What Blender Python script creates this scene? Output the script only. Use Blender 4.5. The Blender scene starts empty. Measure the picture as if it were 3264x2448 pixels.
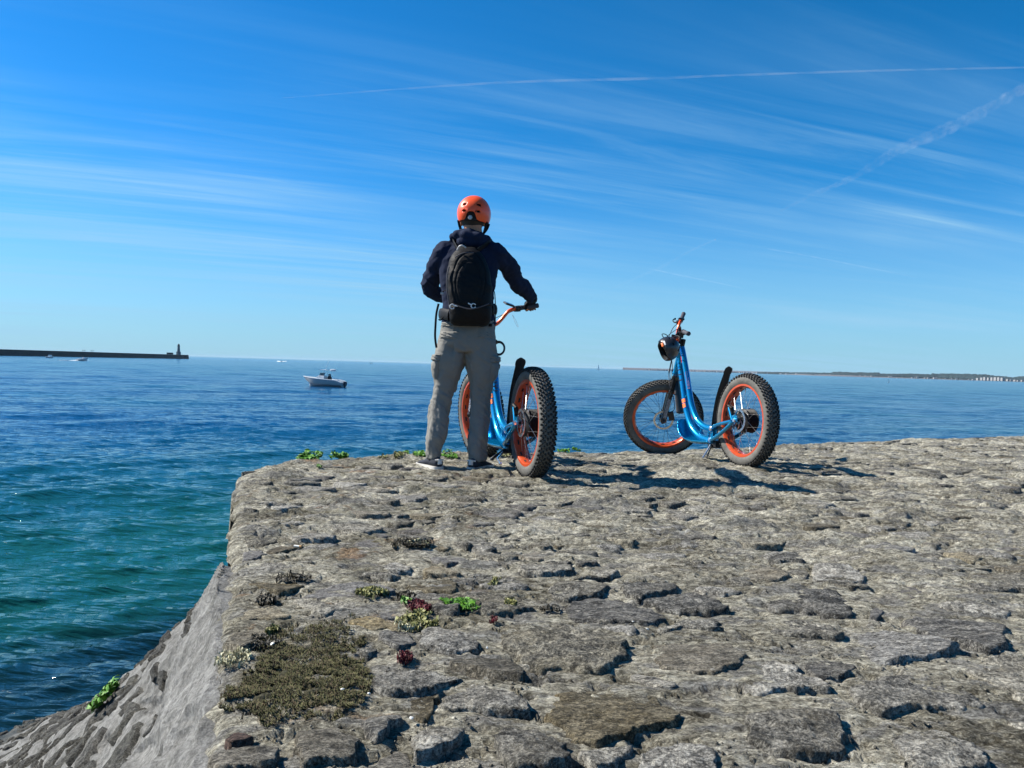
import bpy, bmesh, math, random
import numpy as np
from mathutils import Vector, Matrix

random.seed(7)
RNG = np.random.default_rng(11)
SC = bpy.context.scene
COL = SC.collection

# ------------------------------------------------------------------ camera
CAM_Z = 0.71
PITCH = math.radians(1.31)
ROLL = math.radians(1.70)
FPX = 2546.0                       # focal length in pixels of the 3264 wide photograph
cam_data = bpy.data.cameras.new('camera')
cam = bpy.data.objects.new('camera', cam_data)
COL.objects.link(cam)
SC.camera = cam
cam_data.sensor_width = 36.0
cam_data.lens = 36.0 * FPX / 3264.0
cam_data.clip_start = 0.05
cam_data.clip_end = 200000.0
cam.location = (0, 0, CAM_Z)
CAM_R = (Matrix.Rotation(math.radians(90) - PITCH, 3, 'X') @ Matrix.Rotation(ROLL, 3, 'Z'))
cam.rotation_euler = CAM_R.to_euler()

# ------------------------------------------------------------------ sun and sky
SUN_EL = math.radians(40)
SUN_DIR = Vector((-0.965, 0.26, 0)).normalized()          # horizontal direction towards the sun
sun_vec = Vector((SUN_DIR.x * math.cos(SUN_EL), SUN_DIR.y * math.cos(SUN_EL), math.sin(SUN_EL)))
sd = bpy.data.lights.new('sun', 'SUN')
sd.energy = 5.0
sd.angle = math.radians(0.5)
sd.color = (1.0, 0.945, 0.85)
sun = bpy.data.objects.new('sun', sd)
COL.objects.link(sun)
sun.rotation_euler = (-sun_vec).to_track_quat('-Z', 'Y').to_euler()
sun.location = (-20, 5, 30)

world = bpy.data.worlds.new('World')
SC.world = world
world.use_nodes = True
wt = world.node_tree
for n in list(wt.nodes):
    wt.nodes.remove(n)


def wn(kind, **kw):
    n = wt.nodes.new(kind)
    for k, v in kw.items():
        setattr(n, k, v)
    return n


def wmath(op, a, b=None, clamp=False):
    n = wn('ShaderNodeMath', operation=op, use_clamp=clamp)
    for i, v in enumerate((a, b)):
        if v is None:
            continue
        if isinstance(v, (int, float)):
            n.inputs[i].default_value = v
        else:
            wt.links.new(v, n.inputs[i])
    return n.outputs[0]


sky = wn('ShaderNodeTexSky', sky_type='NISHITA')
sky.sun_disc = False
sky.sun_elevation = SUN_EL
sky.sun_rotation = math.atan2(SUN_DIR.x, SUN_DIR.y)
sky.altitude = 300
sky.air_density = 1.0
sky.dust_density = 0.35
sky.ozone_density = 4.0
hs = wn('ShaderNodeHueSaturation')
hs.inputs['Saturation'].default_value = 1.32
hs.inputs['Hue'].default_value = 0.492
hs.inputs['Value'].default_value = 1.0
wt.links.new(sky.outputs[0], hs.inputs['Color'])
# the deep saturated blue of the photograph: less red, more blue over the whole sky
sc_ = wn('ShaderNodeSeparateColor')
wt.links.new(hs.outputs[0], sc_.inputs[0])
cc_ = wn('ShaderNodeCombineColor')
wt.links.new(wmath('MULTIPLY', wmath('POWER', wmath('MAXIMUM', sc_.outputs[0], 0.0), 1.176), 0.42), cc_.inputs[0])
wt.links.new(wmath('MULTIPLY', sc_.outputs[1], 1.13), cc_.inputs[1])
wt.links.new(wmath('MULTIPLY', wmath('POWER', wmath('MAXIMUM', sc_.outputs[2], 0.0), 1.2), 1.07), cc_.inputs[2])
# thin cirrus streaks on a flat layer high above
tc = wn('ShaderNodeTexCoord')
sep = wn('ShaderNodeSeparateXYZ')
wt.links.new(tc.outputs['Generated'], sep.inputs[0])
zz = wmath('ADD', wmath('MAXIMUM', sep.outputs[2], 0.0), 0.06)
px_ = wmath('DIVIDE', sep.outputs[0], zz)
py_ = wmath('DIVIDE', sep.outputs[1], zz)
comb = wn('ShaderNodeCombineXYZ')
wt.links.new(px_, comb.inputs[0])
wt.links.new(py_, comb.inputs[1])


def cirrus(ang, sx, sy, scale, detail, lo, hi, seed, rough=0.6, dist=0.0):
    m = wn('ShaderNodeMapping')
    m.inputs['Rotation'].default_value = (0, 0, math.radians(ang))
    m.inputs['Scale'].default_value = (sx, sy, 1)
    m.inputs['Location'].default_value = (seed, seed * 0.37, seed * 1.7)
    # rotate first, then stretch: two mapping nodes
    r = wn('ShaderNodeMapping')
    r.inputs['Rotation'].default_value = (0, 0, math.radians(ang))
    m.inputs['Rotation'].default_value = (0, 0, 0)
    wt.links.new(comb.outputs[0], r.inputs[0])
    wt.links.new(r.outputs[0], m.inputs[0])
    t = wn('ShaderNodeTexNoise')
    t.inputs['Scale'].default_value = scale
    t.inputs['Detail'].default_value = detail
    t.inputs['Roughness'].default_value = rough
    t.inputs['Distortion'].default_value = dist
    wt.links.new(m.outputs[0], t.inputs['Vector'])
    mr = wn('ShaderNodeMapRange', interpolation_type='SMOOTHSTEP')
    mr.inputs['From Min'].default_value = lo
    mr.inputs['From Max'].default_value = hi
    wt.links.new(t.outputs[0], mr.inputs['Value'])
    return mr.outputs[0]


c1 = cirrus(-20, 0.12, 1.3, 1.0, 10, 0.37, 0.76, 5.3, 0.66, 0.5)
c2 = cirrus(-24, 0.28, 4.0, 1.0, 8, 0.45, 0.80, 9.0, 0.70, 0.8)
c3 = cirrus(-33, 0.35, 0.6, 0.8, 4, 0.34, 0.62, 14.2, 0.5)
cl = wmath('MULTIPLY', wmath('ADD', wmath('MULTIPLY', c1, 0.70), wmath('MULTIPLY', c2, 0.42)), wmath('ADD', wmath('MULTIPLY', c3, 0.85), 0.15), True)
# the veil gets denser lower down
lowf = wn('ShaderNodeMapRange', interpolation_type='SMOOTHSTEP')
lowf.inputs['From Min'].default_value = 0.42
lowf.inputs['From Max'].default_value = 0.16
lowf.inputs['To Min'].default_value = 0.10
lowf.inputs['To Max'].default_value = 1.0
wt.links.new(sep.outputs[2], lowf.inputs['Value'])
cl = wmath('MULTIPLY', cl, lowf.outputs[0], True)
mixc = wn('ShaderNodeMix', data_type='RGBA', blend_type='MIX')
wt.links.new(cl, mixc.inputs[0])
wt.links.new(cc_.outputs[0], mixc.inputs[6])
mixc.inputs[7].default_value = (4.0, 7.0, 9.3, 1)
# pale haze low over the sea
hz = wn('ShaderNodeMapRange', interpolation_type='SMOOTHSTEP')
hz.inputs['From Min'].default_value = 0.24
hz.inputs['From Max'].default_value = -0.02
hz.inputs['To Min'].default_value = 0.0
hz.inputs['To Max'].default_value = 0.72
wt.links.new(sep.outputs[2], hz.inputs['Value'])
mixh = wn('ShaderNodeMix', data_type='RGBA', blend_type='MIX')
wt.links.new(hz.outputs[0], mixh.inputs[0])
wt.links.new(mixc.outputs[2], mixh.inputs[6])
mixh.inputs[7].default_value = (3.5, 6.2, 8.7, 1)
bg = wn('ShaderNodeBackground')
bg.inputs['Strength'].default_value = 0.0536
wt.links.new(mixh.outputs[2], bg.inputs['Color'])
wo = wn('ShaderNodeOutputWorld')
wt.links.new(bg.outputs[0], wo.inputs[0])

SC.view_settings.view_transform = 'Standard'
SC.view_settings.look = 'None'
SC.view_settings.exposure = 0.9
SC.view_settings.gamma = 1.0
SC.view_settings.use_curve_mapping = False


# ------------------------------------------------------------------ geometry helpers
def ray(px, py):
    """direction of the photograph's pixel (3264 x 2448) from the camera"""
    d = Vector(((px - 1632) / FPX, -(py - 1224) / FPX, -1.0))
    return CAM_R @ d


def at_z(px, py, z):
    d = ray(px, py)
    t = (z - CAM_Z) / d.z
    return Vector((0, 0, CAM_Z)) + d * t


def at_y(px, py, y):
    d = ray(px, py)
    return Vector((0, 0, CAM_Z)) + d * (y / d.y)


def hash2(ix, iy, seed):
    h = (ix.astype(np.int64) * 374761393 + iy.astype(np.int64) * 668265263 + int(seed) * 1442695041) & 0xFFFFFFFF
    h = ((h ^ (h >> 13)) * 1274126177) & 0xFFFFFFFF
    h = (h ^ (h >> 16)) & 0xFFFFFFFF
    return h / 4294967295.0


def vnoise(x, y, seed=0):
    x = np.asarray(x, float)
    y = np.asarray(y, float)
    ix = np.floor(x)
    iy = np.floor(y)
    fx = x - ix
    fy = y - iy
    fx = fx * fx * fx * (fx * (fx * 6 - 15) + 10)
    fy = fy * fy * fy * (fy * (fy * 6 - 15) + 10)
    a = hash2(ix, iy, seed)
    b = hash2(ix + 1, iy, seed)
    c = hash2(ix, iy + 1, seed)
    d = hash2(ix + 1, iy + 1, seed)
    return (a + (b - a) * fx) * (1 - fy) + (c + (d - c) * fx) * fy


def fbm(x, y, oct=4, seed=0, gain=0.5, lac=2.03):
    s = 0
    amp = 1
    tot = 0
    x = np.asarray(x, float)
    y = np.asarray(y, float)
    for o in range(oct):
        s = s + amp * vnoise(x + o * 17.3, y + o * 9.1, seed + o)
        tot += amp
        amp *= gain
        x, y = (x * 0.8 - y * 0.6) * lac, (x * 0.6 + y * 0.8) * lac
    return s / tot


def ridged(x, y, oct=4, seed=0):
    s = 0
    amp = 1
    tot = 0
    for o in range(oct):
        n = 1 - np.abs(vnoise(x + o * 5.3, y + o * 3.1, seed + o) * 2 - 1)
        s = s + amp * n
        tot += amp
        amp *= 0.5
        x = x * 2.1
        y = y * 2.1
    return s / tot


def sstep(a, b, x):
    t = np.clip((x - a) / (b - a), 0, 1)
    return t * t * (3 - 2 * t)


def new_obj(name, verts, faces, mats=None, parent=None, smooth=True, face_mats=None):
    me = bpy.data.meshes.new(name)
    verts = np.asarray(verts, dtype=np.float32).reshape(-1, 3)
    me.vertices.add(len(verts))
    me.vertices.foreach_set('co', verts.ravel())
    if isinstance(faces, np.ndarray) and faces.ndim == 2:
        k = faces.shape[1]
        nf = len(faces)
        me.loops.add(nf * k)
        me.loops.foreach_set('vertex_index', faces.astype(np.int32).ravel())
        me.polygons.add(nf)
        me.polygons.foreach_set('loop_start', np.arange(0, nf * k, k, dtype=np.int32))
        me.polygons.foreach_set('loop_total', np.full(nf, k, dtype=np.int32))
    else:
        nf = len(faces)
        lt = np.array([len(f) for f in faces], dtype=np.int32)
        ls = np.concatenate(([0], np.cumsum(lt)[:-1])).astype(np.int32)
        flat = np.array([i for f in faces for i in f], dtype=np.int32)
        me.loops.add(len(flat))
        me.loops.foreach_set('vertex_index', flat)
        me.polygons.add(nf)
        me.polygons.foreach_set('loop_start', ls)
        me.polygons.foreach_set('loop_total', lt)
    if face_mats is not None:
        me.polygons.foreach_set('material_index', np.asarray(face_mats, dtype=np.int32))
    me.update(calc_edges=True)
    me.validate()
    if smooth is True:
        me.polygons.foreach_set('use_smooth', np.ones(nf, dtype=bool)) if len(me.polygons) == nf else None
    ob = bpy.data.objects.new(name, me)
    COL.objects.link(ob)
    for m in (mats if isinstance(mats, (list, tuple)) else [mats]):
        if m is not None:
            me.materials.append(m)
    if parent is not None:
        ob.parent = parent
    return ob


def auto_smooth(ob, deg=35):
    me = ob.data
    bm = bmesh.new()
    bm.from_mesh(me)
    lim = math.radians(deg)
    for e in bm.edges:
        if len(e.link_faces) == 2 and e.calc_face_angle(0) > lim:
            e.smooth = False
    for f in bm.faces:
        f.smooth = True
    bm.to_mesh(me)
    bm.free()
    return ob


class MB:
    """collects simple shapes into one mesh"""

    def __init__(self):
        self.v = []
        self.f = []

    def add(self, vs, fs):
        o = len(self.v)
        self.v.extend([tuple(p) for p in vs])
        self.f.extend([tuple(i + o for i in f) for f in fs])
        return self

    def box(self, c, s, rot=None):
        c = Vector(c)
        vs = []
        for dz in (-.5, .5):
            for dx, dy in ((-.5, -.5), (.5, -.5), (.5, .5), (-.5, .5)):
                p = Vector((dx * s[0], dy * s[1], dz * s[2]))
                if rot is not None:
                    p = rot @ p
                vs.append(c + p)
        return self.add(vs, [(3, 2, 1, 0), (4, 5, 6, 7), (0, 1, 5, 4), (1, 2, 6, 5), (2, 3, 7, 6), (3, 0, 4, 7)])

    def tube(self, pts, r, n=10, cap=True, squash=None, up=None):
        pts = [Vector(p) for p in pts]
        m = len(pts)
        rs = r if isinstance(r, (list, tuple)) else [r] * m
        tang = []
        for i in range(m):
            a = pts[max(i - 1, 0)]
            b = pts[min(i + 1, m - 1)]
            t = (b - a)
            tang.append(t.normalized() if t.length > 1e-9 else Vector((0, 0, 1)))
        t0 = tang[0]
        ref = Vector(up) if up is not None else (Vector((0, 0, 1)) if abs(t0.z) < 0.9 else Vector((1, 0, 0)))
        nrm = (ref - t0 * ref.dot(t0)).normalized()
        vs = []
        for i in range(m):
            t = tang[i]
            nrm = (nrm - t * nrm.dot(t))
            if nrm.length < 1e-6:
                nrm = t.orthogonal()
            nrm.normalize()
            b = t.cross(nrm)
            sq = squash if squash else (1, 1)
            for k in range(n):
                a = 2 * math.pi * k / n
                vs.append(pts[i] + (nrm * math.cos(a) * sq[0] + b * math.sin(a) * sq[1]) * rs[i])
        fs = []
        for i in range(m - 1):
            for k in range(n):
                k2 = (k + 1) % n
                fs.append((i * n + k, i * n + k2, (i + 1) * n + k2, (i + 1) * n + k))
        if cap:
            fs.append(tuple(range(n - 1, -1, -1)))
            fs.append(tuple((m - 1) * n + k for k in range(n)))
        return self.add(vs, fs)

    def lathe(self, prof, origin, axis, n=24, closed=False):
        """prof: list of (radius, offset along axis)"""
        origin = Vector(origin)
        axis = Vector(axis).normalized()
        e1 = axis.orthogonal().normalized()
        e2 = axis.cross(e1)
        vs = []
        for (r, h) in prof:
            for k in range(n):
                a = 2 * math.pi * k / n
                vs.append(origin + axis * h + (e1 * math.cos(a) + e2 * math.sin(a)) * r)
        fs = []
        m = len(prof)
        rng = range(m if closed else m - 1)
        for i in rng:
            i2 = (i + 1) % m
            for k in range(n):
                k2 = (k + 1) % n
                fs.append((i * n + k, i * n + k2, i2 * n + k2, i2 * n + k))
        if not closed:
            if prof[0][0] > 1e-4:
                fs.append(tuple(range(n - 1, -1, -1)))
            if prof[-1][0] > 1e-4:
                fs.append(tuple((m - 1) * n + k for k in range(n)))
        return self.add(vs, fs)

    def loft(self, rings, cap=True):
        n = len(rings[0])
        vs = [p for r in rings for p in r]
        fs = []
        for i in range(len(rings) - 1):
            for k in range(n):
                k2 = (k + 1) % n
                fs.append((i * n + k, i * n + k2, (i + 1) * n + k2, (i + 1) * n + k))
        if cap:
            fs.append(tuple(range(n - 1, -1, -1)))
            fs.append(tuple((len(rings) - 1) * n + k for k in range(n)))
        return self.add(vs, fs)

    def build(self, name, mat, parent=None, smooth=40):
        ob = new_obj(name, self.v, self.f, mat, parent, smooth=bool(smooth))
        if smooth:
            auto_smooth(ob, smooth)
        return ob


def spline(pts, n=8, closed=False):
    pts = [Vector(p) for p in pts]
    m = len(pts)
    out = []
    segs = m if closed else m - 1
    for i in range(segs):
        if closed:
            p0, p1, p2, p3 = pts[(i - 1) % m], pts[i], pts[(i + 1) % m], pts[(i + 2) % m]
        else:
            p0, p1, p2, p3 = pts[max(i - 1, 0)], pts[i], pts[i + 1], pts[min(i + 2, m - 1)]
        for k in range(n):
            t = k / n
            out.append(0.5 * ((2 * p1) + (p2 - p0) * t + (2 * p0 - 5 * p1 + 4 * p2 - p3) * t * t + (3 * p1 - p0 - 3 * p2 + p3) * t ** 3))
    if not closed:
        out.append(pts[-1])
    return out


def tag(o, label=None, cat=None, group=None, kind=None):
    if label:
        o['label'] = label
    if cat:
        o['category'] = cat
    if group:
        o['group'] = group
    if kind:
        o['kind'] = kind
    return o


def empty(name, loc=(0, 0, 0)):
    o = bpy.data.objects.new(name, None)
    COL.objects.link(o)
    o.location = loc
    o.empty_display_size = 0.1
    return o


def copy_tree(o, parent=None):
    c = o.copy()
    COL.objects.link(c)
    c.parent = parent
    for ch in list(o.children):
        copy_tree(ch, c)
    return c


# ------------------------------------------------------------------ material helpers
class NT:
    def __init__(self, name):
        self.m = bpy.data.materials.new(name)
        self.m.use_nodes = True
        self.t = self.m.node_tree
        self.b = self.t.nodes['Principled BSDF']

    def n(self, kind, **kw):
        x = self.t.nodes.new(kind)
        for k, v in kw.items():
            setattr(x, k, v)
        return x

    def l(self, a, b):
        self.t.links.new(a, b)
        return b

    def put(self, sock, v):
        if isinstance(v, (int, float)):
            sock.default_value = v
        elif isinstance(v, (tuple, list)):
            sock.default_value = tuple(v) + ((1,) if len(v) == 3 and sock.type == 'RGBA' else ())
        else:
            self.t.links.new(v, sock)

    def math(self, op, a, b=None, clamp=False):
        x = self.n('ShaderNodeMath', operation=op, use_clamp=clamp)
        self.put(x.inputs[0], a)
        if b is not None:
            self.put(x.inputs[1], b)
        return x.outputs[0]

    def coord(self, which='Object', scale=(1, 1, 1), rot=(0, 0, 0)):
        tc = self.n('ShaderNodeTexCoord')
        mp = self.n('ShaderNodeMapping')
        mp.inputs['Scale'].default_value = scale
        mp.inputs['Rotation'].default_value = rot
        self.l(tc.outputs[which], mp.inputs[0])
        return mp.outputs[0]

    def noise(self, vec, scale, detail=5, rough=0.55, dist=0.0, w=None):
        x = self.n('ShaderNodeTexNoise')
        if w is not None:
            x.noise_dimensions = '4D'
            self.put(x.inputs['W'], w)
        x.inputs['Scale'].default_value = scale
        x.inputs['Detail'].default_value = detail
        x.inputs['Roughness'].default_value = rough
        x.inputs['Distortion'].default_value = dist
        if vec is not None:
            self.l(vec, x.inputs['Vector'])
        return x.outputs[0]

    def voro(self, vec, scale, feature='F1', out=0, rand=1.0):
        x = self.n('ShaderNodeTexVoronoi', feature=feature)
        x.inputs['Scale'].default_value = scale
        x.inputs['Randomness'].default_value = rand
        if vec is not None:
            self.l(vec, x.inputs['Vector'])
        return x.outputs[out]

    def ramp(self, fac, stops, interp='LINEAR'):
        x = self.n('ShaderNodeValToRGB')
        cr = x.color_ramp
        cr.interpolation = interp
        while len(cr.elements) < len(stops):
            cr.elements.new(0.5)
        for e, (p, c) in zip(cr.elements, stops):
            e.position = p
            e.color = tuple(c) + (1,) if len(c) == 3 else c
        self.put(x.inputs[0], fac)
        return x.outputs[0]

    def rng(self, v, a, b, c=0.0, d=1.0, smooth=True):
        x = self.n('ShaderNodeMapRange')
        if smooth:
            x.interpolation_type = 'SMOOTHSTEP'
        self.put(x.inputs[0], v)
        for i, q in zip((1, 2, 3, 4), (a, b, c, d)):
            x.inputs[i].default_value = q
        return x.outputs[0]

    def mix(self, fac, a, b, blend='MIX'):
        x = self.n('ShaderNodeMix', data_type='RGBA', blend_type=blend)
        self.put(x.inputs[0], fac)
        self.put(x.inputs[6], a)
        self.put(x.inputs[7], b)
        return x.outputs[2]

    def bump(self, h, strength=0.5, dist=0.01, prev=None):
        x = self.n('ShaderNodeBump')
        x.inputs['Strength'].default_value = strength
        x.inputs['Distance'].default_value = dist
        self.l(h, x.inputs['Height'])
        if prev is not None:
            self.l(prev, x.inputs['Normal'])
        return x.outputs[0]

    def set(self, **kw):
        names = dict(color='Base Color', rough='Roughness', metal='Metallic', normal='Normal', spec='Specular IOR Level',
                     ior='IOR', alpha='Alpha', coat='Coat Weight', sheen='Sheen Weight', trans='Transmission Weight',
                     coatr='Coat Roughness')
        for k, v in kw.items():
            self.put(self.b.inputs[names[k]], v)
        return self


def simple_mat(name, color, rough=0.5, metal=0.0, var=0.12, scale=30, bumps=0.0, bdist=0.002, coat=0.0, spec=0.5):
    m = NT(name)
    v = m.coord('Object')
    n = m.noise(v, scale, 5, 0.6)
    lo = tuple(c * (1 - var) for c in color)
    hi = tuple(min(1, c * (1 + var)) for c in color)
    m.set(color=m.mix(n, lo, hi), rough=m.rng(n, 0.2, 0.8, max(0.02, rough - 0.08), min(1, rough + 0.1)), metal=metal, coat=coat, spec=spec)
    if bumps:
        m.set(normal=m.bump(m.noise(v, scale * 3, 4, 0.6), bumps, bdist))
    return m.m
# ------------------------------------------------------------------ ground shape
WATER_Z = -2.5


def ground_slope(x, y):
    x = np.asarray(x, float)
    y = np.asarray(y, float)
    return -0.080 * sstep(5.9, 7.3, y - 0.12 * x)


def at_ground(px, py, lift=0.0):
    z = 0.0
    for _ in range(6):
        p = at_z(px, py, z + lift)
        z = float(ground_slope(p.x, p.y))
    return at_z(px, py, z + lift)


LEFT = [at_ground(*p) for p in ((645, 2448), (683, 2100), (733, 1790), (745, 1650), (750, 1590))]
RIM = [at_ground(*p) for p in ((750, 1590), (753, 1545), (760, 1516), (785, 1500), (830, 1486), (930, 1470), (1060, 1465),
                               (1200, 1460), (1340, 1452), (1600, 1449), (1800, 1445), (2000, 1440), (2230, 1431),
                               (2478, 1419), (2771, 1405), (3050, 1396), (3264, 1390), (3700, 1372))]
RIM = [Vector((p.x, p.y, 0)) for p in RIM]
rim_s = spline(RIM, 12)
ldir = (RIM[0] - Vector((LEFT[0].x, LEFT[0].y, 0))).normalized()
L0 = Vector((LEFT[0].x, LEFT[0].y, 0))
N0 = L0 - ldir * ((L0.y + 1.0) / ldir.y)
N1 = Vector((3.2, -1.0, 0))


def resample(pts, ts):
    d = [0]
    for a, b in zip(pts[:-1], pts[1:]):
        d.append(d[-1] + (b - a).length)
    d = np.array(d)
    X = np.array([[p.x, p.y] for p in pts])
    q = np.asarray(ts) * d[-1]
    return np.stack([np.interp(q, d, X[:, 0]), np.interp(q, d, X[:, 1])], -1)


def pav_noise(x, y):
    """height of the bare mortar between the stones"""
    und = (fbm(x * 1.1, y * 1.6, 3, 5) - 0.5) * 0.018
    t = fbm(x * 3.2 + 0.8 * fbm(x * 2, y * 2, 2, 77), y * 5.5, 4, 21) * 10
    fr = t - np.floor(t)
    terr = (np.floor(t) + sstep(0.0, 0.12, fr)) * 0.0072 - 0.036
    far = sstep(1.8, 3.6, y)
    t2 = fbm(x * 3.6, y * 9.5, 4, 54) * 8
    terr2 = (np.floor(t2) + sstep(0.0, 0.08, t2 - np.floor(t2))) * 0.0080 - 0.032
    mid = (ridged(x * 9, y * 13, 3, 31) - 0.6) * 0.010
    fine = (fbm(x * 55, y * 60, 3, 41) - 0.5) * 0.0085 + (fbm(x * 150, y * 150, 2, 47) - 0.5) * 0.0045 * (1 - sstep(3.0, 5.0, y))
    pits = -sstep(0.60, 0.72, fbm(x * 15, y * 38, 4, 91, 0.6)) * 0.016
    near = 1 - 0.55 * (1 - sstep(2.2, 3.6, y))
    return und + (terr + mid * 1.2) * near + 0.002 * (1 - far) + terr2 * far + fine + pits


# ------------------------------------------------------------------ materials of the quay
def stone_mat(name, tint, dark, light, streak=(1, 1, 1), contrast=1.0, rough=0.85, rand=True):
    m = NT(name)
    geo = m.n('ShaderNodeNewGeometry')
    mp = m.n('ShaderNodeMapping')
    mp.inputs['Scale'].default_value = streak
    m.l(geo.outputs['Position'], mp.inputs[0])
    v = mp.outputs[0]
    oi = m.n('ShaderNodeObjectInfo')
    grain = m.noise(v, 150, 4, 0.75)
    grain2 = m.noise(v, 420, 2, 0.6)
    blot = m.noise(v, 17, 6, 0.68, 0.6)
    big = m.noise(geo.outputs['Position'], 4.5, 4, 0.6)
    f = m.math('ADD', m.math('MULTIPLY', grain, 0.62), m.math('MULTIPLY', blot, 0.55))
    f = m.math('ADD', f, m.math('MULTIPLY', grain2, 0.22))
    if rand:
        f = m.math('ADD', f, m.math('MULTIPLY', m.math('SUBTRACT', oi.outputs['Random'], 0.5), 0.10))
    f = m.rng(f, 0.70 - 0.12 / contrast, 0.70 + 0.15 / contrast, 0, 1, False)
    col = m.ramp(f, [(0.0, dark), (0.35, tuple(d * 0.55 + l * 0.34 for d, l in zip(dark, light))), (0.70, tuple(l * 0.74 for l in light)), (1.0, light)])
    warm = m.rng(big, 0.46, 0.66)
    col = m.mix(m.math('MULTIPLY', warm, 0.55), col, m.mix(0.55, col, tint))
    # pale lichen crust
    lich = m.rng(m.noise(v, 34, 5, 0.7, 0.8), 0.60, 0.70)
    lich = m.math('MULTIPLY', lich, m.rng(m.noise(geo.outputs['Position'], 7, 3, 0.5), 0.48, 0.62))
    col = m.mix(m.math('MULTIPLY', lich, 0.7), col, (0.50, 0.49, 0.44))
    # darker and lighter pieces: each stone is its own rock
    if rand:
        hv = m.n('ShaderNodeHueSaturation')
        m.put(hv.inputs['Value'], m.rng(oi.outputs['Random'], 0, 1, 0.85, 1.15, False))
        m.put(hv.inputs['Saturation'], m.rng(m.math('FRACT', m.math('MULTIPLY', oi.outputs['Random'], 7.31)), 0, 1, 0.55, 1.5, False))
        m.put(hv.inputs['Color'], col)
        col = hv.outputs[0]
    spk_ = m.rng(m.math('ADD', m.math('MULTIPLY', m.noise(v, 95, 5, 0.8), 0.65), m.math('MULTIPLY', m.noise(v, 30, 5, 0.75, 0.7), 0.35)), 0.43, 0.585, 0.32, 1.52, False)
    hv2 = m.n('ShaderNodeHueSaturation')
    m.put(hv2.inputs['Value'], spk_)
    m.put(hv2.inputs['Color'], m.mix(1.0, col, (0.95, 0.93, 0.88), 'MULTIPLY'))
    col = hv2.outputs[0]
    h = m.math('ADD', m.math('MULTIPLY', m.noise(v, 60, 6, 0.76), 1.0), m.math('MULTIPLY', grain, 0.35))
    b1 = m.bump(h, 1.0, 0.022)
    b2 = m.bump(m.voro(v, 210), 0.35, 0.0025, b1)
    m.set(color=col, rough=rough, normal=b2, spec=0.25)
    return m.m


M_stone = stone_mat('granite', (0.30, 0.27, 0.20), (0.040, 0.039, 0.036), (0.56, 0.54, 0.48))
M_stone_warm = stone_mat('brown_schist', (0.27, 0.215, 0.13), (0.062, 0.054, 0.036), (0.50, 0.455, 0.36), (1, 1.8, 1))
M_stone_pale = stone_mat('pale_gneiss', (0.35, 0.35, 0.33), (0.06, 0.06, 0.062), (0.64, 0.62, 0.57), (0.7, 2.2, 1), 1.1)
M_slate = stone_mat('grey_slate', (0.22, 0.21, 0.19), (0.13, 0.125, 0.12), (0.30, 0.29, 0.28), (1, 1, 1), 0.5)
M_rust = stone_mat('rusty_stone', (0.22, 0.07, 0.03), (0.06, 0.03, 0.02), (0.30, 0.13, 0.07), (1, 2, 1))


def mortar_mat():
    m = NT('weathered_mortar')
    geo = m.n('ShaderNodeNewGeometry')
    p = geo.outputs['Position']
    sepp = m.n('ShaderNodeSeparateXYZ')
    m.l(p, sepp.inputs[0])
    mp = m.n('ShaderNodeMapping')
    mp.inputs['Scale'].default_value = (0.8, 1.7, 1)
    m.l(p, mp.inputs[0])
    v = mp.outputs[0]
    a = m.noise(p, 2.3, 6, 0.62, 0.3)
    b = m.noise(v, 26, 6, 0.72, 0.5)
    g = m.noise(p, 170, 4, 0.8)
    f = m.math('ADD', m.math('ADD', m.math('MULTIPLY', a, 0.42), m.math('MULTIPLY', b, 0.5)), m.math('MULTIPLY', g, 0.38))
    f = m.rng(f, 0.54, 0.78, 0, 1, False)
    col = m.ramp(f, [(0.0, (0.075, 0.066, 0.046)), (0.28, (0.210, 0.194, 0.148)), (0.60, (0.40, 0.375, 0.295)), (1.0, (0.62, 0.59, 0.49))])
    # grey worn rock showing through
    gz = m.rng(m.noise(v, 6.5, 5, 0.6, 0.6), 0.50, 0.60)
    grey = m.ramp(m.math('ADD', m.math('MULTIPLY', g, 0.8), m.math('MULTIPLY', b, 0.3)), [(0.35, (0.05, 0.05, 0.05)), (0.6, (0.22, 0.215, 0.20)), (0.8, (0.48, 0.47, 0.45))])
    col = m.mix(m.math('MULTIPLY', gz, 0.75), col, grey)
    # olive algae film and rusty stains near the left edge
    olive = m.math('MULTIPLY', m.rng(m.noise(p, 3.1, 4, 0.6), 0.50, 0.64), m.rng(sepp.outputs[0], 0.6, -0.5))
    col = m.mix(m.math('MULTIPLY', olive, 0.40), col, (0.13, 0.115, 0.062))
    rust = m.math('MULTIPLY', m.rng(m.noise(v, 5.0, 4, 0.6), 0.60, 0.68), m.rng(sepp.outputs[0], 0.2, -0.5))
    col = m.mix(m.math('MULTIPLY', rust, 0.55), col, (0.24, 0.13, 0.055))
    # chalky white patches
    wh = m.rng(m.noise(v, 4.4, 6, 0.7, 0.9), 0.63, 0.72)
    col = m.mix(m.math('MULTIPLY', wh, 0.75), col, (0.60, 0.59, 0.54))
    spk_ = m.rng(m.math('ADD', m.math('MULTIPLY', m.noise(v, 85, 5, 0.8), 0.6), m.math('MULTIPLY', m.noise(v, 23, 6, 0.75, 0.7), 0.4)), 0.43, 0.585, 0.50, 2.0, False)
    hv_ = m.n('ShaderNodeHueSaturation')
    m.put(hv_.inputs['Value'], spk_)
    m.put(hv_.inputs['Color'], col)
    col = hv_.outputs[0]
    h = m.math('ADD', m.noise(v, 34, 8, 0.80), m.math('MULTIPLY', g, 0.35))
    b1 = m.bump(h, 1.0, 0.035)
    b2 = m.bump(m.noise(v, 330, 3, 0.7), 0.5, 0.0025, b1)
    m.set(color=col, rough=0.92, normal=b2, spec=0.2)
    return m.m


M_mortar = mortar_mat()

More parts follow.
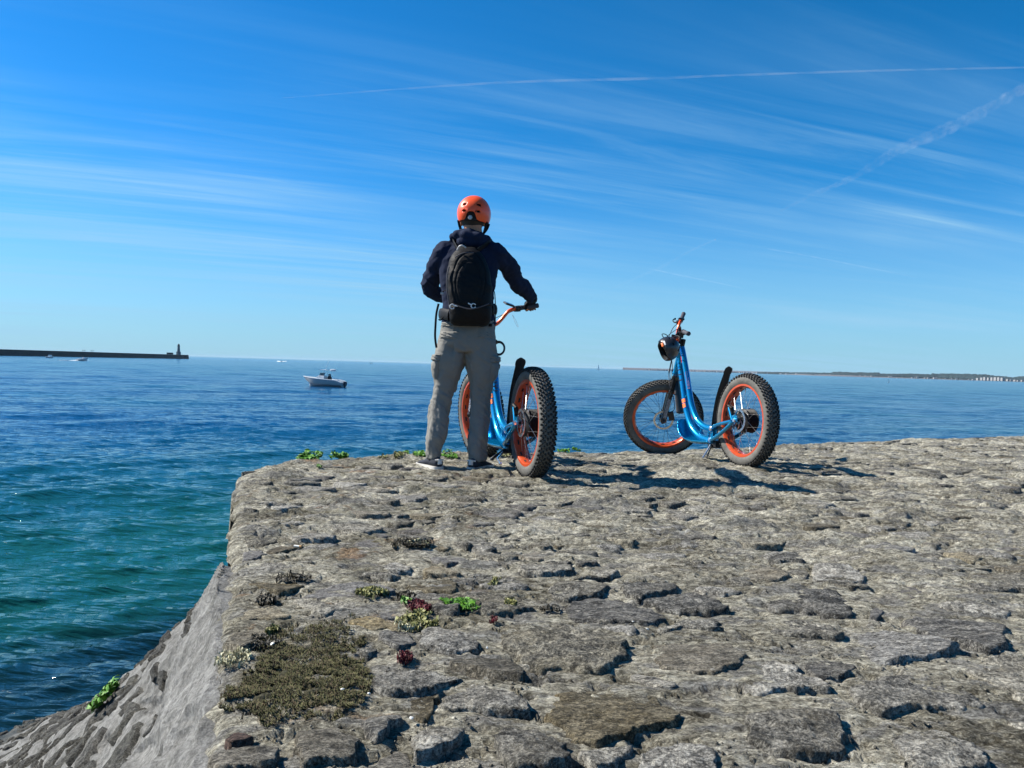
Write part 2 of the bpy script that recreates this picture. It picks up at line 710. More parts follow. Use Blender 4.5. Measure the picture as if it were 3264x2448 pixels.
# ------------------------------------------------------------------ pavement sheet (mortar bed of the quay)
NU, NV = 620, 700
us = np.linspace(0, 1, NU) ** 1.25
vs_ = np.linspace(0, 1, NV)
Fp = resample(rim_s, us)
Np = np.outer(1 - us ** 1.0, [N0.x, N0.y]) + np.outer(us, [N1.x, N1.y])
g = 1 - (1 - vs_) ** 1.9
g = g[::-1]
g = 1 - (1 - np.linspace(0, 1, NV)) ** 1.0
# finer rows close to the camera: geometric spacing
k_ = 1.9
g = (np.exp(-k_ * np.linspace(0, 1, NV)) - 1) / (np.exp(-k_) - 1)      # 0 at the rim, 1 behind the camera, dense near the camera
PX = Fp[None, :, 0] * (1 - g[:, None]) + Np[None, :, 0] * g[:, None]
PY = Fp[None, :, 1] * (1 - g[:, None]) + Np[None, :, 1] * g[:, None]
# distance to the boundary (rim + left edge) for the rounded, worn edge
bpts = np.concatenate([np.stack([np.linspace(N0.x, RIM[0].x, 200), np.linspace(N0.y, RIM[0].y, 200)], -1), resample(rim_s, np.linspace(0, 1, 400))])


def edge_dist(x, y):
    out = np.full(x.shape, 1e9)
    for i in range(len(bpts) - 1):
        a = bpts[i]
        b = bpts[i + 1]
        ab = b - a
        L2 = ab @ ab + 1e-12
        t = np.clip(((x - a[0]) * ab[0] + (y - a[1]) * ab[1]) / L2, 0, 1)
        d = np.hypot(x - a[0] - t * ab[0], y - a[1] - t * ab[1])
        np.minimum(out, d, out=out)
    return out


sel = np.zeros(PX.shape, bool)
sel[:, :200] = True
sel[:90, :] = True
ED = np.full(PX.shape, 1.0)
ED[sel] = edge_dist(PX[sel], PY[sel])


def edge_drop(d, x, y):
    r = 0.055 + 0.05 * (fbm(x * 4, y * 4, 2, 8) - 0.3)
    q = np.clip(1 - d / r, 0, 1)
    return -r * 0.8 * (1 - np.sqrt(np.clip(1 - q * q, 0, 1)))


PZ = ground_slope(PX, PY) + pav_noise(PX, PY) * (0.25 + 0.75 * sstep(0.0, 0.16, ED)) + edge_drop(ED, PX, PY)
jx = (fbm(PX * 13, PY * 13, 3, 61) - 0.5) * 0.05 * (1 - sstep(0.0, 0.12, ED))
nxy = np.stack([PX + jx, PY + jx * 0.3, PZ], -1)
V = nxy.reshape(-1, 3)
idx = np.arange(NU * NV).reshape(NV, NU)
F = np.stack([idx[:-1, :-1], idx[1:, :-1], idx[1:, 1:], idx[:-1, 1:]], -1).reshape(-1, 4)
# skirt down the seaward face
top_edge = nxy[0]
DEP = 16
sk = []
for i in range(1, DEP + 1):
    f = i / DEP
    z = top_edge[:, 2] * (1 - f) + (-3.3) * f
    nrm = np.stack([np.gradient(top_edge[:, 1]), -np.gradient(top_edge[:, 0])], -1)
    nrm /= np.linalg.norm(nrm, axis=1)[:, None] + 1e-9
    off = 0.03 * (fbm(us * 60, f * 9 + us * 0, 3, 12) - 0.3)[:, None] * (-nrm) + (-nrm) * 0.10 * f
    sk.append(np.concatenate([top_edge[:, :2] + off, z[:, None]], 1))
sk = np.concatenate(sk)
base = len(V)
V = np.concatenate([V, sk])
ring = np.concatenate([idx[0][None], base + np.arange(DEP * NU).reshape(DEP, NU)])
F2 = np.stack([ring[:-1, :-1], ring[:-1, 1:], ring[1:, 1:], ring[1:, :-1]], -1).reshape(-1, 4)
pavement = new_obj('pavement', V, np.concatenate([F, F2]), M_mortar)
pavement['kind'] = 'structure'

# ------------------------------------------------------------------ paving stones
GX0, GY0, GC = -2.2, 0.5, 0.0125
OCC = np.zeros((int(13.5 / GC), int(15 / GC)), bool)      # [y, x]


def outline_fn(center, pts, nth=96, jag=0.0, seed=0):
    """radius as a function of the angle about the centre"""
    c = np.array(center)
    P = np.array([[p[0], p[1]] for p in pts])
    th = np.linspace(-math.pi, math.pi, nth, endpoint=False)
    R = np.zeros(nth)
    for k, t in enumerate(th):
        d = np.array([math.cos(t), math.sin(t)])
        best = 0.0
        for i in range(len(P)):
            a = P[i] - c
            b = P[(i + 1) % len(P)] - c
            e = b - a
            den = d[0] * e[1] - d[1] * e[0]
            if abs(den) < 1e-12:
                continue
            tt = (a[0] * e[1] - a[1] * e[0]) / den
            u = (a[0] * d[1] - a[1] * d[0]) / den
            if tt > 0 and -1e-6 <= u <= 1 + 1e-6:
                best = max(best, tt)
        R[k] = best
    R = np.where(R <= 0, R.max() * 0.3, R)
    R = (np.roll(R, 1) + 2 * R + np.roll(R, -1)) / 4
    if jag:
        n = fbm(np.cos(th) * 4 + seed, np.sin(th) * 4 + seed * 0.7, 4, 300 + seed, 0.65)
        R = R * (1 + jag * (n - 0.5) * 2)
    return th, R


def occ_cells(c, th, R):
    m = R.max()
    x0 = int((c[0] - m - GX0) / GC)
    x1 = int((c[0] + m - GX0) / GC) + 1
    y0 = int((c[1] - m - GY0) / GC)
    y1 = int((c[1] + m - GY0) / GC) + 1
    x0, y0 = max(x0, 0), max(y0, 0)
    x1, y1 = min(x1, OCC.shape[1]), min(y1, OCC.shape[0])
    if x1 <= x0 or y1 <= y0:
        return None
    yy, xx = np.mgrid[y0:y1, x0:x1]
    wx = xx * GC + GX0 - c[0]
    wy = yy * GC + GY0 - c[1]
    rr = np.hypot(wx, wy)
    RR = np.interp(np.arctan2(wy, wx), np.append(th, math.pi), np.append(R, R[0]))
    return (slice(y0, y1), slice(x0, x1)), rr < RR


def stone_mesh(c, th, R, proud, dome, tilt, seed, nth, nr, rough=1.0):
    tq = np.linspace(-math.pi, math.pi, nth, endpoint=False)
    Rq = np.interp(tq, np.append(th, math.pi), np.append(R, R[0]))
    rho = np.linspace(0.06, 1, nr) ** 0.8
    X = c[0] + rho[:, None] * (Rq * np.cos(tq))[None]
    Y = c[1] + rho[:, None] * (Rq * np.sin(tq))[None]
    size = R.mean()
    en = (fbm(X * 26, Y * 30, 3, 500 + seed) - 0.5) * 0.26
    edge = 1 - sstep(0.87, 0.985, rho[:, None] + en * sstep(0.4, 0.9, rho[:, None]))
    edge = edge * np.where(rho[:, None] > 0.999, 0, 1)
    base = ground_slope(X, Y) + (fbm(X * 1.1, Y * 1.6, 3, 5) - 0.5) * 0.018
    t = fbm(X * 6 + seed, Y * 11, 4, 700 + seed) * 7
    lay = (np.floor(t) + sstep(0, 0.16, t - np.floor(t)) - 3.5) * 0.0030
    rel = (fbm(X * 14, Y * 20, 4, 800 + seed, 0.6) - 0.5) * 0.013 + (ridged(X * 38, Y * 46, 3, 900 + seed) - 0.6) * 0.0055
    proud = proud * 0.34 + 0.003
    Z = base + edge * (proud + dome * (1 - rho[:, None] ** 2) + tilt[0] * (X - c[0]) / size + tilt[1] * (Y - c[1]) / size) + edge * (lay + rel) * rough - 0.030 * (1 - edge)
    vc = np.array([[c[0], c[1], Z[0].mean()]])
    V = np.concatenate([np.stack([X, Y, Z], -1).reshape(-1, 3), vc])
    i = np.arange(nr * nth).reshape(nr, nth)
    F = np.stack([i[:-1], i[1:], np.roll(i[1:], -1, 1), np.roll(i[:-1], -1, 1)], -1).reshape(-1, 4).tolist()
    F += [[nr * nth, k, (k + 1) % nth] for k in range(nth)]
    return V, F


def Q(ox, oy, s, pts):
    return [(ox + u * s, oy + v * s) for u, v in pts]


A_ = (600, 1850, .3617)
B_ = (1400, 1850, .3617)
C_ = (2464, 1850, .3617)
D_ = (1500, 1400, .4069)
E_ = (2364, 1350, .4069)
G_ = (700, 1400, .3617)
K = {'s': M_stone, 'w': M_stone_warm, 'p': M_stone_pale, 'f': M_slate, 'r': M_rust}
# outlines of the stones that can be told apart: (material, how far the stone stands proud in m, outline)
HAND = [
    ('s', .016, B_, [(490, 470), (560, 380), (800, 370), (1180, 400), (1400, 480), (1690, 560), (1690, 700), (1600, 830), (1330, 890), (1000, 860), (800, 840), (690, 740), (560, 620)]),
    ('s', .012, B_, [(150, 130), (420, 100), (700, 150), (830, 240), (900, 310), (560, 350), (350, 360), (330, 200)]),
    ('s', .028, B_, [(900, 130), (1060, 30), (1350, 20), (1550, 90), (1400, 190), (1150, 220), (980, 200)]),
    ('s', .026, B_, [(1600, 90), (1700, 30), (2050, 40), (2160, 100), (2000, 160), (1750, 220), (1590, 190)]),
    ('p', .024, B_, [(1050, 270), (1180, 215), (1600, 210), (1900, 300), (2120, 380), (1950, 450), (1600, 435), (1300, 400), (1130, 370)]),
    ('s', .018, B_, [(1770, 200), (2000, 150), (2212, 120), (2500, 200), (2600, 330), (2200, 330), (1900, 290)]),
    ('w', .012, B_, [(1830, 560), (2212, 480), (2600, 560), (2750, 700), (2700, 800), (2450, 860), (2212, 880), (1900, 830)]),
    ('s', .026, B_, [(-100, 430), (300, 500), (410, 570), (380, 660), (50, 670), (-200, 600), (-200, 480)]),
    ('s', .034, B_, [(-640, 900), (-400, 800), (0, 800), (260, 900), (100, 980), (-150, 1060), (-400, 1050), (-600, 1020)]),
    ('s', .026, B_, [(0, 1060), (250, 930), (450, 930), (700, 1020), (870, 1230), (700, 1240), (300, 1190), (0, 1200)]),
    ('w', .020, B_, [(870, 1240), (1000, 1010), (1500, 980), (2000, 1050), (2212, 1200), (2150, 1320), (1800, 1370), (1650, 1450), (1400, 1510), (1230, 1520), (1080, 1420)]),
    ('s', .034, B_, [(-250, 1420), (0, 1330), (240, 1350), (210, 1460), (0, 1570), (-250, 1640)]),
    ('s', .034, B_, [(420, 1380), (620, 1290), (850, 1320), (1080, 1480), (1230, 1653), (1000, 1800), (600, 1800), (500, 1560)]),
    ('s', .030, B_, [(60, 1690), (260, 1570), (400, 1650), (350, 1850), (0, 1850)]),
    ('p', .014, B_, [(1640, 850), (1750, 830), (2150, 960), (2120, 1010), (1900, 980), (1640, 900)]),
    ('s', .034, B_, [(1740, 1600), (1900, 1500), (2212, 1480), (2480, 1560), (2500, 1850), (1700, 1850)]),
    ('s', .012, C_, [(-50, 90), (200, 60), (500, 110), (720, 200), (740, 370), (500, 360), (200, 300), (-100, 280)]),
    ('s', .020, C_, [(-100, 400), (300, 390), (560, 440), (670, 540), (600, 580), (250, 535), (-100, 500)]),
    ('s', .018, C_, [(330, 40), (400, -40), (700, 0), (880, 110), (700, 130), (500, 60)]),
    ('f', .006, C_, [(1000, 80), (1250, 60), (1380, 180), (1300, 220), (1150, 180)]),
    ('f', .014, C_, [(840, 250), (970, 260), (990, 330), (900, 400), (830, 400)]),
    ('s', .018, C_, [(1430, 230), (1600, 200), (1900, 230), (2160, 330), (2100, 360), (1700, 330), (1500, 300)]),
    ('p', .026, C_, [(1090, 400), (1200, 330), (1700, 360), (2050, 440), (2100, 530), (2080, 650), (1900, 660), (1700, 590), (1350, 510)]),
    ('p', .030, C_, [(720, 540), (760, 480), (1000, 470), (1300, 530), (1650, 590), (1690, 670), (1500, 720), (1150, 750), (1000, 800), (850, 770)]),
    ('p', .020, C_, [(260, 740), (300, 700), (600, 730), (760, 780), (640, 880), (430, 900), (280, 840)]),
    ('s', .020, C_, [(560, 980), (750, 870), (1000, 830), (1400, 850), (1700, 990), (2020, 1190), (1700, 1200), (1300, 1180), (950, 1200), (700, 1120)]),
    ('s', .022, C_, [(1600, 820), (1900, 690), (2212, 700), (2500, 900), (2400, 1200), (2212, 1170), (1950, 980), (1780, 880)]),
    ('s', .036, C_, [(-250, 1250), (0, 1190), (350, 1180), (560, 1240), (690, 1400), (640, 1620), (400, 1690), (0, 1653), (-250, 1500)]),
    ('s', .014, C_, [(980, 1400), (1250, 1330), (1500, 1330), (1900, 1500), (2000, 1700), (1200, 1800), (1100, 1560)]),
    ('s', .022, C_, [(1600, 30), (2000, -40), (2400, -30), (2400, 120), (2050, 125), (1820, 140)]),
    ('f', .008, A_, [(960, 170), (1200, 60), (1500, 10), (1750, 60), (1880, 120), (1400, 185), (1150, 190)]),
    ('p', .020, A_, [(1650, 470), (1960, 480), (2040, 580), (1830, 650), (1700, 560)]),
    ('s', .022, A_, [(1490, 640), (1630, 595), (1690, 645), (1600, 695), (1500, 680)]),
    ('p', .034, A_, [(1490, 1320), (1600, 1240), (1880, 1215), (1930, 1290), (1800, 1300), (1740, 1430), (1640, 1480)]),
    ('r', .008, A_, [(290, 1450), (430, 1370), (600, 1420), (560, 1460), (350, 1500)]),
    ('w', .016, A_, [(940, 1350), (1300, 1300), (1560, 1450), (1500, 1640), (1000, 1700), (920, 1560)]),
    ('f', .010, A_, [(1700, 280), (1900, 300), (1850, 370), (1700, 380), (1640, 340)]),
    ('w', .014, A_, [(150, 1560), (500, 1480), (800, 1520), (880, 1700), (200, 1700)]),
    ('w', .012, A_, [(350, 470), (640, 420), (900, 400), (680, 500), (480, 640), (300, 560)]),
    # middle distance
    ('w', .010, D_, [(330, 910), (520, 870), (720, 900), (700, 950), (450, 955)]),
    ('s', .020, D_, [(800, 960), (880, 930), (1010, 965), (1000, 990), (820, 1000)]),
    ('s', .018, D_, [(1200, 1000), (1450, 950), (1700, 1000), (1760, 1080), (1550, 1130), (1300, 1090)]),
    ('s', .022, D_, [(940, 1050), (1100, 1040), (1200, 1080), (1090, 1115), (960, 1100)]),
    ('s', .020, D_, [(330, 1020), (500, 970), (800, 990), (860, 1050), (540, 1100), (400, 1090)]),
    ('s', .022, D_, [(1680, 940), (1800, 940), (1840, 1000), (1760, 1015)]),
    ('s', .020, D_, [(1590, 830), (1750, 790), (1900, 830), (1890, 855), (1700, 860)]),
    ('s', .022, D_, [(600, 690), (780, 650), (870, 660), (750, 690), (630, 705)]),
    ('s', .018, D_, [(240, 780), (420, 750), (470, 775), (380, 815), (250, 815)]),
    ('s', .022, D_, [(600, 770), (880, 735), (980, 755), (800, 780), (640, 785)]),
    ('s', .018, D_, [(430, 840), (560, 815), (670, 850), (560, 860)]),
    ('s', .020, D_, [(0, 800), (120, 790), (220, 880), (130, 890), (0, 860)]),
    ('f', .006, D_, [(1740, 640), (1900, 620), (2060, 650), (1900, 690), (1760, 680)]),
    ('s', .020, D_, [(600, 520), (760, 500), (930, 495), (700, 530)]),
    ('s', .016, D_, [(1360, 520), (1440, 510), (1480, 530), (1400, 545)]),
    ('s', .018, E_, [(560, 1110), (800, 1110), (1050, 1230), (900, 1300), (560, 1270), (520, 1180)]),
    ('s', .018, E_, [(-60, 890), (150, 880), (400, 930), (280, 990), (0, 1000)]),
    ('p', .020, E_, [(900, 930), (1150, 950), (1410, 1010), (1280, 1045), (950, 1000)]),
    ('s', .020, E_, [(1380, 1100), (1700, 1120), (2010, 1145), (1700, 1190), (1500, 1190)]),
    ('s', .016, E_, [(1700, 990), (1900, 980), (2200, 1090), (1950, 1080)]),
    ('s', .020, E_, [(1380, 950), (1500, 930), (1680, 945), (1500, 985)]),
    ('s', .018, E_, [(430, 740), (500, 700), (620, 710), (600, 745), (470, 755)]),
    ('s', .016, E_, [(1240, 800), (1330, 775), (1330, 805), (1270, 830)]),
    ('w', .012, E_, [(0, 1150), (250, 1120), (400, 1220), (300, 1270), (0, 1270)]),
    ('s', .018, G_, [(1500, 690), (1640, 680), (1690, 700), (1540, 720)]),
    ('s', .018, G_, [(1640, 735), (1800, 720), (1940, 740), (1800, 755)]),
    ('s', .020, G_, [(1400, 1120), (1560, 1090), (1720, 1130), (1700, 1200), (1550, 1215), (1430, 1180)]),
    ('f', .010, G_, [(1800, 1060), (1980, 1020), (2150, 1040), (2180, 1090), (2000, 1130)]),
    ('f', .008, G_, [(1360, 855), (1450, 820), (1530, 865), (1420, 885)]),
    ('p', .014, G_, [(1090, 520), (1120, 485), (1200, 480), (1240, 525), (1180, 540)]),
    ('w', .010, G_, [(380, 1010), (560, 930), (760, 930), (680, 990), (480, 1035)]),
    ('s', .016, G_, [(1480, 410), (1700, 370), (1900, 400), (1650, 425)]),
]
stones = []
for n_, (k, proud, fr, pts) in enumerate(HAND):
    W = [at_ground(*p) for p in Q(*fr, pts)]
    W = [(w.x, w.y) for w in W]
    cx = sum(w[0] for w in W) / len(W)
    cy = sum(w[1] for w in W) / len(W)
    th, R = outline_fn((cx, cy), W, 96, 0.15, n_)
    R = np.minimum(R, 0.62)
    stones.append([k, proud, (cx, cy), th, R, n_])
    oc = occ_cells((cx, cy), th, R * 1.04)
    if oc:
        OCC[oc[0]] |= oc[1]
# moss bed stays free of stones
mth, mR = None, None
MOSS_PX = [(770, 2030), (950, 1985), (1100, 1990), (1150, 2030), (1140, 2110), (1180, 2180), (1165, 2230), (1100, 2290), (980, 2300), (850, 2290), (720, 2270), (700, 2200), (740, 2120)]
MW = [at_ground(*p) for p in MOSS_PX]
mc = (sum(w.x for w in MW) / len(MW), sum(w.y for w in MW) / len(MW))
mth, mR = outline_fn(mc, [(w.x, w.y) for w in MW], 96, 0.05, 3)
oc = occ_cells(mc, mth, mR * 1.02)
OCC[oc[0]] |= oc[1]

rs = random.Random(5)
rimA = resample(rim_s, np.linspace(0, 1, 300))
# the rest is packed stone against stone: jittered seeds, each grown until it meets its neighbours
seeds = []
yy_ = 0.62
while yy_ < 11.5:
    xl = N0.x + (RIM[0].x - N0.x) * (yy_ - N0.y) / (RIM[0].y - N0.y)
    xr = min(0.9 * yy_ + 1.3, 9.5)
    xx_ = xl + rs.uniform(0, 0.2)
    while xx_ < xr:
        seeds.append((xx_ + rs.uniform(-.075, .075), yy_ + rs.uniform(-.06, .06)))
        xx_ += rs.uniform(0.18, 0.36)
    yy_ += rs.uniform(0.155, 0.20)
SD = np.array(seeds)
thq = np.linspace(-math.pi, math.pi, 60, endpoint=False)
cq, sq_ = np.cos(thq), np.sin(thq)
cnt = 0
for i in range(len(SD)):
    x, y = SD[i]
    ix, iy = int((x - GX0) / GC), int((y - GY0) / GC)
    if not (0 <= ix < OCC.shape[1] and 0 <= iy < OCC.shape[0]) or OCC[iy, ix]:
        continue
    yr = np.interp(x, rimA[30:, 0], rimA[30:, 1]) if x > rimA[30, 0] else rimA[20, 1]
    if y > yr - 0.10:
        continue
    dd = SD - SD[i]
    dist = np.hypot(dd[:, 0], dd[:, 1])
    nb = np.where((dist > 1e-6) & (dist < 0.75))[0]
    R = np.full(60, 0.24)
    gap = rs.uniform(0.010, 0.024)
    for j in nb:
        cosv = (dd[j, 0] * cq + dd[j, 1] * sq_) / dist[j]
        lim = np.where(cosv > 0.05, (dist[j] / 2 - gap) / np.maximum(cosv, 0.05), 9)
        R = np.minimum(R, lim)
    # stop at hand-placed stones, the moss bed and the rims
    for k in range(60):
        r = 0.02
        while r < R[k]:
            qx, qy = x + cq[k] * r, y + sq_[k] * r
            jx_, jy_ = int((qx - GX0) / GC), int((qy - GY0) / GC)
            if not (0 <= jx_ < OCC.shape[1] and 0 <= jy_ < OCC.shape[0]) or OCC[jy_, jx_]:
                break
            xl = N0.x + (RIM[0].x - N0.x) * (qy - N0.y) / (RIM[0].y - N0.y)
            if qx < xl + 0.04:
                break
            r += 0.012
        R[k] = min(R[k], max(r - 0.014, 0.01))
    yr2 = np.interp(x + cq * R, rimA[30:, 0], rimA[30:, 1])
    if R.mean() < 0.035:
        continue
    R = (np.roll(R, 1) + R * 2 + np.roll(R, -1)) / 4
    nzz = fbm(cq * 3 + i, sq_ * 3 + i * 0.3, 3, 40 + i % 50, 0.6)
    R = R * (0.95 + 0.42 * (nzz - 0.5))
    if rs.random() < 0.07:
        continue
    k = rs.choices(['s', 'w', 'p', 'f'], [8, 2.5, 1.4, 1.4])[0]
    proud = rs.uniform(-.009, .011) if y > 3 else rs.uniform(-.006, .013)
    if x < 0.2 and y < 2.6:
        k = 'w' if rs.random() < 0.75 else 's'
        proud = rs.uniform(-.006, .007)
    stones.append([k, proud, (x, y), thq, R, 100 + cnt])
    cnt += 1
stones.sort(key=lambda s: -(s[4].mean() ** 2) / max(s[2][1], 0.7) ** 3)
rest = {}
for i, (k, proud, c, th, R, sd_) in enumerate(stones):
    dist = max(c[1], 0.7)
    pxs = R.mean() * 800 / dist
    nth = int(min(112, max(22, pxs * 1.4)))
    nr = int(min(34, max(6, pxs * 0.45)))
    rr = random.Random(sd_)
    lowk = 0.5 if k in 'fr' else 1.0
    tilt = (rr.uniform(-.002, .006) * lowk, -rr.uniform(0.002, .008) * lowk)
    Vs, Fs = stone_mesh(c, th, R, proud, rr.uniform(0.0, 0.008) * lowk, tilt, sd_, nth, nr, 0.45 if k == 'f' else (0.6 if k in 'rw' else 1.0))
    if i < 290:
        cc = np.array([c[0], c[1], 0])
        ob = new_obj('stone', Vs - cc, Fs, K[k], pavement)
        ob.location = cc
    else:
        rest.setdefault(k, []).append((Vs, Fs))
av, af, am, mats_ = [], [], [], []
off = 0
for mi, (k, lst) in enumerate(rest.items()):
    mats_.append(K[k])
    for Vs, Fs in lst:
        av.append(Vs)
        af.extend([[j + off for j in f] for f in Fs])
        am.extend([mi] * len(Fs))
        off += len(Vs)
if av:
    o = new_obj('small_stones', np.concatenate(av), af, mats_, pavement, True, am)
    o['kind'] = 'stuff'

# ------------------------------------------------------------------ flared sea wall on the left
M_wall = None


def wall_mat():
    m = NT('sea_wall_render')
    geo = m.n('ShaderNodeNewGeometry')
    p = geo.outputs['Position']
    se = m.n('ShaderNodeSeparateXYZ')
    m.l(p, se.inputs[0])
    mp = m.n('ShaderNodeMapping')
    mp.inputs['Rotation'].default_value = (0, 0, math.radians(-28))
    mp.inputs['Scale'].default_value = (3.0, 0.8, 1.2)
    m.l(p, mp.inputs[0])
    v = mp.outputs[0]
    a = m.noise(v, 5, 6, 0.65, 0.4)
    b = m.noise(p, 2.0, 4, 0.6)
    g = m.noise(p, 120, 4, 0.8)
    f = m.rng(m.math('ADD', m.math('ADD', m.math('MULTIPLY', a, 0.6), m.math('MULTIPLY', g, 0.35)), m.math('MULTIPLY', b, 0.3)), 0.42, 0.80, 0, 1, False)
    col = m.ramp(f, [(0, (0.13, 0.128, 0.118)), (0.3, (0.26, 0.256, 0.236)), (0.65, (0.36, 0.355, 0.335)), (1, (0.48, 0.475, 0.45))])
    sp1 = m.rng(m.math('ADD', m.math('MULTIPLY', m.noise(p, 70, 5, 0.8), 0.5), m.math('MULTIPLY', m.noise(v, 12, 6, 0.75, 0.8), 0.5)), 0.40, 0.60, 0.50, 1.35, False)
    hq = m.n('ShaderNodeHueSaturation')
    m.put(hq.inputs['Value'], sp1)
    m.put(hq.inputs['Color'], col)
    col = hq.outputs[0]
    wet = m.rng(m.math('ADD', se.outputs[2], m.math('MULTIPLY', m.math('SUBTRACT', m.noise(p, 2.5, 5, 0.7), 0.5), 0.35)), -2.36, -2.12, 1, 0)
    col = m.mix(wet, col, (0.022, 0.026, 0.018))
    h = m.math('ADD', m.noise(v, 16, 7, 0.75), m.math('MULTIPLY', g, 0.2))
    m.set(color=col, rough=m.rng(wet, 0, 1, 0.9, 0.4), normal=m.bump(m.noise(p, 90, 5, 0.75), 0.8, 0.008, m.bump(h, 1.0, 0.06)), spec=0.25)
    return m.m


M_wall = wall_mat()
Ew = [np.array([LEFT[2].x, LEFT[2].y]), np.array([N0.x, N0.y])]
Wl = [at_z(*p, WATER_Z) for p in ((440, 2165), (360, 2212), (250, 2255), (100, 2295), (0, 2322))]
Wl = [Vector((w.x, w.y, 0)) for w in Wl]
dW = (Wl[-1] - Wl[1]).normalized()
Wl += [Wl[-1] + dW * 1.5 + Vector((-0.15, 0, 0)), Wl[-1] + dW * 3.5 + Vector((-0.5, 0, 0)), Wl[-1] + dW * 6.5 + Vector((-1.2, 0, 0))]
silh = [((733, 1790), 0), ((700, 1850), -.35), ((650, 1930), -.80), ((600, 2010), -1.2), ((560, 2065), -1.6), ((510, 2118), -2.1), ((440, 2165), -2.5)]
SI = [at_z(*p, z) for p, z in silh]


def wall_point(s, u):
    """s 0..1 from the far ridge back towards the camera, u 0..1 from the quay edge down to the water"""
    s = np.asarray(s, float)
    u = np.asarray(u, float)
    E = Ew[0] + (Ew[1] - Ew[0]) * s[..., None]
    W2 = resample(Wl, s.ravel()).reshape(s.shape + (2,))
    # ridge curve
    tab = np.array([[q.x, q.y, q.z] for q in SI])
    d = np.hypot(tab[:, 0] - tab[0, 0], tab[:, 1] - tab[0, 1])
    d = d / d[-1]
    zz = np.interp(u, d, tab[:, 2])
    xx = np.interp(u, d, tab[:, 0])
    yy = np.interp(u, d, tab[:, 1])
    lx = E[..., 0] + (W2[..., 0] - E[..., 0]) * u
    ly = E[..., 1] + (W2[..., 1] - E[..., 1]) * u
    z2 = WATER_Z * (1 - (1 - np.clip(u, 0, 1)) ** 1.75)
    w = sstep(0, 0.35, s)
    rx = xx + (E[..., 0] - Ew[0][0]) * (1 - u) + (W2[..., 0] - Wl[0].x) * u
    ry = yy + (E[..., 1] - Ew[0][1]) * (1 - u) + (W2[..., 1] - Wl[0].y) * u
    ex = np.clip(u - 1, 0, 1)
    return np.stack([rx * (1 - w) + lx * w, ry * (1 - w) + ly * w, (zz * (1 - w) + z2 * w) - ex * 2.5], -1)


NS, NW = 300, 230
S_, U_ = np.meshgrid(np.linspace(0, 1, NS) ** 1.3, np.linspace(0, 1.25, NW), indexing='ij')
WP = wall_point(S_, U_)
du = np.gradient(WP, axis=1)
ds = np.gradient(WP, axis=0)
NRM = np.cross(ds, du)
NRM /= np.linalg.norm(NRM, axis=-1)[..., None] + 1e-9
if NRM[..., 2].mean() < 0:
    NRM = -NRM


def wall_relief(P):
    x = P[..., 0]
    y = P[..., 1]
    c, s = math.cos(-0.49), math.sin(-0.49)
    a = x * c - y * s
    b = x * s + y * c
    return (fbm(a * 5, b * 1.6, 4, 3) - 0.5) * 0.09 + (ridged(a * 11, b * 3, 3, 8) - 0.6) * 0.030 + (fbm(a * 24, b * 21, 4, 15) - 0.5) * 0.024 - sstep(0.60, 0.72, fbm(a * 16, b * 5, 3, 27)) * 0.022


REL = wall_relief(WP)
REL = REL * sstep(0, 0.006, U_)
WPd = WP + NRM * REL[..., None]
WPd[:, 0, 2] = -0.030
WPd[:, 0, 0] += 0.05
WPd[:, 1, 2] = np.minimum(WPd[:, 1, 2], -0.02)
Vw = WPd.reshape(-1, 3)
iw = np.arange(NS * NW).reshape(NS, NW)
Fw = np.stack([iw[:-1, :-1], iw[1:, :-1], iw[1:, 1:], iw[:-1, 1:]], -1).reshape(-1, 4)
# far side of the flare drops straight into the water, and back to the quay corner
ridge = WPd[0]
low = ridge.copy()
low[:, 2] = -3.4
b0 = len(Vw)
Vw = np.concatenate([Vw, low])
r2 = np.stack([iw[0], b0 + np.arange(NW)])
F3 = np.stack([r2[:-1, 1:], r2[:-1, :-1], r2[1:, :-1], r2[1:, 1:]], -1).reshape(-1, 4)
# vertical wall from the flare to the corner
nk = 60
ks = np.linspace(0, 1, nk)
wx = Ew[0][0] + (RIM[0].x - Ew[0][0]) * ks
wy = Ew[0][1] + (RIM[0].y - Ew[0][1]) * ks
zs = np.linspace(-0.035, -3.4, 50)
VV = np.stack([np.repeat(wx[:, None], 50, 1), np.repeat(wy[:, None], 50, 1), np.repeat(zs[None], nk, 0)], -1)
ff_ = np.clip(-VV[..., 2] / 3.3, 0, 1) * (0.3 + 0.7 * sstep(0.5, 1.0, ks))[:, None] * 0.10
VV[..., 0] += -ldir.y * ff_
VV[..., 1] += ldir.x * ff_
VV[..., 0] += (fbm(VV[..., 1] * 5, VV[..., 2] * 5, 3, 4) - 0.5) * 0.03 + 0.010
b1 = len(Vw)
Vw = np.concatenate([Vw, VV.reshape(-1, 3)])
ik = b1 + np.arange(nk * 50).reshape(nk, 50)
F4 = np.stack([ik[:-1, :-1], ik[:-1, 1:], ik[1:, 1:], ik[1:, :-1]], -1).reshape(-1, 4)
sea_wall = new_obj('sea_wall', Vw, np.concatenate([Fw, F3, F4]), M_wall)
tag(sea_wall, 'pale flared sea wall sloping from the quay edge down into the water, set with dark stones', 'wall')

# dark stones set in the slope
M_wstone = stone_mat('dark_slope_stone', (0.10, 0.10, 0.09), (0.035, 0.035, 0.033), (0.19, 0.188, 0.175), (1, 1, 1), 0.8)


def wall_frame(s, u):
    e = 0.004
    P = wall_point(np.array([s]), np.array([u]))[0]
    A = wall_point(np.array([s + e]), np.array([u]))[0] - P
    B = wall_point(np.array([s]), np.array([u + e]))[0] - P
    return P, A / e, B / e


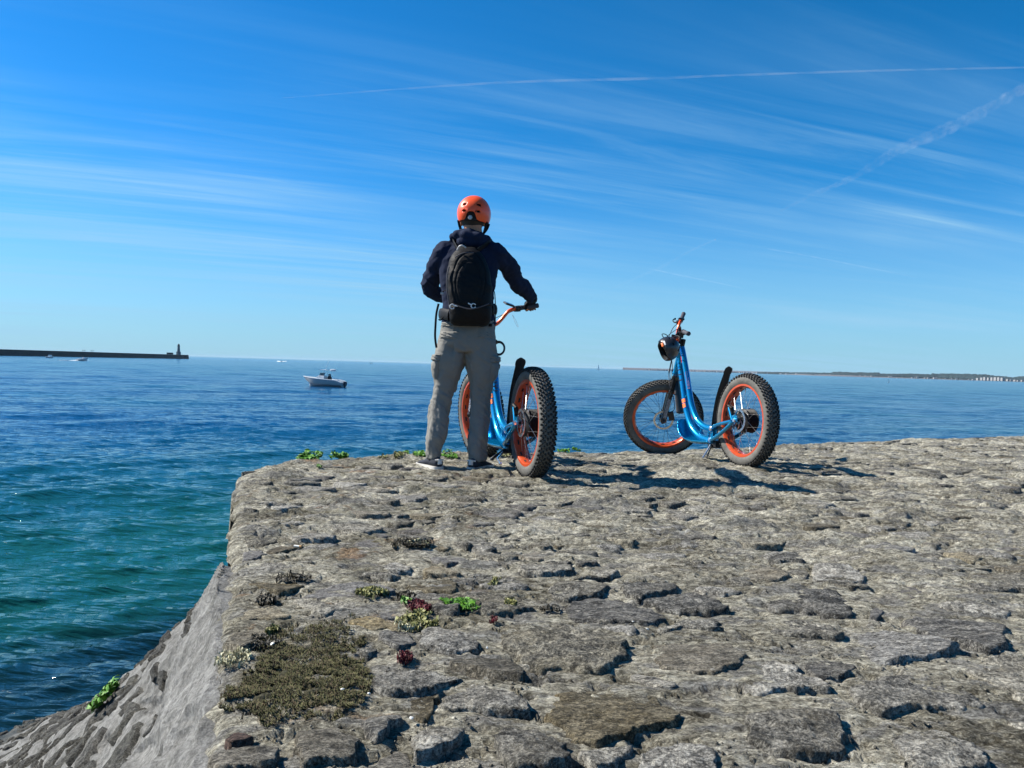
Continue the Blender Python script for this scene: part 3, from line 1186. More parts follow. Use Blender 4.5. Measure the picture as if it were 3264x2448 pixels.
rw = random.Random(12)
placed = []
tri = 0
while tri < 16000 and len(placed) < 295:
    tri += 1
    s = rw.uniform(0.005, 0.9)
    u = 1.02 - rw.random() ** 1.0 * 0.98
    P, A, B = wall_frame(s, u)
    la = np.linalg.norm(A)
    lb = np.linalg.norm(B)
    if P[2] < -2.62 or la < 1e-6:
        continue
    # the lower, outer part is faced with stones; nearer the quay it is rendered over
    vq = CAM_R.transposed() @ (Vector(P) - cam.location)
    qx_, qy_ = 1632 + FPX * vq.x / -vq.z, 1224 - FPX * vq.y / -vq.z
    lim = 575 - (qy_ - 2150) * 0.35 + 60 * (vnoise(np.array([s * 9]), np.array([u * 5]), 6)[0] - 0.5)
    inside = qx_ < lim and P[2] < -0.35 and qy_ > 2185
    outside = qx_ < -160 or qy_ > 2600 or qx_ > 760
    if tri < 11000 and (outside or len(placed) > 200):
        continue
    if tri >= 11000:
        if not outside or P[2] > -0.7:
            continue
        inside = True
    if not inside and (rw.random() > 0.10 or P[2] > -0.25 or qy_ < 1900):
        continue
    r = rw.uniform(0.085, 0.150) * (1.0 if inside else 0.40)
    # local frame on the slope: long axis runs up the slope towards the far ridge
    Au = A / la
    Bu = B / lb
    n = np.cross(Au, Bu)
    n /= np.linalg.norm(n)
    if n[2] < 0:
        n = -n
    Bt = np.cross(n, Au)
    if Bt @ Bu < 0:
        Bt = -Bt
    ang = rw.gauss(-0.35, 0.15)
    ax = Au * math.cos(ang) + Bt * math.sin(ang)
    ay = np.cross(n, ax)
    nt_, nr_ = 30, 7
    k1 = rw.uniform(0.46, 0.66)
    bad = False
    for q in placed:
        rel = P - q[0]
        if np.linalg.norm(rel) < (r + q[1]) * 1.2 and math.hypot(rel @ ax, (rel @ ay) / k1) < (r + q[1]) * 1.14:
            bad = True
            break
    if bad:
        continue
    placed.append((P, r))
    verts = []
    tq = np.linspace(0, 2 * math.pi, nt_, endpoint=False)
    corner = 1 + 0.16 * np.cos(3 * tq + rw.uniform(0, 6)) + 0.10 * np.cos(4 * tq + rw.uniform(0, 6)) + 0.05 * np.cos(7 * tq + rw.uniform(0, 6))
    for ri in range(nr_):
        rho = (ri + 0.6) / (nr_ - 0.4)
        for k in range(nt_):
            q = rho * corner[k] * r
            xy = ax * (q * math.cos(tq[k])) + ay * (q * math.sin(tq[k]) * k1)
            pt = P + xy
            verts.append((pt, rho))
    PT = np.array([v[0] for v in verts])
    rh = np.array([v[1] for v in verts])
    lift = wall_relief(PT) + 0.006 + 0.008 * (1 - sstep(0.82, 1.0, rh)) - 0.05 * sstep(0.86, 1.0, rh) + (fbm(PT[:, 0] * 20, PT[:, 1] * 20, 3, 44) - 0.5) * 0.012
    # follow the curvature of the slope
    PT = PT + n * lift[:, None] - n * 0.0
    cen = P + n * (wall_relief(P[None])[0] + 0.014)
    F = []
    for ri in range(nr_ - 1):
        for k in range(nt_):
            k2 = (k + 1) % nt_
            F.append([ri * nt_ + k, (ri + 1) * nt_ + k, (ri + 1) * nt_ + k2, ri * nt_ + k2])
    F += [[nr_ * nt_, k, (k + 1) % nt_] for k in range(nt_)]
    ob = new_obj('stone', np.concatenate([PT, cen[None]]) - P, F, M_wstone, sea_wall)
    ob.location = Vector(P)

# ------------------------------------------------------------------ sea
def water_mat():
    m = NT('sea_water')
    geo = m.n('ShaderNodeNewGeometry')
    p = geo.outputs['Position']
    se = m.n('ShaderNodeSeparateXYZ')
    m.l(p, se.inputs[0])
    ln = m.n('ShaderNodeVectorMath', operation='LENGTH')
    m.l(p, ln.inputs[0])
    d = ln.outputs['Value']
    far = m.math('LOGARITHM', m.math('MAXIMUM', d, 1.0), 10.0)
    wob = m.math('MULTIPLY', m.math('SUBTRACT', m.noise(p, 0.09, 5, 0.6), 0.5), 0.34)
    fv = m.math('ADD', far, wob)
    # shallow green near the quay, deep blue further out, green-grey band in mid distance
    col = m.ramp(m.rng(fv, 0.7, 3.6, 0, 1, False), [
        (0.00, (0.002, 0.030, 0.040)), (0.075, (0.004, 0.048, 0.046)), (0.16, (0.005, 0.066, 0.060)), (0.235, (0.003, 0.055, 0.082)),
        (0.32, (0.001, 0.042, 0.115)), (0.45, (0.001, 0.045, 0.130)), (0.58, (0.001, 0.055, 0.120)),
        (0.72, (0.001, 0.050, 0.115)), (1.0, (0.001, 0.045, 0.100))])
    teal = m.rng(m.noise(p, 0.045, 4, 0.6), 0.50, 0.66)
    col = m.mix(m.math('MULTIPLY', m.math('MULTIPLY', teal, m.rng(fv, 1.45, 1.75)), 0.42), col, (0.001, 0.085, 0.110))
    # weed-grown rock under the surface along the foot of the wall
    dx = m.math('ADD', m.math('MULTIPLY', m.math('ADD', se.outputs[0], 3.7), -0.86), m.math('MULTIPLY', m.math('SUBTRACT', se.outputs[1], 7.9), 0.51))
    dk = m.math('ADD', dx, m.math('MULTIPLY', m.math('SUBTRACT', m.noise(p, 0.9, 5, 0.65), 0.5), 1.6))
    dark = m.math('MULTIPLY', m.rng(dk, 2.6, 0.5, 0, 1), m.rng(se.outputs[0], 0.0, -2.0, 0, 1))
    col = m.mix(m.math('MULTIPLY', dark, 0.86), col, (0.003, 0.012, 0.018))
    # ripples
    mp = m.n('ShaderNodeMapping')
    mp.inputs['Rotation'].default_value = (0, 0, math.radians(-20))
    mp.inputs['Scale'].default_value = (0.50, 1.6, 1)
    m.l(p, mp.inputs[0])
    v = mp.outputs[0]
    n1 = m.noise(v, 3.2, 5, 0.62, 0.4)
    n2 = m.noise(v, 0.75, 6, 0.66, 0.3)
    n3 = m.noise(v, 0.17, 6, 0.68)
    b1 = m.bump(n1, 0.8, 0.018)
    b2 = m.bump(n2, 0.9, 0.14, b1)
    b3 = m.bump(n3, 0.9, 0.75, b2)
    m.set(color=col, rough=m.rng(far, 1.0, 2.6, 0.04, 0.12), normal=b3, ior=1.333, spec=0.5)
    return m.m


M_water = water_mat()


gt = list(np.arange(-1.15, 1.1501, 0.0034))
st = 0.0034
while gt[-1] < 400:
    st *= 1.22
    gt.append(gt[-1] + st)
    gt.insert(0, gt[0] - st)
gt = np.array(gt)
gy = [4.2]
while gy[-1] < 60000:
    gy.append(gy[-1] * (1.0085 if gy[-1] < 300 else 1.02))
gy = np.array([-3000.0, -200.0, -20.0, 0.0, 2.0, 3.4] + gy)
WX = np.clip(gt[None, :] * np.maximum(gy, 4.2)[:, None], -60000, 60000)
WY = np.repeat(gy[:, None], len(gt), 1)
WX += np.sign(WX) * 0.0
dxs = np.gradient(WX, axis=1)
dys = np.gradient(gy)[:, None] + 0 * WX
rw2 = np.random.default_rng(4)
WZ = np.zeros_like(WX)
main = math.radians(112)      # direction the swell travels along: mostly away / towards the quay
for i in range(95):
    lam = 0.22 * (1.062 ** i)
    if lam > 22:
        break
    th = main + rw2.normal(0, 0.30 if lam < 3 else 0.4)
    kx, ky = math.cos(th), math.sin(th)
    k = 2 * math.pi / lam
    amp = 0.0068 * lam ** 0.74 * rw2.uniform(0.5, 1.2) * (1.75 if lam < 1.0 else (1.05 if lam < 1.8 else (0.60 if lam < 5 else 0.42)))
    damp = 1 / (1 + (3.2 * np.abs(kx) * dxs / lam) ** 4) / (1 + (3.2 * np.abs(ky) * dys / lam) ** 4)
    mask = damp > 0.02
    mod = 0.6 + 0.8 * vnoise(WX / (lam * 5) + i, WY / (lam * 5), i)
    ph = k * (kx * WX + ky * WY) + rw2.uniform(0, 6.28)
    sn = np.sin(ph)
    WZ += np.where(mask, amp * damp * mod * (sn + 0.25 * np.cos(2 * ph)), 0)
wr, wc = WX.shape
VWt = np.stack([WX, WY, WATER_Z + WZ], -1).reshape(-1, 3)
iw = np.arange(wr * wc).reshape(wr, wc)
FWt = np.stack([iw[:-1, :-1], iw[:-1, 1:], iw[1:, 1:], iw[1:, :-1]], -1).reshape(-1, 4)
water = new_obj('water', VWt, FWt, M_water)
water['kind'] = 'structure'
print('water verts', len(VWt), 'stones', len(stones), 'wall stones', len(placed))
# ------------------------------------------------------------------ fat tyre standing scooters
def paint_blue():
    m = NT('blue_metallic_paint')
    v = m.coord('Object')
    n = m.noise(v, 900, 2, 0.5)
    fl = m.rng(n, 0.35, 0.7)
    dirt = m.rng(m.noise(v, 22, 5, 0.7), 0.60, 0.80)
    col = m.mix(fl, (0.0, 0.24, 0.48), (0.004, 0.33, 0.60))
    col = m.mix(m.math('MULTIPLY', dirt, 0.18), col, (0.25, 0.24, 0.2))
    m.set(color=col, metal=0.72, rough=m.rng(n, 0.2, 0.8, 0.20, 0.30), coat=0.7, coatr=0.08)
    return m.m


def rubber(name, c, dusty):
    m = NT(name)
    v = m.coord('Object')
    a = m.noise(v, 9, 4, 0.6)
    b = m.noise(v, 120, 4, 0.7)
    col = m.mix(m.rng(m.math('ADD', m.math('MULTIPLY', a, 0.6), m.math('MULTIPLY', b, 0.4)), 0.35, 0.65), c, dusty)
    m.set(color=col, rough=0.78, normal=m.bump(b, 0.25, 0.0015), spec=0.3)
    return m.m


M_blue = paint_blue()
M_tyre = rubber('dusty_tyre_rubber', (0.070, 0.068, 0.062), (0.15, 0.145, 0.13))
M_tread = rubber('black_tread_rubber', (0.012, 0.012, 0.013), (0.035, 0.034, 0.032))
M_orange = simple_mat('orange_anodised_rim', (0.55, 0.070, 0.014), 0.34, 0.25, 0.12, 40, 0, 0, 0.4)
M_orangebar = simple_mat('orange_handlebar', (0.82, 0.10, 0.015), 0.25, 0.25, 0.08, 40, 0, 0, 0.6)
M_black = simple_mat('black_plastic', (0.016, 0.016, 0.018), 0.42, 0.0, 0.2, 60, 0.15, 0.0006)
M_blackmetal = simple_mat('black_metal', (0.008, 0.008, 0.009), 0.55, 0.0, 0.2, 50, 0, 0.002, 0, 0.3)
M_gloss = simple_mat('gloss_black_fork', (0.012, 0.012, 0.014), 0.16, 0.0, 0.2, 50, 0, 0, 0.6)
M_steel = simple_mat('brushed_steel', (0.55, 0.55, 0.56), 0.28, 0.95, 0.12, 90)
M_alu = simple_mat('silver_aluminium', (0.72, 0.72, 0.74), 0.22, 0.9, 0.08, 60)
M_grip = simple_mat('grey_black_grip', (0.055, 0.052, 0.062), 0.7, 0.0, 0.25, 180, 0.5, 0.001)
M_white = simple_mat('white_print', (0.70, 0.70, 0.70), 0.4, 0.0, 0.05, 60)
M_greyprint = simple_mat('grey_print', (0.36, 0.37, 0.40), 0.4, 0.0, 0.15, 300)
M_darkprint = simple_mat('dark_print', (0.008, 0.012, 0.045), 0.35, 0.0, 0.2, 60)
M_orangeprint = simple_mat('orange_print', (0.95, 0.20, 0.04), 0.45, 0.0, 0.06, 60)
M_redprint = simple_mat('red_print', (0.70, 0.05, 0.02), 0.45, 0.0, 0.1, 60)
M_lens = simple_mat('screen_glass', (0.10, 0.11, 0.12), 0.12, 0.2, 0.1, 60, 0, 0, 0.8)

HEAD_A = math.radians(68)
P0 = Vector((1.07, 0, 0.83))
AXS = Vector((-math.cos(HEAD_A), 0, math.sin(HEAD_A)))
FWD = Vector((math.sin(HEAD_A), 0, math.cos(HEAD_A)))
R_AX = Vector((0, 0, 0.36))
F_AX = Vector((1.285, 0, 0.36))


def on_axis(t, f=0.0, y=0.0):
    return P0 + AXS * t + FWD * f + Vector((0, y, 0))


def wheel_parts(rear):
    """wheel in its own frame: axle along y, centre at the origin. returns [(name, MB, material, kind)] ; first is the rim"""
    n = 72
    rim = MB()
    prof = [(0.2765, 0.040), (0.2765, 0.0435), (0.262, 0.0435), (0.256, 0.036), (0.250, 0.018), (0.249, 0), (0.250, -0.018), (0.256, -0.036), (0.262, -0.0435), (0.2765, -0.0435), (0.2765, -0.040), (0.259, -0.033), (0.255, 0), (0.259, 0.033)]
    rim.lathe(prof, (0, 0, 0), (0, 1, 0), n, closed=True)
    slots = MB()
    for k in range(16):
        for s in (-1, 1):
            a = 2 * math.pi * (k + 0.5 * (s > 0)) / 16
            c = Vector((math.cos(a), 0, math.sin(a)))
            t = Vector((-math.sin(a), 0, math.cos(a)))
            M3 = Matrix((t, Vector((0, 1, 0)), c)).transposed()
            slots.box(c * 0.2512 + Vector((0, 0.020 * s, 0)), (0.034, 0.0105, 0.006), M3)
    tyre = MB()
    half = [(0.272, 0.0395), (0.283, 0.0475), (0.298, 0.0525), (0.314, 0.0525), (0.328, 0.0480), (0.339, 0.0385), (0.3475, 0.024), (0.351, 0.008)]
    prof = half + [(r, -y) for r, y in reversed(half)]
    prof += [(0.262, -0.034), (0.262, 0.034)]
    tyre.lathe(prof, (0, 0, 0), (0, 1, 0), 96, closed=True)
    tread = MB()
    rows = [(0.352, 0.009, 0.0, 0.0155, 0.010), (0.3495, 0.0255, 0.5, 0.0145, 0.010), (0.343, 0.0385, 0.0, 0.0135, 0.010), (0.3335, 0.0475, 0.5, 0.0115, 0.011)]
    nk = 64
    rk = random.Random(3)
    for (r, y, ph, lx, ly) in rows:
        for s in (-1, 1):
            for k in range(nk):
                a = 2 * math.pi * (k + ph + (0.25 if s > 0 else 0)) / nk
                c = Vector((math.cos(a), 0, math.sin(a)))
                t = Vector((-math.sin(a), 0, math.cos(a)))
                tilt = {0.009: 0.1, 0.0255: 0.38, 0.0385: 0.75, 0.0475: 1.12}[y] * s
                nn = (c * math.cos(tilt) + Vector((0, 1, 0)) * math.sin(tilt)).normalized()
                b = nn.cross(t).normalized()
                sk = rk.choice((-1, 1)) * 0.28
                t2 = (t * math.cos(sk) + b * math.sin(sk)).normalized()
                b2 = nn.cross(t2).normalized()
                M3 = Matrix((t2, b2, nn)).transposed()
                tread.box(c * r + Vector((0, y * s, 0)) + nn * 0.002, (lx, ly, 0.0105), M3)
    spk = MB()
    hr = 0.088 if rear else 0.030
    hy = 0.045 if rear else 0.036
    ns = 36 if rear else 32
    for k in range(ns):
        s = 1 if k % 2 else -1
        a0 = 2 * math.pi * k / ns
        off = (0.42 if rear else 1.15) * (1 if (k // 2) % 2 else -1)
        p1 = Vector((math.cos(a0 + off) * hr, hy * s, math.sin(a0 + off) * hr))
        p2 = Vector((math.cos(a0) * 0.252, 0.008 * s, math.sin(a0) * 0.252))
        spk.tube([p1, p2], 0.00125, 5, False)
        spk.tube([p2 * 0.955 + p1 * 0.045, p2], 0.0022, 5, True)
    hub = MB()
    if rear:
        hub.lathe([(0.022, -0.068), (0.055, -0.064), (0.086, -0.052), (0.093, -0.046), (0.093, -0.041), (0.083, -0.037), (0.083, 0.030), (0.093, 0.034), (0.093, 0.040), (0.084, 0.046), (0.050, 0.058), (0.026, 0.064)], (0, 0, 0), (0, 1, 0), 40)
        for k in range(8):
            hub.lathe([(0.0860, -0.032 + k * 0.008), (0.0885, -0.030 + k * 0.008), (0.0860, -0.028 + k * 0.008)], (0, 0, 0), (0, 1, 0), 40)
        hub.tube([(0, -0.105, 0), (0, 0.105, 0)], 0.008, 12)
    else:
        hub.lathe([(0.018, -0.055), (0.018, -0.040), (0.034, -0.038), (0.034, -0.033), (0.018, -0.028), (0.016, 0.028), (0.034, 0.033), (0.034, 0.038), (0.024, 0.044), (0.024, 0.052)], (0, 0, 0), (0, 1, 0), 28)
        hub.tube([(0, -0.078, 0), (0, 0.078, 0)], 0.007, 12)
    disc = MB()
    dy = 0.072 if rear else 0.060
    Ro, Ri = 0.090, 0.072
    disc.lathe([(Ro, dy - 0.001), (Ro, dy + 0.001), (Ri, dy + 0.001), (Ri, dy - 0.001)], (0, 0, 0), (0, 1, 0), 48, closed=True)
    for k in range(6):
        a = 2 * math.pi * k / 6
        pts = []
        for j in range(6):
            f = j / 5
            r = 0.026 + (Ri + 0.002 - 0.026) * f
            aa = a + 0.7 * f
            pts.append(Vector((math.cos(aa) * r, dy, math.sin(aa) * r)))
        disc.tube(pts, 0.0042, 6, True, (1, 0.3), (0, 1, 0))
    disc.lathe([(0.030, dy - 0.002), (0.030, dy + 0.002), (0.012, dy + 0.002), (0.012, dy - 0.002)], (0, 0, 0), (0, 1, 0), 28, closed=True)
    holes = MB()
    for k in range(30):
        a = 2 * math.pi * k / 30
        r = 0.0775 if k % 2 else 0.0845
        holes.tube([(math.cos(a) * r, dy - 0.0016, math.sin(a) * r), (math.cos(a) * r, dy + 0.0016, math.sin(a) * r)], 0.0028, 6)
    return rim, slots, tyre, tread, spk, hub, disc, holes


def make_wheel(parent, rear, mat4):
    rim, slots, tyre, tread, spk, hub, disc, holes = wheel_parts(rear)
    w = rim.build('wheel', M_orange, parent)
    w.matrix_local = mat4
    slots.build('rim_slot_row', M_tread, w)['kind'] = 'stuff'
    tyre.build('tyre', M_tyre if rear else M_tyre, w)
    tread.build('tread_knobs', M_tread, w, 0)['kind'] = 'stuff'
    spk.build('spokes', M_steel if rear else M_blackmetal, w)['kind'] = 'stuff'
    hub.build('hub_motor' if rear else 'hub', M_blackmetal, w)
    disc.build('brake_disc', M_steel, w)
    holes.build('disc_holes', M_tread, w)['kind'] = 'stuff'
    v = MB()
    v.tube([(0.02, 0, 0.252), (0.02, 0.004, 0.222)], 0.0035, 8)
    v.build('valve', M_black, w)
    return w


def text_obj(name, s, size, mat, parent, M4, depth=0.0006):
    cu = bpy.data.curves.new(name, 'FONT')
    cu.body = s
    cu.size = size
    cu.extrude = depth
    cu.align_x = 'CENTER'
    cu.align_y = 'CENTER'
    o = bpy.data.objects.new(name, cu)
    COL.objects.link(o)
    bpy.context.view_layer.update()
    dg = bpy.context.evaluated_depsgraph_get()
    me = bpy.data.meshes.new_from_object(o.evaluated_get(dg))
    COL.objects.unlink(o)
    bpy.data.objects.remove(o)
    bpy.data.curves.remove(cu)
    ob = bpy.data.objects.new(name, me)
    COL.objects.link(ob)
    me.materials.clear()
    me.materials.append(mat)
    ob.parent = parent
    ob.matrix_local = M4
    return ob


def frame4(x, y, z, o):
    """matrix with given axes and origin"""
    x, y, z, o = Vector(x), Vector(y), Vector(z), Vector(o)
    m = Matrix.Identity(4)
    for i in range(3):
        m[i][0] = x[i]
        m[i][1] = y[i]
        m[i][2] = z[i]
        m[i][3] = o[i]
    return m


LOW_TUBE = [(0.900, 0.905), (0.872, 0.80), (0.835, 0.66), (0.800, 0.52), (0.762, 0.40), (0.700, 0.285), (0.610, 0.215), (0.510, 0.190), (0.420, 0.182)]
UP_TUBE = [(0.862, 0.965), (0.822, 0.84), (0.780, 0.70), (0.745, 0.57), (0.708, 0.46), (0.648, 0.360), (0.570, 0.305), (0.490, 0.285), (0.420, 0.280)]


def stretch(pts):
    return [(x + 0.155 * max(0.0, min(1.0, (x - 0.42) / 0.45)), z + 0.030 * max(0.0, min(1.0, (z - 0.4) / 0.4))) for x, z in pts]


LOW_TUBE = stretch(LOW_TUBE)
UP_TUBE = stretch(UP_TUBE)


def make_scooter(steer, stand_down, letters):
    root = empty('electric_scooter')
    f = MB()
    f.tube([on_axis(-0.075), on_axis(0.135)], 0.030, 20)
    f.tube([on_axis(-0.082), on_axis(-0.070)], 0.034, 20)
    f.tube([on_axis(0.130), on_axis(0.142)], 0.034, 20)
    low = spline([(x, 0, z) for x, z in LOW_TUBE], 6)
    up = spline([(x, 0, z) for x, z in UP_TUBE], 6)
    f.tube(low, 0.0285, 18)
    f.tube(up, 0.0255, 18)
    # gussets between the two tubes
    for i in (3, 6, 7):
        a = Vector((LOW_TUBE[i][0], 0, LOW_TUBE[i][1]))
        b = Vector((UP_TUBE[i][0], 0, UP_TUBE[i][1]))
        f.tube([a, b], 0.011, 10)
    f.box((0.425, 0, 0.232), (0.030, 0.070, 0.125))
    f.build('frame', M_blue, root)
    for s in (-1, 1):
        st = MB()
        st.tube(spline([(0.425, 0.030 * s, 0.285), (0.36, 0.062 * s, 0.300), (0.24, 0.082 * s, 0.325), (0.05, 0.098 * s, 0.352)], 5), 0.0140, 12)
        st.tube(spline([(0.425, 0.030 * s, 0.188), (0.375, 0.066 * s, 0.196), (0.24, 0.086 * s, 0.240), (0.10, 0.098 * s, 0.305), (0.035, 0.099 * s, 0.350)], 5), 0.0155, 12)
        st.box((0.008, 0.098 * s, 0.372), (0.060, 0.010, 0.052))
        st.tube([(0.04, 0.098 * s, 0.36), (0.10, 0.090 * s, 0.455)], 0.010, 10)
        st.build('rear_stay', M_blue, root)
        bo = MB()
        bo.lathe([(0.020, 0.0), (0.020, 0.010), (0.014, 0.014), (0.0, 0.014)], (0.428, 0.040 * s, 0.285), (0, s, 0), 16)
        bo.lathe([(0.023, 0.0), (0.023, 0.012), (0.015, 0.016), (0.0, 0.016)], (0.428, 0.042 * s, 0.190), (0, s, 0), 16)
        bo.lathe([(0.014, 0.0), (0.014, 0.018), (0.0, 0.018)], (0, 0.098 * s, 0.36), (0, s, 0), 16)
        bo.build('pivot_bolts', M_alu, root)['kind'] = 'stuff'
    # step board with its upturned splash plate
    prof = [(0.400, 0.158, 0.085), (0.48, 0.155, 0.098), (0.58, 0.155, 0.112), (0.66, 0.166, 0.118), (0.725, 0.195, 0.120), (0.770, 0.240, 0.118), (0.797, 0.292, 0.108), (0.808, 0.335, 0.088), (0.812, 0.352, 0.05)]
    prof = [(x + 0.085 * max(0.0, (x - 0.42) / 0.39), z, w) for x, z, w in prof]
    P = spline([(x, 0, z) for x, z, w in prof], 4)
    Wd = np.interp(np.linspace(0, len(prof) - 1, len(P)), range(len(prof)), [w for _, _, w in prof])
    vs, fs = [], []
    ny = 12
    for i, (p, w) in enumerate(zip(P, Wd)):
        for j in range(ny + 1):
            t = -1 + 2 * j / ny
            lip = 0.026 * (abs(t) ** 6) * (1 if i < len(P) - 8 else 0.4)
            a = P[max(i - 1, 0)]
            b = P[min(i + 1, len(P) - 1)]
            tn = (b - a).normalized()
            nn = Vector((-tn.z, 0, tn.x))
            vs.append(p + Vector((0, t * w, 0)) + nn * lip)
    m1 = ny + 1
    for i in range(len(P) - 1):
        for j in range(ny):
            fs.append((i * m1 + j, i * m1 + j + 1, (i + 1) * m1 + j + 1, (i + 1) * m1 + j))
    deck = MB()
    deck.add(vs, fs)
    dk = deck.build('step_board', M_blue, root)
    so = dk.modifiers.new('thickness', 'SOLIDIFY')
    so.thickness = 0.004
    gp = MB()
    rg = random.Random(8)
    for s in (-1, 1):
        for k in range(10):
            x = 0.43 + k * 0.030
            gp.box((x, s * (0.075 + 0.006 * math.sin(k)), 0.1600 + (0.008 if k > 7 else 0)), (0.012 * rg.uniform(.6, 1.3), 0.014, 0.004))
    gp.build('board_cutouts', M_darkprint, dk)['kind'] = 'stuff'
    # battery / black block under the rear of the board
    bl = MB()
    bl.box((0.385, 0, 0.165), (0.075, 0.09, 0.050))
    bl.tube([(0.40, -0.05, 0.145), (0.40, 0.075, 0.145)], 0.016, 12)
    bl.build('stand_bracket', M_black, root)
    # stand
    ks = MB()
    if stand_down:
        ks.tube([(0.385, 0.070, 0.150), (0.352, 0.140, 0.075), (0.325, 0.200, 0.012)], [0.0085, 0.0075, 0.007], 12)
        k_ = ks.build('kickstand', M_alu, root)
        ft = MB()
        ft.tube([(0.330, 0.188, 0.024), (0.318, 0.212, 0.004), (0.300, 0.235, 0.000)], [0.010, 0.013, 0.008], 10)
        ft.build('stand_foot', M_black, k_)
        sp = MB()
        sp.tube([(0.395, 0.060, 0.13), (0.36, 0.10, 0.09), (0.358, 0.118, 0.055), (0.35, 0.112, 0.05)], 0.006, 8)
        sp.build('stand_spring', M_black, k_)
    else:
        ks.tube([(0.395, 0.070, 0.140), (0.250, 0.150, 0.110), (0.130, 0.165, 0.090)], [0.0090, 0.0078, 0.0075], 12)
        k_ = ks.build('kickstand', M_alu, root)
        ft = MB()
        ft.lathe([(0.0, -0.012), (0.012, -0.008), (0.013, 0), (0.010, 0.009), (0, 0.012)], (0.128, 0.165, 0.090), (1, 0, 0), 12)
        ft.build('stand_foot', M_alu, k_)
        sp = MB()
        sp.tube([(0.40, 0.065, 0.15), (0.43, 0.11, 0.11), (0.455, 0.135, 0.085), (0.40, 0.14, 0.09)], 0.010, 8)
        sp.build('stand_spring', M_black, k_)
    # rear mudguard blade
    fd = MB()
    pts = spline([(0.432, 0, 0.14), (0.428, 0, 0.26), (0.412, 0, 0.38), (0.368, 0, 0.54), (0.300, 0, 0.68), (0.245, 0, 0.775)], 6)
    rings = []
    nP = len(pts)
    for i, p in enumerate(pts):
        tn = (pts[min(i + 1, nP - 1)] - pts[max(i - 1, 0)]).normalized()
        nn = Vector((tn.z, 0, -tn.x))
        f_ = i / (nP - 1)
        wd = 0.030 + 0.012 * math.sin(math.pi * min(1, f_ * 1.1)) if f_ < 0.9 else 0.036
        if f_ > 0.93:
            wd *= math.sqrt(max(0.06, 1 - ((f_ - 0.93) / 0.07) ** 2))
        ring = []
        for k in range(14):
            a = 2 * math.pi * k / 14
            y = math.cos(a) * wd
            ring.append(p + Vector((0, y, 0)) + nn * (math.sin(a) * 0.006 + 0.010 * (1 - (y / 0.042) ** 2)))
        rings.append(ring)
    fd.loft(rings)
    fd.build('rear_mudguard', M_black, root)
    # mudguard blade hung in front of the down tube
    if stand_down:
        fd = MB()
        pts = spline([(1.095, 0, 0.765), (1.072, 0.004, 0.66), (1.046, 0.006, 0.55), (1.012, 0.006, 0.45), (0.990, 0.006, 0.395)], 6)
        rings = []
        nP = len(pts)
        for i, p in enumerate(pts):
            tn = (pts[min(i + 1, nP - 1)] - pts[max(i - 1, 0)]).normalized()
            nn = Vector((tn.z, 0, -tn.x))
            f_ = i / (nP - 1)
            wd = 0.020 + 0.020 * f_
            if f_ > 0.9:
                wd *= math.sqrt(max(0.05, 1 - ((f_ - 0.9) / 0.1) ** 2))
            rings.append([p + Vector((0, math.cos(2 * math.pi * k / 14) * wd, 0)) + nn * (math.sin(2 * math.pi * k / 14) * 0.007 + 0.014 * (1 - (math.cos(2 * math.pi * k / 14)) ** 2)) for k in range(14)])
        fd.loft(rings)
        fd.build('front_mudguard', M_black, root)
    make_wheel(root, True, Matrix.Translation(R_AX))
    # rear caliper
    rc = MB()
    rc.box((0.085, 0.082, 0.425), (0.045, 0.030, 0.060), Matrix.Rotation(0.6, 3, 'Y'))
    rc.tube([(0.075, 0.080, 0.45), (0.12, 0.085, 0.47)], 0.012, 10)
    rc.build('rear_brake_caliper', M_blackmetal, root)

    # ---- steered parts
    Rs = Matrix.Translation(P0) @ Matrix.Rotation(steer, 4, AXS) @ Matrix.Translation(-P0)
    fk = MB()
    fk.box(P0 - AXS * 0.100 + FWD * 0.006, (0.060, 0.190, 0.032), Matrix((FWD, Vector((0, 1, 0)), AXS)).transposed())
    top_t = -0.10
    for s in (-1, 1):
        a = on_axis(-0.095, 0.010, 0.080 * s)
        bot = F_AX + Vector((0, 0.078 * s, 0))
        d = (bot - a)
        up_end = a + d * 0.42
        fk.tube([a + AXS * 0.02, a], 0.021, 16)
        fk.tube([a + d * 0.30, a + d * 0.36, a + d * 0.5, a + d * 0.8, a + d * 0.93, bot + Vector((-0.004, 0, -0.012))], [0.0225, 0.0245, 0.0235, 0.022, 0.021, 0.014], 16)
        fk.box(bot + Vector((-0.002, 0, 0.0)), (0.032, 0.018, 0.040))
    # brace arch
    a1 = on_axis(-0.095, 0.010, 0.080)
    bb = F_AX + Vector((0, 0.078, 0))
    m_ = a1 + (bb - a1) * 0.40
    m2 = Vector((m_.x, -m_.y, m_.z))
    fk.tube(spline([m_, m_ + Vector((-0.030, -0.02, 0.055)), m_ + Vector((-0.036, -0.080, 0.075)), m2 + Vector((-0.030, 0.02, 0.055)), m2], 5), 0.011, 10)
    fork = fk.build('fork', M_gloss, root)
    fork.matrix_local = Rs
    for s in (-1, 1):
        sx = MB()
        a = on_axis(-0.095, 0.010, 0.080 * s)
        bot = F_AX + Vector((0, 0.078 * s, 0))
        sx.tube([a, a + (bot - a) * 0.34], 0.0165, 16)
        sx.build('stanchion', M_blackmetal, fork)
    # lettered sticker on the left leg
    a = on_axis(-0.095, 0.010, 0.080)
    bot = F_AX + Vector((0, 0.078, 0))
    dn = (bot - a).normalized()
    side = Vector((0, 1, 0))
    bx = dn.cross(side).normalized()
    cpos = a + (bot - a) * 0.70 + side * 0.0225
    lb = MB()
    lb.box(cpos, (0.185, 0.026, 0.003), Matrix((-dn, -bx, side)).transposed())
    lab = lb.build('fork_label', M_greyprint, fork)
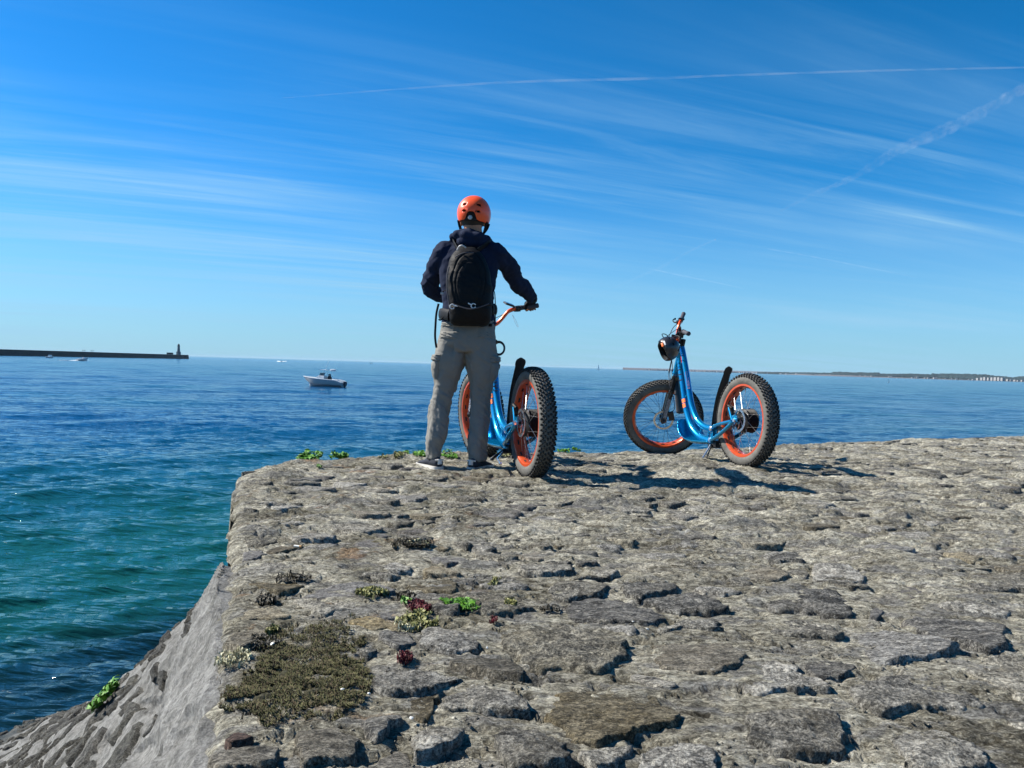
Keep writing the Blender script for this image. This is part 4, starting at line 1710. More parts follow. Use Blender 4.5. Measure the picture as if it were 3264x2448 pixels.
    text_obj('fork_lettering', 'DOWNGRADE', 0.033, M_darkprint, fork, frame4(-dn, side.cross(-dn), side, cpos + side * 0.0020))
    # front caliper and axle lever
    cb = MB()
    cb.box(F_AX + Vector((-0.075, 0.070, 0.030)), (0.050, 0.036, 0.075))
    cb.box(F_AX + Vector((-0.045, 0.072, 0.055)), (0.050, 0.026, 0.030))
    cb.tube([F_AX + Vector((-0.01, 0.075, 0)), F_AX + Vector((0.012, 0.100, 0.0))], 0.020, 14)
    c_ = cb.build('front_brake_caliper', M_black, root)
    c_.matrix_local = Rs
    make_wheel(root, False, Rs @ Matrix.Translation(F_AX))
    # stem and handlebar
    sm = MB()
    sm.tube([on_axis(0.142), on_axis(0.235)], 0.021, 16)
    sm.tube([on_axis(0.205), on_axis(0.215, 0.055)], 0.019, 14)
    sm.tube([on_axis(0.215, 0.055, -0.028), on_axis(0.215, 0.055, 0.028)], 0.026, 16)
    s_ = sm.build('stem', M_blackmetal, root)
    s_.matrix_local = Rs
    C0 = on_axis(0.215, 0.055)
    bp = []
    for y, r, bk in ((-0.20, 0.128, -0.018), (-0.165, 0.120, -0.010), (-0.135, 0.100, -0.004), (-0.095, 0.045, 0), (-0.06, 0.008, 0), (-0.03, 0, 0), (0.03, 0, 0), (0.06, 0.008, 0), (0.095, 0.045, 0), (0.135, 0.100, -0.004), (0.165, 0.120, -0.010), (0.20, 0.128, -0.018)):
        bp.append(C0 + Vector((bk, y, 0)) + AXS * r)
    hb = MB()
    hb.tube(spline(bp, 5), 0.0135, 14)
    bar = hb.build('handlebar', M_orangebar, root)
    bar.matrix_local = Rs
    for s in (-1, 1):
        a = C0 + Vector((-0.018, 0.195 * s, 0)) + AXS * 0.128
        b = C0 + Vector((-0.048, 0.365 * s, 0)) + AXS * 0.148
        d = (b - a)
        cl = MB()
        cl.tube([a - d * 0.02, a + d * 0.16], 0.0200, 14)
        cl.box(a + d * 0.10 - AXS * 0.018 + FWD * 0.012, (0.045, 0.036, 0.026))
        cl.build('switch_block', M_black, bar)
        g_ = MB()
        g_.tube([a + d * 0.18, a + d * 0.22, a + d * 0.30, a + d * 0.9, a + d * 1.0, a + d * 1.03], [0.0185, 0.0200, 0.0175, 0.0180, 0.0195, 0.014], 16)
        g_.build('grip', M_grip, bar)
        lv = MB()
        lv.tube(spline([a + FWD * 0.015 - AXS * 0.012, a + d * 0.10 + FWD * 0.050 - AXS * 0.030, a + d * 0.45 + FWD * 0.075 - AXS * 0.040, a + d * 0.80 + FWD * 0.060 - AXS * 0.042, a + d * 0.90 + FWD * 0.062 - AXS * 0.060], 5), [0.010] * 4 + [0.0068] * 17, 8, True, (1, 0.6))
        lv.tube([a + FWD * 0.02 - AXS * 0.014 - d * 0.18, a + d * 0.10 + FWD * 0.030 - AXS * 0.018], 0.0125, 10)
        lv.build('brake_lever', M_blackmetal, bar)
    # display unit on the right of the stem, bell and key switch
    du = MB()
    mm = Matrix((Vector((0, 1, 0)), -FWD, AXS)).transposed() @ Matrix.Rotation(math.radians(-18), 3, 'Y')
    du.box(C0 + Vector((-0.012, -0.135, 0)) + AXS * 0.160, (0.082, 0.050, 0.012), mm)
    dob = du.build('display', M_black, bar)
    gl = MB()
    gl.box(C0 + Vector((-0.012, -0.135, 0)) + AXS * 0.160 + (mm @ Vector((0, 0, 0.0075))), (0.072, 0.042, 0.003), mm)
    gl.build('display_glass', M_lens, bar)
    hl = MB()
    q = on_axis(0.20, 0.10)
    hl.lathe([(0.010, -0.03), (0.026, -0.02), (0.032, 0.0), (0.033, 0.022), (0.028, 0.026)], q + FWD * 0.02, FWD, 20)
    h_ = hl.build('headlight', M_black, bar)
    cx_ = MB()
    cx_.box(C0 + AXS * 0.020 + FWD * 0.010, (0.060, 0.085, 0.050), mm)
    cx_.box(C0 + Vector((-0.004, 0.115, 0)) + AXS * 0.080, (0.050, 0.060, 0.045), mm)
    cx_.tube([C0 + Vector((0.0, 0.15, 0)) + AXS * 0.110, C0 + Vector((0.02, 0.17, 0)) + AXS * 0.170], 0.013, 10)
    cx_.tube([C0 + Vector((0.0, 0.06, 0)) + AXS * 0.030, C0 + Vector((-0.02, 0.05, 0)) + AXS * 0.085], 0.012, 10)
    cx_.build('control_unit', M_black, bar)
    cab = MB()
    rg = random.Random(4)
    for s, base_ in ((1, 0.0), (-1, 0.02)):
        a = C0 + Vector((0.0, 0.190 * s, 0)) + AXS * 0.112
        cab.tube(spline([a, a + Vector((0.06, -0.045 * s, -0.03)), C0 + Vector((0.085, 0.06 * s, -0.03)), C0 + Vector((0.070, 0.03 * s, -0.14)), on_axis(-0.10, 0.060, 0.03 * s)], 7), 0.0032, 7)
    a = C0 + Vector((0.0, -0.11, 0)) + AXS * 0.085
    cab.tube(spline([a, C0 + Vector((0.10, -0.03, 0.02)), C0 + Vector((0.07, 0.05, -0.09)), on_axis(-0.06, 0.035, 0.035)], 7), 0.0028, 7)
    cab.tube(spline([on_axis(-0.10, 0.060, 0.03), on_axis(-0.20, 0.03, 0.11), F_AX + Vector((-0.125, 0.085, 0.20)), F_AX + Vector((-0.115, 0.085, 0.10)), F_AX + Vector((-0.08, 0.075, 0.07))], 7), 0.0032, 7)
    c2 = cab.build('cables', M_black, root)
    c2.matrix_local = Rs
    # decals on the tubes
    def tube_frame(pts, i0, i1, f, side=1):
        a = Vector((pts[i0][0], 0, pts[i0][1]))
        b = Vector((pts[i1][0], 0, pts[i1][1]))
        d = (a - b).normalized()      # up the tube
        c = b + (a - b) * f
        return c, d
    # orange mark low on the lower tube, left side
    def wrap_patch(pts, i0, i1, f0, f1, a0, a1, r, name, mat, n=10, m=8):
        A = Vector((pts[i0][0], 0, pts[i0][1]))
        B = Vector((pts[i1][0], 0, pts[i1][1]))
        d = (B - A).normalized()
        back = Vector((0, 1, 0)).cross(d).normalized()
        vs, fs = [], []
        for i in range(n + 1):
            c = A + (B - A) * (f0 + (f1 - f0) * i / n)
            for j in range(m + 1):
                an = math.radians(a0 + (a1 - a0) * j / m)
                vs.append(c + (Vector((0, 1, 0)) * math.cos(an) + back * math.sin(an)) * r)
        for i in range(n):
            for j in range(m):
                q0 = i * (m + 1) + j
                fs.append((q0, q0 + 1, q0 + m + 2, q0 + m + 1))
        mb = MB()
        mb.add(vs, fs)
        return mb.build(name, mat, root)
    # helper angle: 0 = left side of the tube; back vector sign decides front/back
    if letters:
        A = Vector((UP_TUBE[2][0], 0, UP_TUBE[2][1]))
        B = Vector((UP_TUBE[4][0], 0, UP_TUBE[4][1]))
        d = (B - A).normalized()
        back = -Vector((0, 1, 0)).cross(d).normalized()
        if back.x > 0:
            back = -back
        nrm = (Vector((0, 1, 0)) * 0.42 + back * 0.9).normalized()
        xa = -d
        text_obj('tube_lettering', 'FAT', 0.052, M_darkprint, root, frame4(xa, nrm.cross(xa), nrm, A + (B - A) * 0.55 + nrm * 0.0245), 0.0025)
    else:
        wrap_patch(UP_TUBE, 1, 3, 0.10, 1.25, -20, -100, 0.0262, 'dark_decal', M_darkprint)
        wrap_patch(UP_TUBE, 1, 3, -0.12, 0.085, 0, -85, 0.0262, 'red_decal', M_redprint)
        wrap_patch(UP_TUBE, 1, 3, -0.02, 0.04, -35, -90, 0.0266, 'grey_decal', M_greyprint)
        rgl = random.Random(2)
        A = Vector((UP_TUBE[1][0], 0, UP_TUBE[1][1]))
        B = Vector((UP_TUBE[3][0], 0, UP_TUBE[3][1]))
        d = (B - A).normalized()
        back = -Vector((0, 1, 0)).cross(d).normalized()
        if back.x > 0:
            back = -back
        nrm = (Vector((0, 1, 0)) * 0.5 + back * 0.86).normalized()
        text_obj('tube_lettering', 'E-SCOOTER', 0.030, simple_mat('pink_print', (0.55, 0.30, 0.36), 0.5), root, frame4(-d, nrm.cross(-d), nrm, A + (B - A) * 0.66 + nrm * 0.0255), 0.0015)
    # block lettering and orange mark on the lower tube
    for (f0, f1, nm, mt) in ((0.16, 0.19, 'bar_mark', M_darkprint), (0.30, 0.33, 'bar_mark', M_darkprint), (0.46, 0.50, 'bar_mark', M_darkprint)):
        wrap_patch(LOW_TUBE, 1, 3, f0, f1, -40, 60, 0.0291, nm, mt)
    wrap_patch(LOW_TUBE, 3, 4, 0.05, 0.30, -15, 60, 0.0292, 'orange_mark', M_orangeprint)
    wrap_patch(LOW_TUBE, 3, 4, 0.36, 0.62, -25, 50, 0.0292, 'orange_mark', M_orangeprint)
    return root, Rs


def place(root, X, Y, Z, yaw, roll, pitch):
    Rm = Matrix.Rotation(yaw, 4, 'Z') @ Matrix.Rotation(pitch, 4, 'Y') @ Matrix.Rotation(roll, 4, 'X')
    root.matrix_world = Matrix.Translation((X, Y, Z)) @ Rm
    return root.matrix_world.copy()


sa, RsA = make_scooter(math.radians(10), False, True)
WA = place(sa, 0.134, 5.065, -0.010, math.radians(106.8), 0.0, math.radians(1.3))
tag(sa, 'blue electric scooter with fat grey tyres and orange rims held upright by the man', 'scooter', 'fat tyre electric scooters on the quay')
sb, RsB = make_scooter(math.radians(66), True, False)
WB = place(sb, 1.778, 6.01, -0.012, math.radians(107.4), math.radians(1.2), math.radians(2.9))
tag(sb, 'blue electric scooter parked alone on its kickstand with its front wheel turned sideways', 'scooter', 'fat tyre electric scooters on the quay')
# ------------------------------------------------------------------ the man
M_skin = simple_mat('skin', (0.46, 0.19, 0.10), 0.55, 0, 0.12, 30, 0.2, 0.001)
M_hair = simple_mat('short_dark_hair', (0.030, 0.020, 0.014), 0.7, 0, 0.4, 200, 0.6, 0.002)


def cloth(name, c, scale, var=0.18, rough=0.9, fold=0.4, fdist=0.006, weave=700, sheen=0.0):
    m = NT(name)
    v = m.coord('Object')
    a = m.noise(v, scale, 5, 0.6, 0.5)
    w = m.noise(v, weave, 2, 0.5)
    col = m.mix(m.math('ADD', m.math('MULTIPLY', a, 0.7), m.math('MULTIPLY', w, 0.3)), tuple(x * (1 - var) for x in c), tuple(x * (1 + var) for x in c))
    m.set(color=col, rough=rough, normal=m.bump(w, 0.3, 0.0008, m.bump(a, fold, fdist)), spec=0.15, sheen=sheen)
    return m.m


M_navy = cloth('navy_jersey', (0.010, 0.0165, 0.040), 14, 0.22)
M_khaki = cloth('grey_beige_cotton', (0.205, 0.198, 0.180), 20, 0.12, 0.9, 0.55, 0.008)
M_pack = cloth('black_nylon', (0.0075, 0.0075, 0.0085), 25, 0.2, 0.62, 0.5, 0.006)
M_canvas = cloth('charcoal_canvas', (0.035, 0.040, 0.052), 60, 0.2)
M_soleW = simple_mat('off_white_rubber', (0.58, 0.56, 0.52), 0.6, 0, 0.12, 50)
M_helm = simple_mat('orange_helmet_shell', (0.95, 0.085, 0.004), 0.42, 0, 0.04, 20, 0, 0, 0.3)
M_foam = simple_mat('black_foam', (0.008, 0.008, 0.008), 0.9, 0, 0.3, 120)
M_greypl = simple_mat('grey_plastic', (0.42, 0.42, 0.42), 0.5, 0, 0.1, 60)


def wpx(px, py, d):
    return at_y(px, py, d)


def ring(c, rx, ry, n=28, tilt=(0, 0), yaw=0.0, p=2.3):
    """horizontal cross-section, slightly squarish"""
    out = []
    c = Vector(c)
    for k in range(n):
        a = 2 * math.pi * k / n
        ca, sa_ = math.cos(a), math.sin(a)
        q = (abs(ca) ** p + abs(sa_) ** p) ** (-1 / p)
        x, y = rx * ca * q, ry * sa_ * q
        xr = x * math.cos(yaw) - y * math.sin(yaw)
        yr = x * math.sin(yaw) + y * math.cos(yaw)
        out.append(c + Vector((xr, yr, tilt[0] * xr + tilt[1] * yr)))
    return out


def smooth_rings(keys, n_sub=5, n=28):
    """keys: (centre, rx, ry) list -> spline interpolated rings"""
    C_ = spline([k[0] for k in keys], n_sub)
    A = spline([Vector((k[1], k[2], 0)) for k in keys], n_sub)
    return [ring(c, a.x, a.y, n) for c, a in zip(C_, A)]


def ball(mb, c, r, n=16, axis=(0, 0, 1)):
    rx = r if isinstance(r, (tuple, list)) else (r, r, r)
    c = Vector(c)
    vs, fs = [], []
    m = n // 2
    for i in range(1, m):
        t = math.pi * i / m
        for k in range(n):
            a = 2 * math.pi * k / n
            vs.append(c + Vector((rx[0] * math.sin(t) * math.cos(a), rx[1] * math.sin(t) * math.sin(a), rx[2] * math.cos(t))))
    top = len(vs)
    vs += [c + Vector((0, 0, rx[2])), c - Vector((0, 0, rx[2]))]
    for i in range(m - 2):
        for k in range(n):
            k2 = (k + 1) % n
            fs.append((i * n + k, (i + 1) * n + k, (i + 1) * n + k2, i * n + k2))
    for k in range(n):
        k2 = (k + 1) % n
        fs.append((top, k, k2))
        fs.append((top + 1, (m - 2) * n + k2, (m - 2) * n + k))
    mb.add(vs, fs)


def union(mb, name, mat, parent, voxel=0.008, smooth_it=6, fac=0.5, disp=None):
    """one continuous surface from overlapping closed shapes"""
    ob = new_obj(name + '_src', mb.v, mb.f, mat)
    bm = bmesh.new()
    bm.from_mesh(ob.data)
    bmesh.ops.recalc_face_normals(bm, faces=bm.faces)
    bm.to_mesh(ob.data)
    bm.free()
    r = ob.modifiers.new('r', 'REMESH')
    r.mode = 'VOXEL'
    r.voxel_size = voxel
    s = ob.modifiers.new('s', 'SMOOTH')
    s.factor = fac
    s.iterations = smooth_it
    bpy.context.view_layer.update()
    dg = bpy.context.evaluated_depsgraph_get()
    me = bpy.data.meshes.new_from_object(ob.evaluated_get(dg))
    me.name = name
    src = ob.data
    COL.objects.unlink(ob)
    bpy.data.objects.remove(ob)
    bpy.data.meshes.remove(src)
    o = bpy.data.objects.new(name, me)
    COL.objects.link(o)
    me.materials.clear()
    me.materials.append(mat)
    n = len(me.vertices)
    if disp is not None:
        co = np.empty(n * 3, dtype=np.float32)
        me.vertices.foreach_get('co', co)
        co = co.reshape(-1, 3)
        nr = np.empty(n * 3, dtype=np.float32)
        me.vertices.foreach_get('normal', nr)
        nr = nr.reshape(-1, 3)
        d = disp(co, nr)
        co = co + nr * d[:, None]
        me.vertices.foreach_set('co', co.astype(np.float32).ravel())
        me.update()
    me.polygons.foreach_set('use_smooth', np.ones(len(me.polygons), dtype=bool))
    o.parent = parent
    return o


FL = at_ground(1372, 1493)      # left foot, under the ankle
FR = at_ground(1528, 1497)
man = empty('person', ((FL.x + FR.x) / 2, (FL.y + FR.y) / 2, (FL.z + FR.z) / 2))
tag(man, 'man seen from behind in navy hoodie and grey cargo trousers holding a handlebar', 'person')
MO = Vector(man.location)
DH = 5.40


def L(v):
    return Vector(v) - MO


# ---- trousers
KL = [(1441, 1392, 1370, 0), (1385, 1396, 1363, 1)]


def leg_keys(rows, d0, d1, foot):
    out = []
    ys = [r[0] for r in rows]
    for (y, xl, xr, extra) in rows:
        f = (y - ys[0]) / (ys[-1] - ys[0])
        d = d0 + (d1 - d0) * f
        a = wpx(xl, y, d)
        b = wpx(xr, y, d)
        c = (a + b) / 2
        rx = (b - a).length / 2
        out.append((L(c), rx, rx * extra))
    return out


LEFTLEG = [(1085, 1398, 1482, 1.25), (1130, 1390, 1482, 1.15), (1165, 1384, 1476, 1.05), (1215, 1387, 1459, 1.08), (1260, 1380, 1444, 1.12), (1300, 1369, 1433, 1.12), (1345, 1364, 1430, 1.12), (1390, 1361, 1424, 1.15), (1425, 1360, 1407, 1.25), (1462, 1362, 1404, 1.35)]
RIGHTLEG = [(1085, 1486, 1580, 1.25), (1130, 1484, 1583, 1.1), (1165, 1486, 1582, 1.0), (1215, 1496, 1572, 1.05), (1260, 1500, 1562, 1.12), (1300, 1500, 1561, 1.12), (1345, 1499, 1560, 1.12), (1390, 1496, 1555, 1.15), (1430, 1494, 1549, 1.25), (1468, 1497, 1549, 1.3)]
LK = leg_keys(LEFTLEG, DH, FL.y - 0.01, FL)
RK = leg_keys(RIGHTLEG, DH, FR.y, FR)
# knees a little forward of the hips
for K_ in (LK, RK):
    for i, off in ((3, 0.02), (4, 0.03), (5, 0.03), (6, 0.015)):
        K_[i] = (K_[i][0] + Vector((0, off, 0)), K_[i][1], K_[i][2])
PEL = []
for (y, xl, xr, ry) in ((1018, 1409, 1578, 0.118), (1040, 1405, 1578, 0.128), (1070, 1400, 1580, 0.140), (1100, 1397, 1581, 0.138), (1122, 1400, 1580, 0.118)):
    a = wpx(xl, y, DH)
    b = wpx(xr, y, DH)
    PEL.append((L((a + b) / 2), (b - a).length / 2 * 0.985, ry))
tr = MB()
tr.loft(smooth_rings(LK, 6))
tr.loft(smooth_rings(RK, 6))
tr.loft(smooth_rings(PEL, 5))


def trouser_folds(co, nr):
    x, y, z = co[:, 0], co[:, 1], co[:, 2]
    side = np.where(x < -0.02, 0.0, 7.0)
    ang = np.arctan2(y, x + np.where(x < -0.02, 0.17, -0.10))
    # folds gather at the ankle, behind the knee and under the seat
    amp = 0.0035 + 0.0085 * np.exp(-((z - 0.12) / 0.13) ** 2) + 0.0075 * np.exp(-((z - 0.47) / 0.13) ** 2) + 0.005 * np.exp(-((z - 0.78) / 0.10) ** 2)
    f = ridged(ang * 0.9 + side, z * 16 + ang * 1.6 + side, 3, 12) - 0.55
    g = fbm(ang * 1.7 + side, z * 7 - ang, 3, 52) - 0.5
    fine = ridged(ang * 2.0 + side, z * 38 + ang * 3, 2, 77) - 0.55
    return amp * (2.3 * f + 0.8 * fine) + g * 0.022


trousers = union(tr, 'trousers', M_khaki, man, 0.0075, 5, 0.5, trouser_folds)
# pockets: curved panels standing off the cloth


def patch(K_, z0, z1, a0, a1, off, name, n=8, m=10, th=0.007, flap=None):
    R_ = smooth_rings(K_, 6, 72)
    zs_ = np.array([sum(p.z for p in r) / len(r) for r in R_])
    mb = MB()
    rings_o, rings_i = [], []
    for i in range(n + 1):
        z = z0 + (z1 - z0) * i / n
        j = int(np.argmin(abs(zs_ - z)))
        r = R_[j]
        c = sum(r, Vector()) / len(r)
        ro, ri = [], []
        for k in range(m + 1):
            a = (a0 + (a1 - a0) * k / m) % 360
            p = r[int(round(a / 360 * 72)) % 72]
            dv = (p - c)
            dv.z = 0
            nn = dv.normalized()
            e = min(i, n - i, k, m - k)
            q = off * (0.15 if e == 0 else (0.8 if e == 1 else 1.0))
            pp = Vector((p.x, p.y, z)) + nn * (q + 0.004 * math.sin(i * 2.1 + k * 1.3))
            ro.append(pp)
            ri.append(Vector((p.x, p.y, z)) - nn * 0.01)
        rings_o.append(ro)
        rings_i.append(ri)
    vs = [p for r in rings_o for p in r] + [p for r in rings_i for p in r]
    w = m + 1
    N = (n + 1) * w
    fs = []
    for i in range(n):
        for k in range(m):
            q0 = i * w + k
            fs.append((q0, q0 + 1, q0 + w + 1, q0 + w))
            fs.append((N + q0, N + q0 + w, N + q0 + w + 1, N + q0 + 1))
    for i in range(n):
        fs.append((i * w, (i + 1) * w, N + (i + 1) * w, N + i * w))
        fs.append((i * w + m, N + i * w + m, N + (i + 1) * w + m, (i + 1) * w + m))
    mb.add(vs, fs)
    return mb.build(name, M_khaki, trousers, 50)


patch(LK, 0.60, 0.735, 150, 232, 0.020, 'cargo_pocket')
patch(LK, 0.725, 0.775, 146, 236, 0.026, 'pocket_flap')
patch(RK, 0.60, 0.735, 308, 390, 0.020, 'cargo_pocket')
patch(RK, 0.725, 0.775, 304, 394, 0.026, 'pocket_flap')
patch(PEL, 0.875, 0.925, 205, 255, 0.010, 'back_pocket_flap')
patch(PEL, 0.885, 0.930, 288, 335, 0.009, 'back_pocket_flap')
patch(PEL, 0.955, 0.985, 195, 345, 0.007, 'waistband')
lb_ = MB()
lp = L(wpx(1563, 1036, DH - 0.11))
lb_.box(lp, (0.022, 0.010, 0.020))
lb_.build('waist_label', M_pack, trousers)

# ---- hoodie
TS = []
for (y, xl, xr, ry, dd) in ((1034, 1407, 1578, 0.122, 0.0), (1012, 1406, 1577, 0.126, 0), (960, 1406, 1571, 0.122, 0), (900, 1402, 1581, 0.125, 0.0), (850, 1400, 1590, 0.128, 0.005), (812, 1403, 1592, 0.118, 0.01), (790, 1416, 1582, 0.098, 0.02), (770, 1450, 1558, 0.080, 0.02), (752, 1470, 1550, 0.068, 0.025)):
    a = wpx(xl, y, DH)
    b = wpx(xr, y, DH)
    TS.append((L((a + b) / 2 + Vector((0, dd, 0))), (b - a).length / 2, ry))
gripR = [(WA @ RsA @ p) for p in (on_axis(0.215, 0.055) + Vector((-0.030, -0.262, 0)) + AXS * 0.136, on_axis(0.215, 0.055) + Vector((-0.048, -0.365, 0)) + AXS * 0.148)]
gripL = [(WA @ RsA @ p) for p in (on_axis(0.215, 0.055) + Vector((-0.030, 0.262, 0)) + AXS * 0.136, on_axis(0.215, 0.055) + Vector((-0.048, 0.365, 0)) + AXS * 0.148)]
SR = wpx(1581, 806, 5.40)
ER = wpx(1641, 893, 5.68)
SLf = wpx(1412, 806, 5.40)
EL = wpx(1371, 922, 5.60)


def hand_frame(g):
    a = (g[1] - g[0]).normalized()
    f = (WA.to_3x3() @ Vector((1, 0, 0)))
    f = (f - a * f.dot(a)).normalized()
    u = a.cross(f)
    if u.z < 0:
        u = -u
    G = (g[0] + g[1]) / 2
    return G, a, f, u


def hand(mb, g, scale=1.0, fingertips=True, grow=0.0):
    G, a, f, u = hand_frame(g)
    P = lambda x, y, z: G + (a * x + f * y + u * z) * scale
    # palm
    rings = []
    for (yy, zz, hw, hh) in ((-0.085, 0.048, 0.024, 0.019), (-0.060, 0.043, 0.031, 0.018), (-0.035, 0.038, 0.041, 0.017), (-0.010, 0.033, 0.044, 0.014), (0.012, 0.030, 0.043, 0.012)):
        c = P(0.0, yy, zz)
        rings.append([c + a * (math.cos(t) * (hw + grow)) + u * (math.sin(t) * (hh + grow)) for t in [2 * math.pi * k / 14 for k in range(14)]])
    mb.loft(rings)
    for i, (o, ln) in enumerate(((-0.033, 0.96), (-0.011, 1.05), (0.011, 1.0), (0.032, 0.84))):
        pts = [P(o, -0.005, 0.033), P(o, 0.026 * ln, 0.028), P(o, 0.037 * ln, 0.006), P(o, 0.030 * ln, -0.017), P(o, 0.008, -0.029)]
        if not fingertips:
            pts = pts[:3]
        rr = [0.0105, 0.0098, 0.0092, 0.0085, 0.0075][:len(pts)]
        mb.tube(pts, [r + grow for r in rr], 10)
        ball(mb, pts[-1], rr[-1] + grow, 8)
    pts = [P(-0.026, -0.045, 0.030), P(-0.050, -0.030, 0.012), P(-0.052, -0.018, -0.010), P(-0.042, 0.004, -0.027)]
    if not fingertips:
        pts = pts[:3]
    rr = [0.014, 0.0125, 0.0108, 0.009][:len(pts)]
    mb.tube(pts, [r + grow for r in rr], 10)
    ball(mb, pts[-1], rr[-1] + grow, 8)
    return P(0, -0.090, 0.049)


hb_ = MB()
wrR = hand(MB(), gripR)
wrL = hand(MB(), gripL)
WR, WL_ = wrR, wrL


def arm_rings(pts, rad, n=20):
    pts = spline([L(p) for p in pts], 6)
    R_ = np.interp(np.linspace(0, len(rad) - 1, len(pts)), range(len(rad)), rad)
    return pts, list(R_)


hd = MB()
hd.loft(smooth_rings(TS, 5))
pts, rr = arm_rings([SR + Vector((-0.05, 0.01, 0.015)), SR + Vector((0.0, 0.0, -0.01)), (SR * 0.45 + ER * 0.55) + Vector((0.012, -0.01, 0.01)), ER, (ER * 0.5 + WR * 0.5) + Vector((0.01, 0, -0.004)), WR + (ER - WR) * 0.04], [0.070, 0.074, 0.062, 0.056, 0.050, 0.036])
hd.tube(pts, rr, 20)
ball(hd, pts[0], 0.07)
pts, rr = arm_rings([SLf + Vector((0.05, 0.01, 0.015)), SLf + Vector((0.0, 0.0, -0.01)), (SLf * 0.45 + EL * 0.55) + Vector((-0.008, -0.01, 0)), EL, (EL * 0.5 + WL_ * 0.5) + Vector((-0.01, 0, -0.012)), WL_ + (EL - WL_) * 0.04], [0.070, 0.074, 0.062, 0.058, 0.052, 0.036])
hd.tube(pts, rr, 20)
ball(hd, pts[0], 0.07)
# hood lying folded on the shoulders
hc = L(wpx(1503, 750, 5.37))
for (dx, dy, dz, r) in ((-0.105, 0.00, -0.018, 0.040), (-0.07, -0.055, -0.010, 0.048), (-0.02, -0.085, -0.014, 0.052), (0.035, -0.080, -0.018, 0.050), (0.085, -0.045, -0.026, 0.045), (0.110, 0.01, -0.034, 0.038), (0.0, -0.07, -0.06, 0.055), (-0.04, -0.07, -0.055, 0.05), (0.05, -0.06, -0.06, 0.05)):
    ball(hd, hc + Vector((dx, dy, dz)), (r * 1.15, r, r * 0.72), 14)
hd.tube(spline([hc + Vector((-0.085, 0.02, 0.012)), hc + Vector((-0.055, -0.05, 0.020)), hc + Vector((0.0, -0.072, 0.020)), hc + Vector((0.055, -0.045, 0.006)), hc + Vector((0.080, 0.02, -0.008))], 5), 0.016, 10)


def hoodie_folds(co, nr):
    x, y, z = co[:, 0], co[:, 1], co[:, 2]
    f = ridged(x * 6 + y * 3, z * 9 - x * 5, 3, 9) - 0.55
    g = fbm(x * 9, z * 9 + y * 4, 3, 29) - 0.5
    arm = sstep(0.16, 0.24, np.abs(x - 0.04))
    h = ridged(x * 14 + z * 13, z * 9 - x * 9, 2, 19) - 0.55
    return f * 0.020 + g * 0.022 + arm * h * 0.016


hoodie = union(hd, 'hoodie', M_navy, man, 0.0075, 5, 0.5, hoodie_folds)

# ---- body: one surface, head to feet
bd = MB()
HC = wpx(1508, 697, 5.385)                      # head centre
tilt_h = 0.0
hcL = L(HC)
ball(bd, hcL + Vector((0, 0, 0.012)), (0.077, 0.098, 0.104), 24)
ball(bd, hcL + Vector((0.002, 0.030, -0.060)), (0.056, 0.066, 0.062), 20)      # jaw
ball(bd, hcL + Vector((0.002, 0.078, -0.098)), (0.020, 0.018, 0.016), 12)      # chin
bd.tube([hcL + Vector((0.003, 0.090, 0.008)), hcL + Vector((0.003, 0.104, -0.018)), hcL + Vector((0.003, 0.114, -0.036))], [0.008, 0.011, 0.014], 10)   # nose
bd.tube([hcL + Vector((-0.028, 0.088, 0.020)), hcL + Vector((0.0, 0.096, 0.022)), hcL + Vector((0.032, 0.088, 0.020))], 0.010, 8)     # brow
bd.tube([hcL + Vector((-0.022, 0.086, -0.064)), hcL + Vector((0.002, 0.094, -0.064)), hcL + Vector((0.026, 0.086, -0.064))], 0.008, 8)  # lips
for s in (-1, 1):
    ball(bd, hcL + Vector((s * 0.078, 0.010, -0.022)), (0.012, 0.020, 0.031), 12)   # ears
nb = L(wpx(1512, 770, 5.40))
bd.tube([hcL + Vector((0, -0.028, -0.02)), hcL + Vector((0.002, -0.022, -0.08)), nb + Vector((0, 0.0, 0.02)), nb + Vector((0, 0.01, -0.06))], [0.062, 0.060, 0.060, 0.070], 18)
inner = [(c, rx * 0.86, ry * 0.84) for c, rx, ry in TS[:-1]]
bd.loft(smooth_rings(inner, 4))
bd.loft(smooth_rings([(c, rx * 0.86, ry * 0.84) for c, rx, ry in PEL], 4))
for K_ in (LK, RK):
    bd.loft(smooth_rings([(c, rx * 0.72, ry * 0.68) for c, rx, ry in K_], 4))
for (S_0, E_0, W_0) in ((SR, ER, WR), (SLf, EL, WL_)):
    bd.tube([L(S_0), L(S_0 * 0.5 + E_0 * 0.5), L(E_0), L(E_0 * 0.5 + W_0 * 0.5), L(W_0)], [0.052, 0.046, 0.040, 0.037, 0.026], 16)
for g in (gripR, gripL):
    hm = MB()
    hand(hm, g)
    bd.add([L(v) for v in hm.v], hm.f)
for F0 in (FL, FR):
    ball(bd, L(F0 + Vector((0, 0.02, 0.045))), (0.028, 0.055, 0.022), 14)
    bd.tube([L(F0 + Vector((0, 0, 0.05))), L(F0 + Vector((0, 0, 0.16)))], 0.026, 12)
body = union(bd, 'body', M_skin, man, 0.0058, 2, 0.4)
# short hair under the helmet, down to the nape
hr = MB()
ball(hr, hcL + Vector((0, -0.008, 0.006)), (0.0805, 0.101, 0.100), 24)
hv = [v for v in hr.v]
keep = []
for f in hr.f:
    c = sum((Vector(hr.v[i]) for i in f), Vector()) / len(f) - hcL
    if c.z > 0.03 or (c.y < 0.012 and c.z > -0.075):
        keep.append(f)
hr.f = keep
hr.build('hair', M_hair, man, 60)
# eyes
for s in (-1, 1):
    e = MB()
    ball(e, hcL + Vector((0.003 + s * 0.030, 0.086, 0.006)), 0.0105, 12)
    e.build('eye', M_white, man, 60)

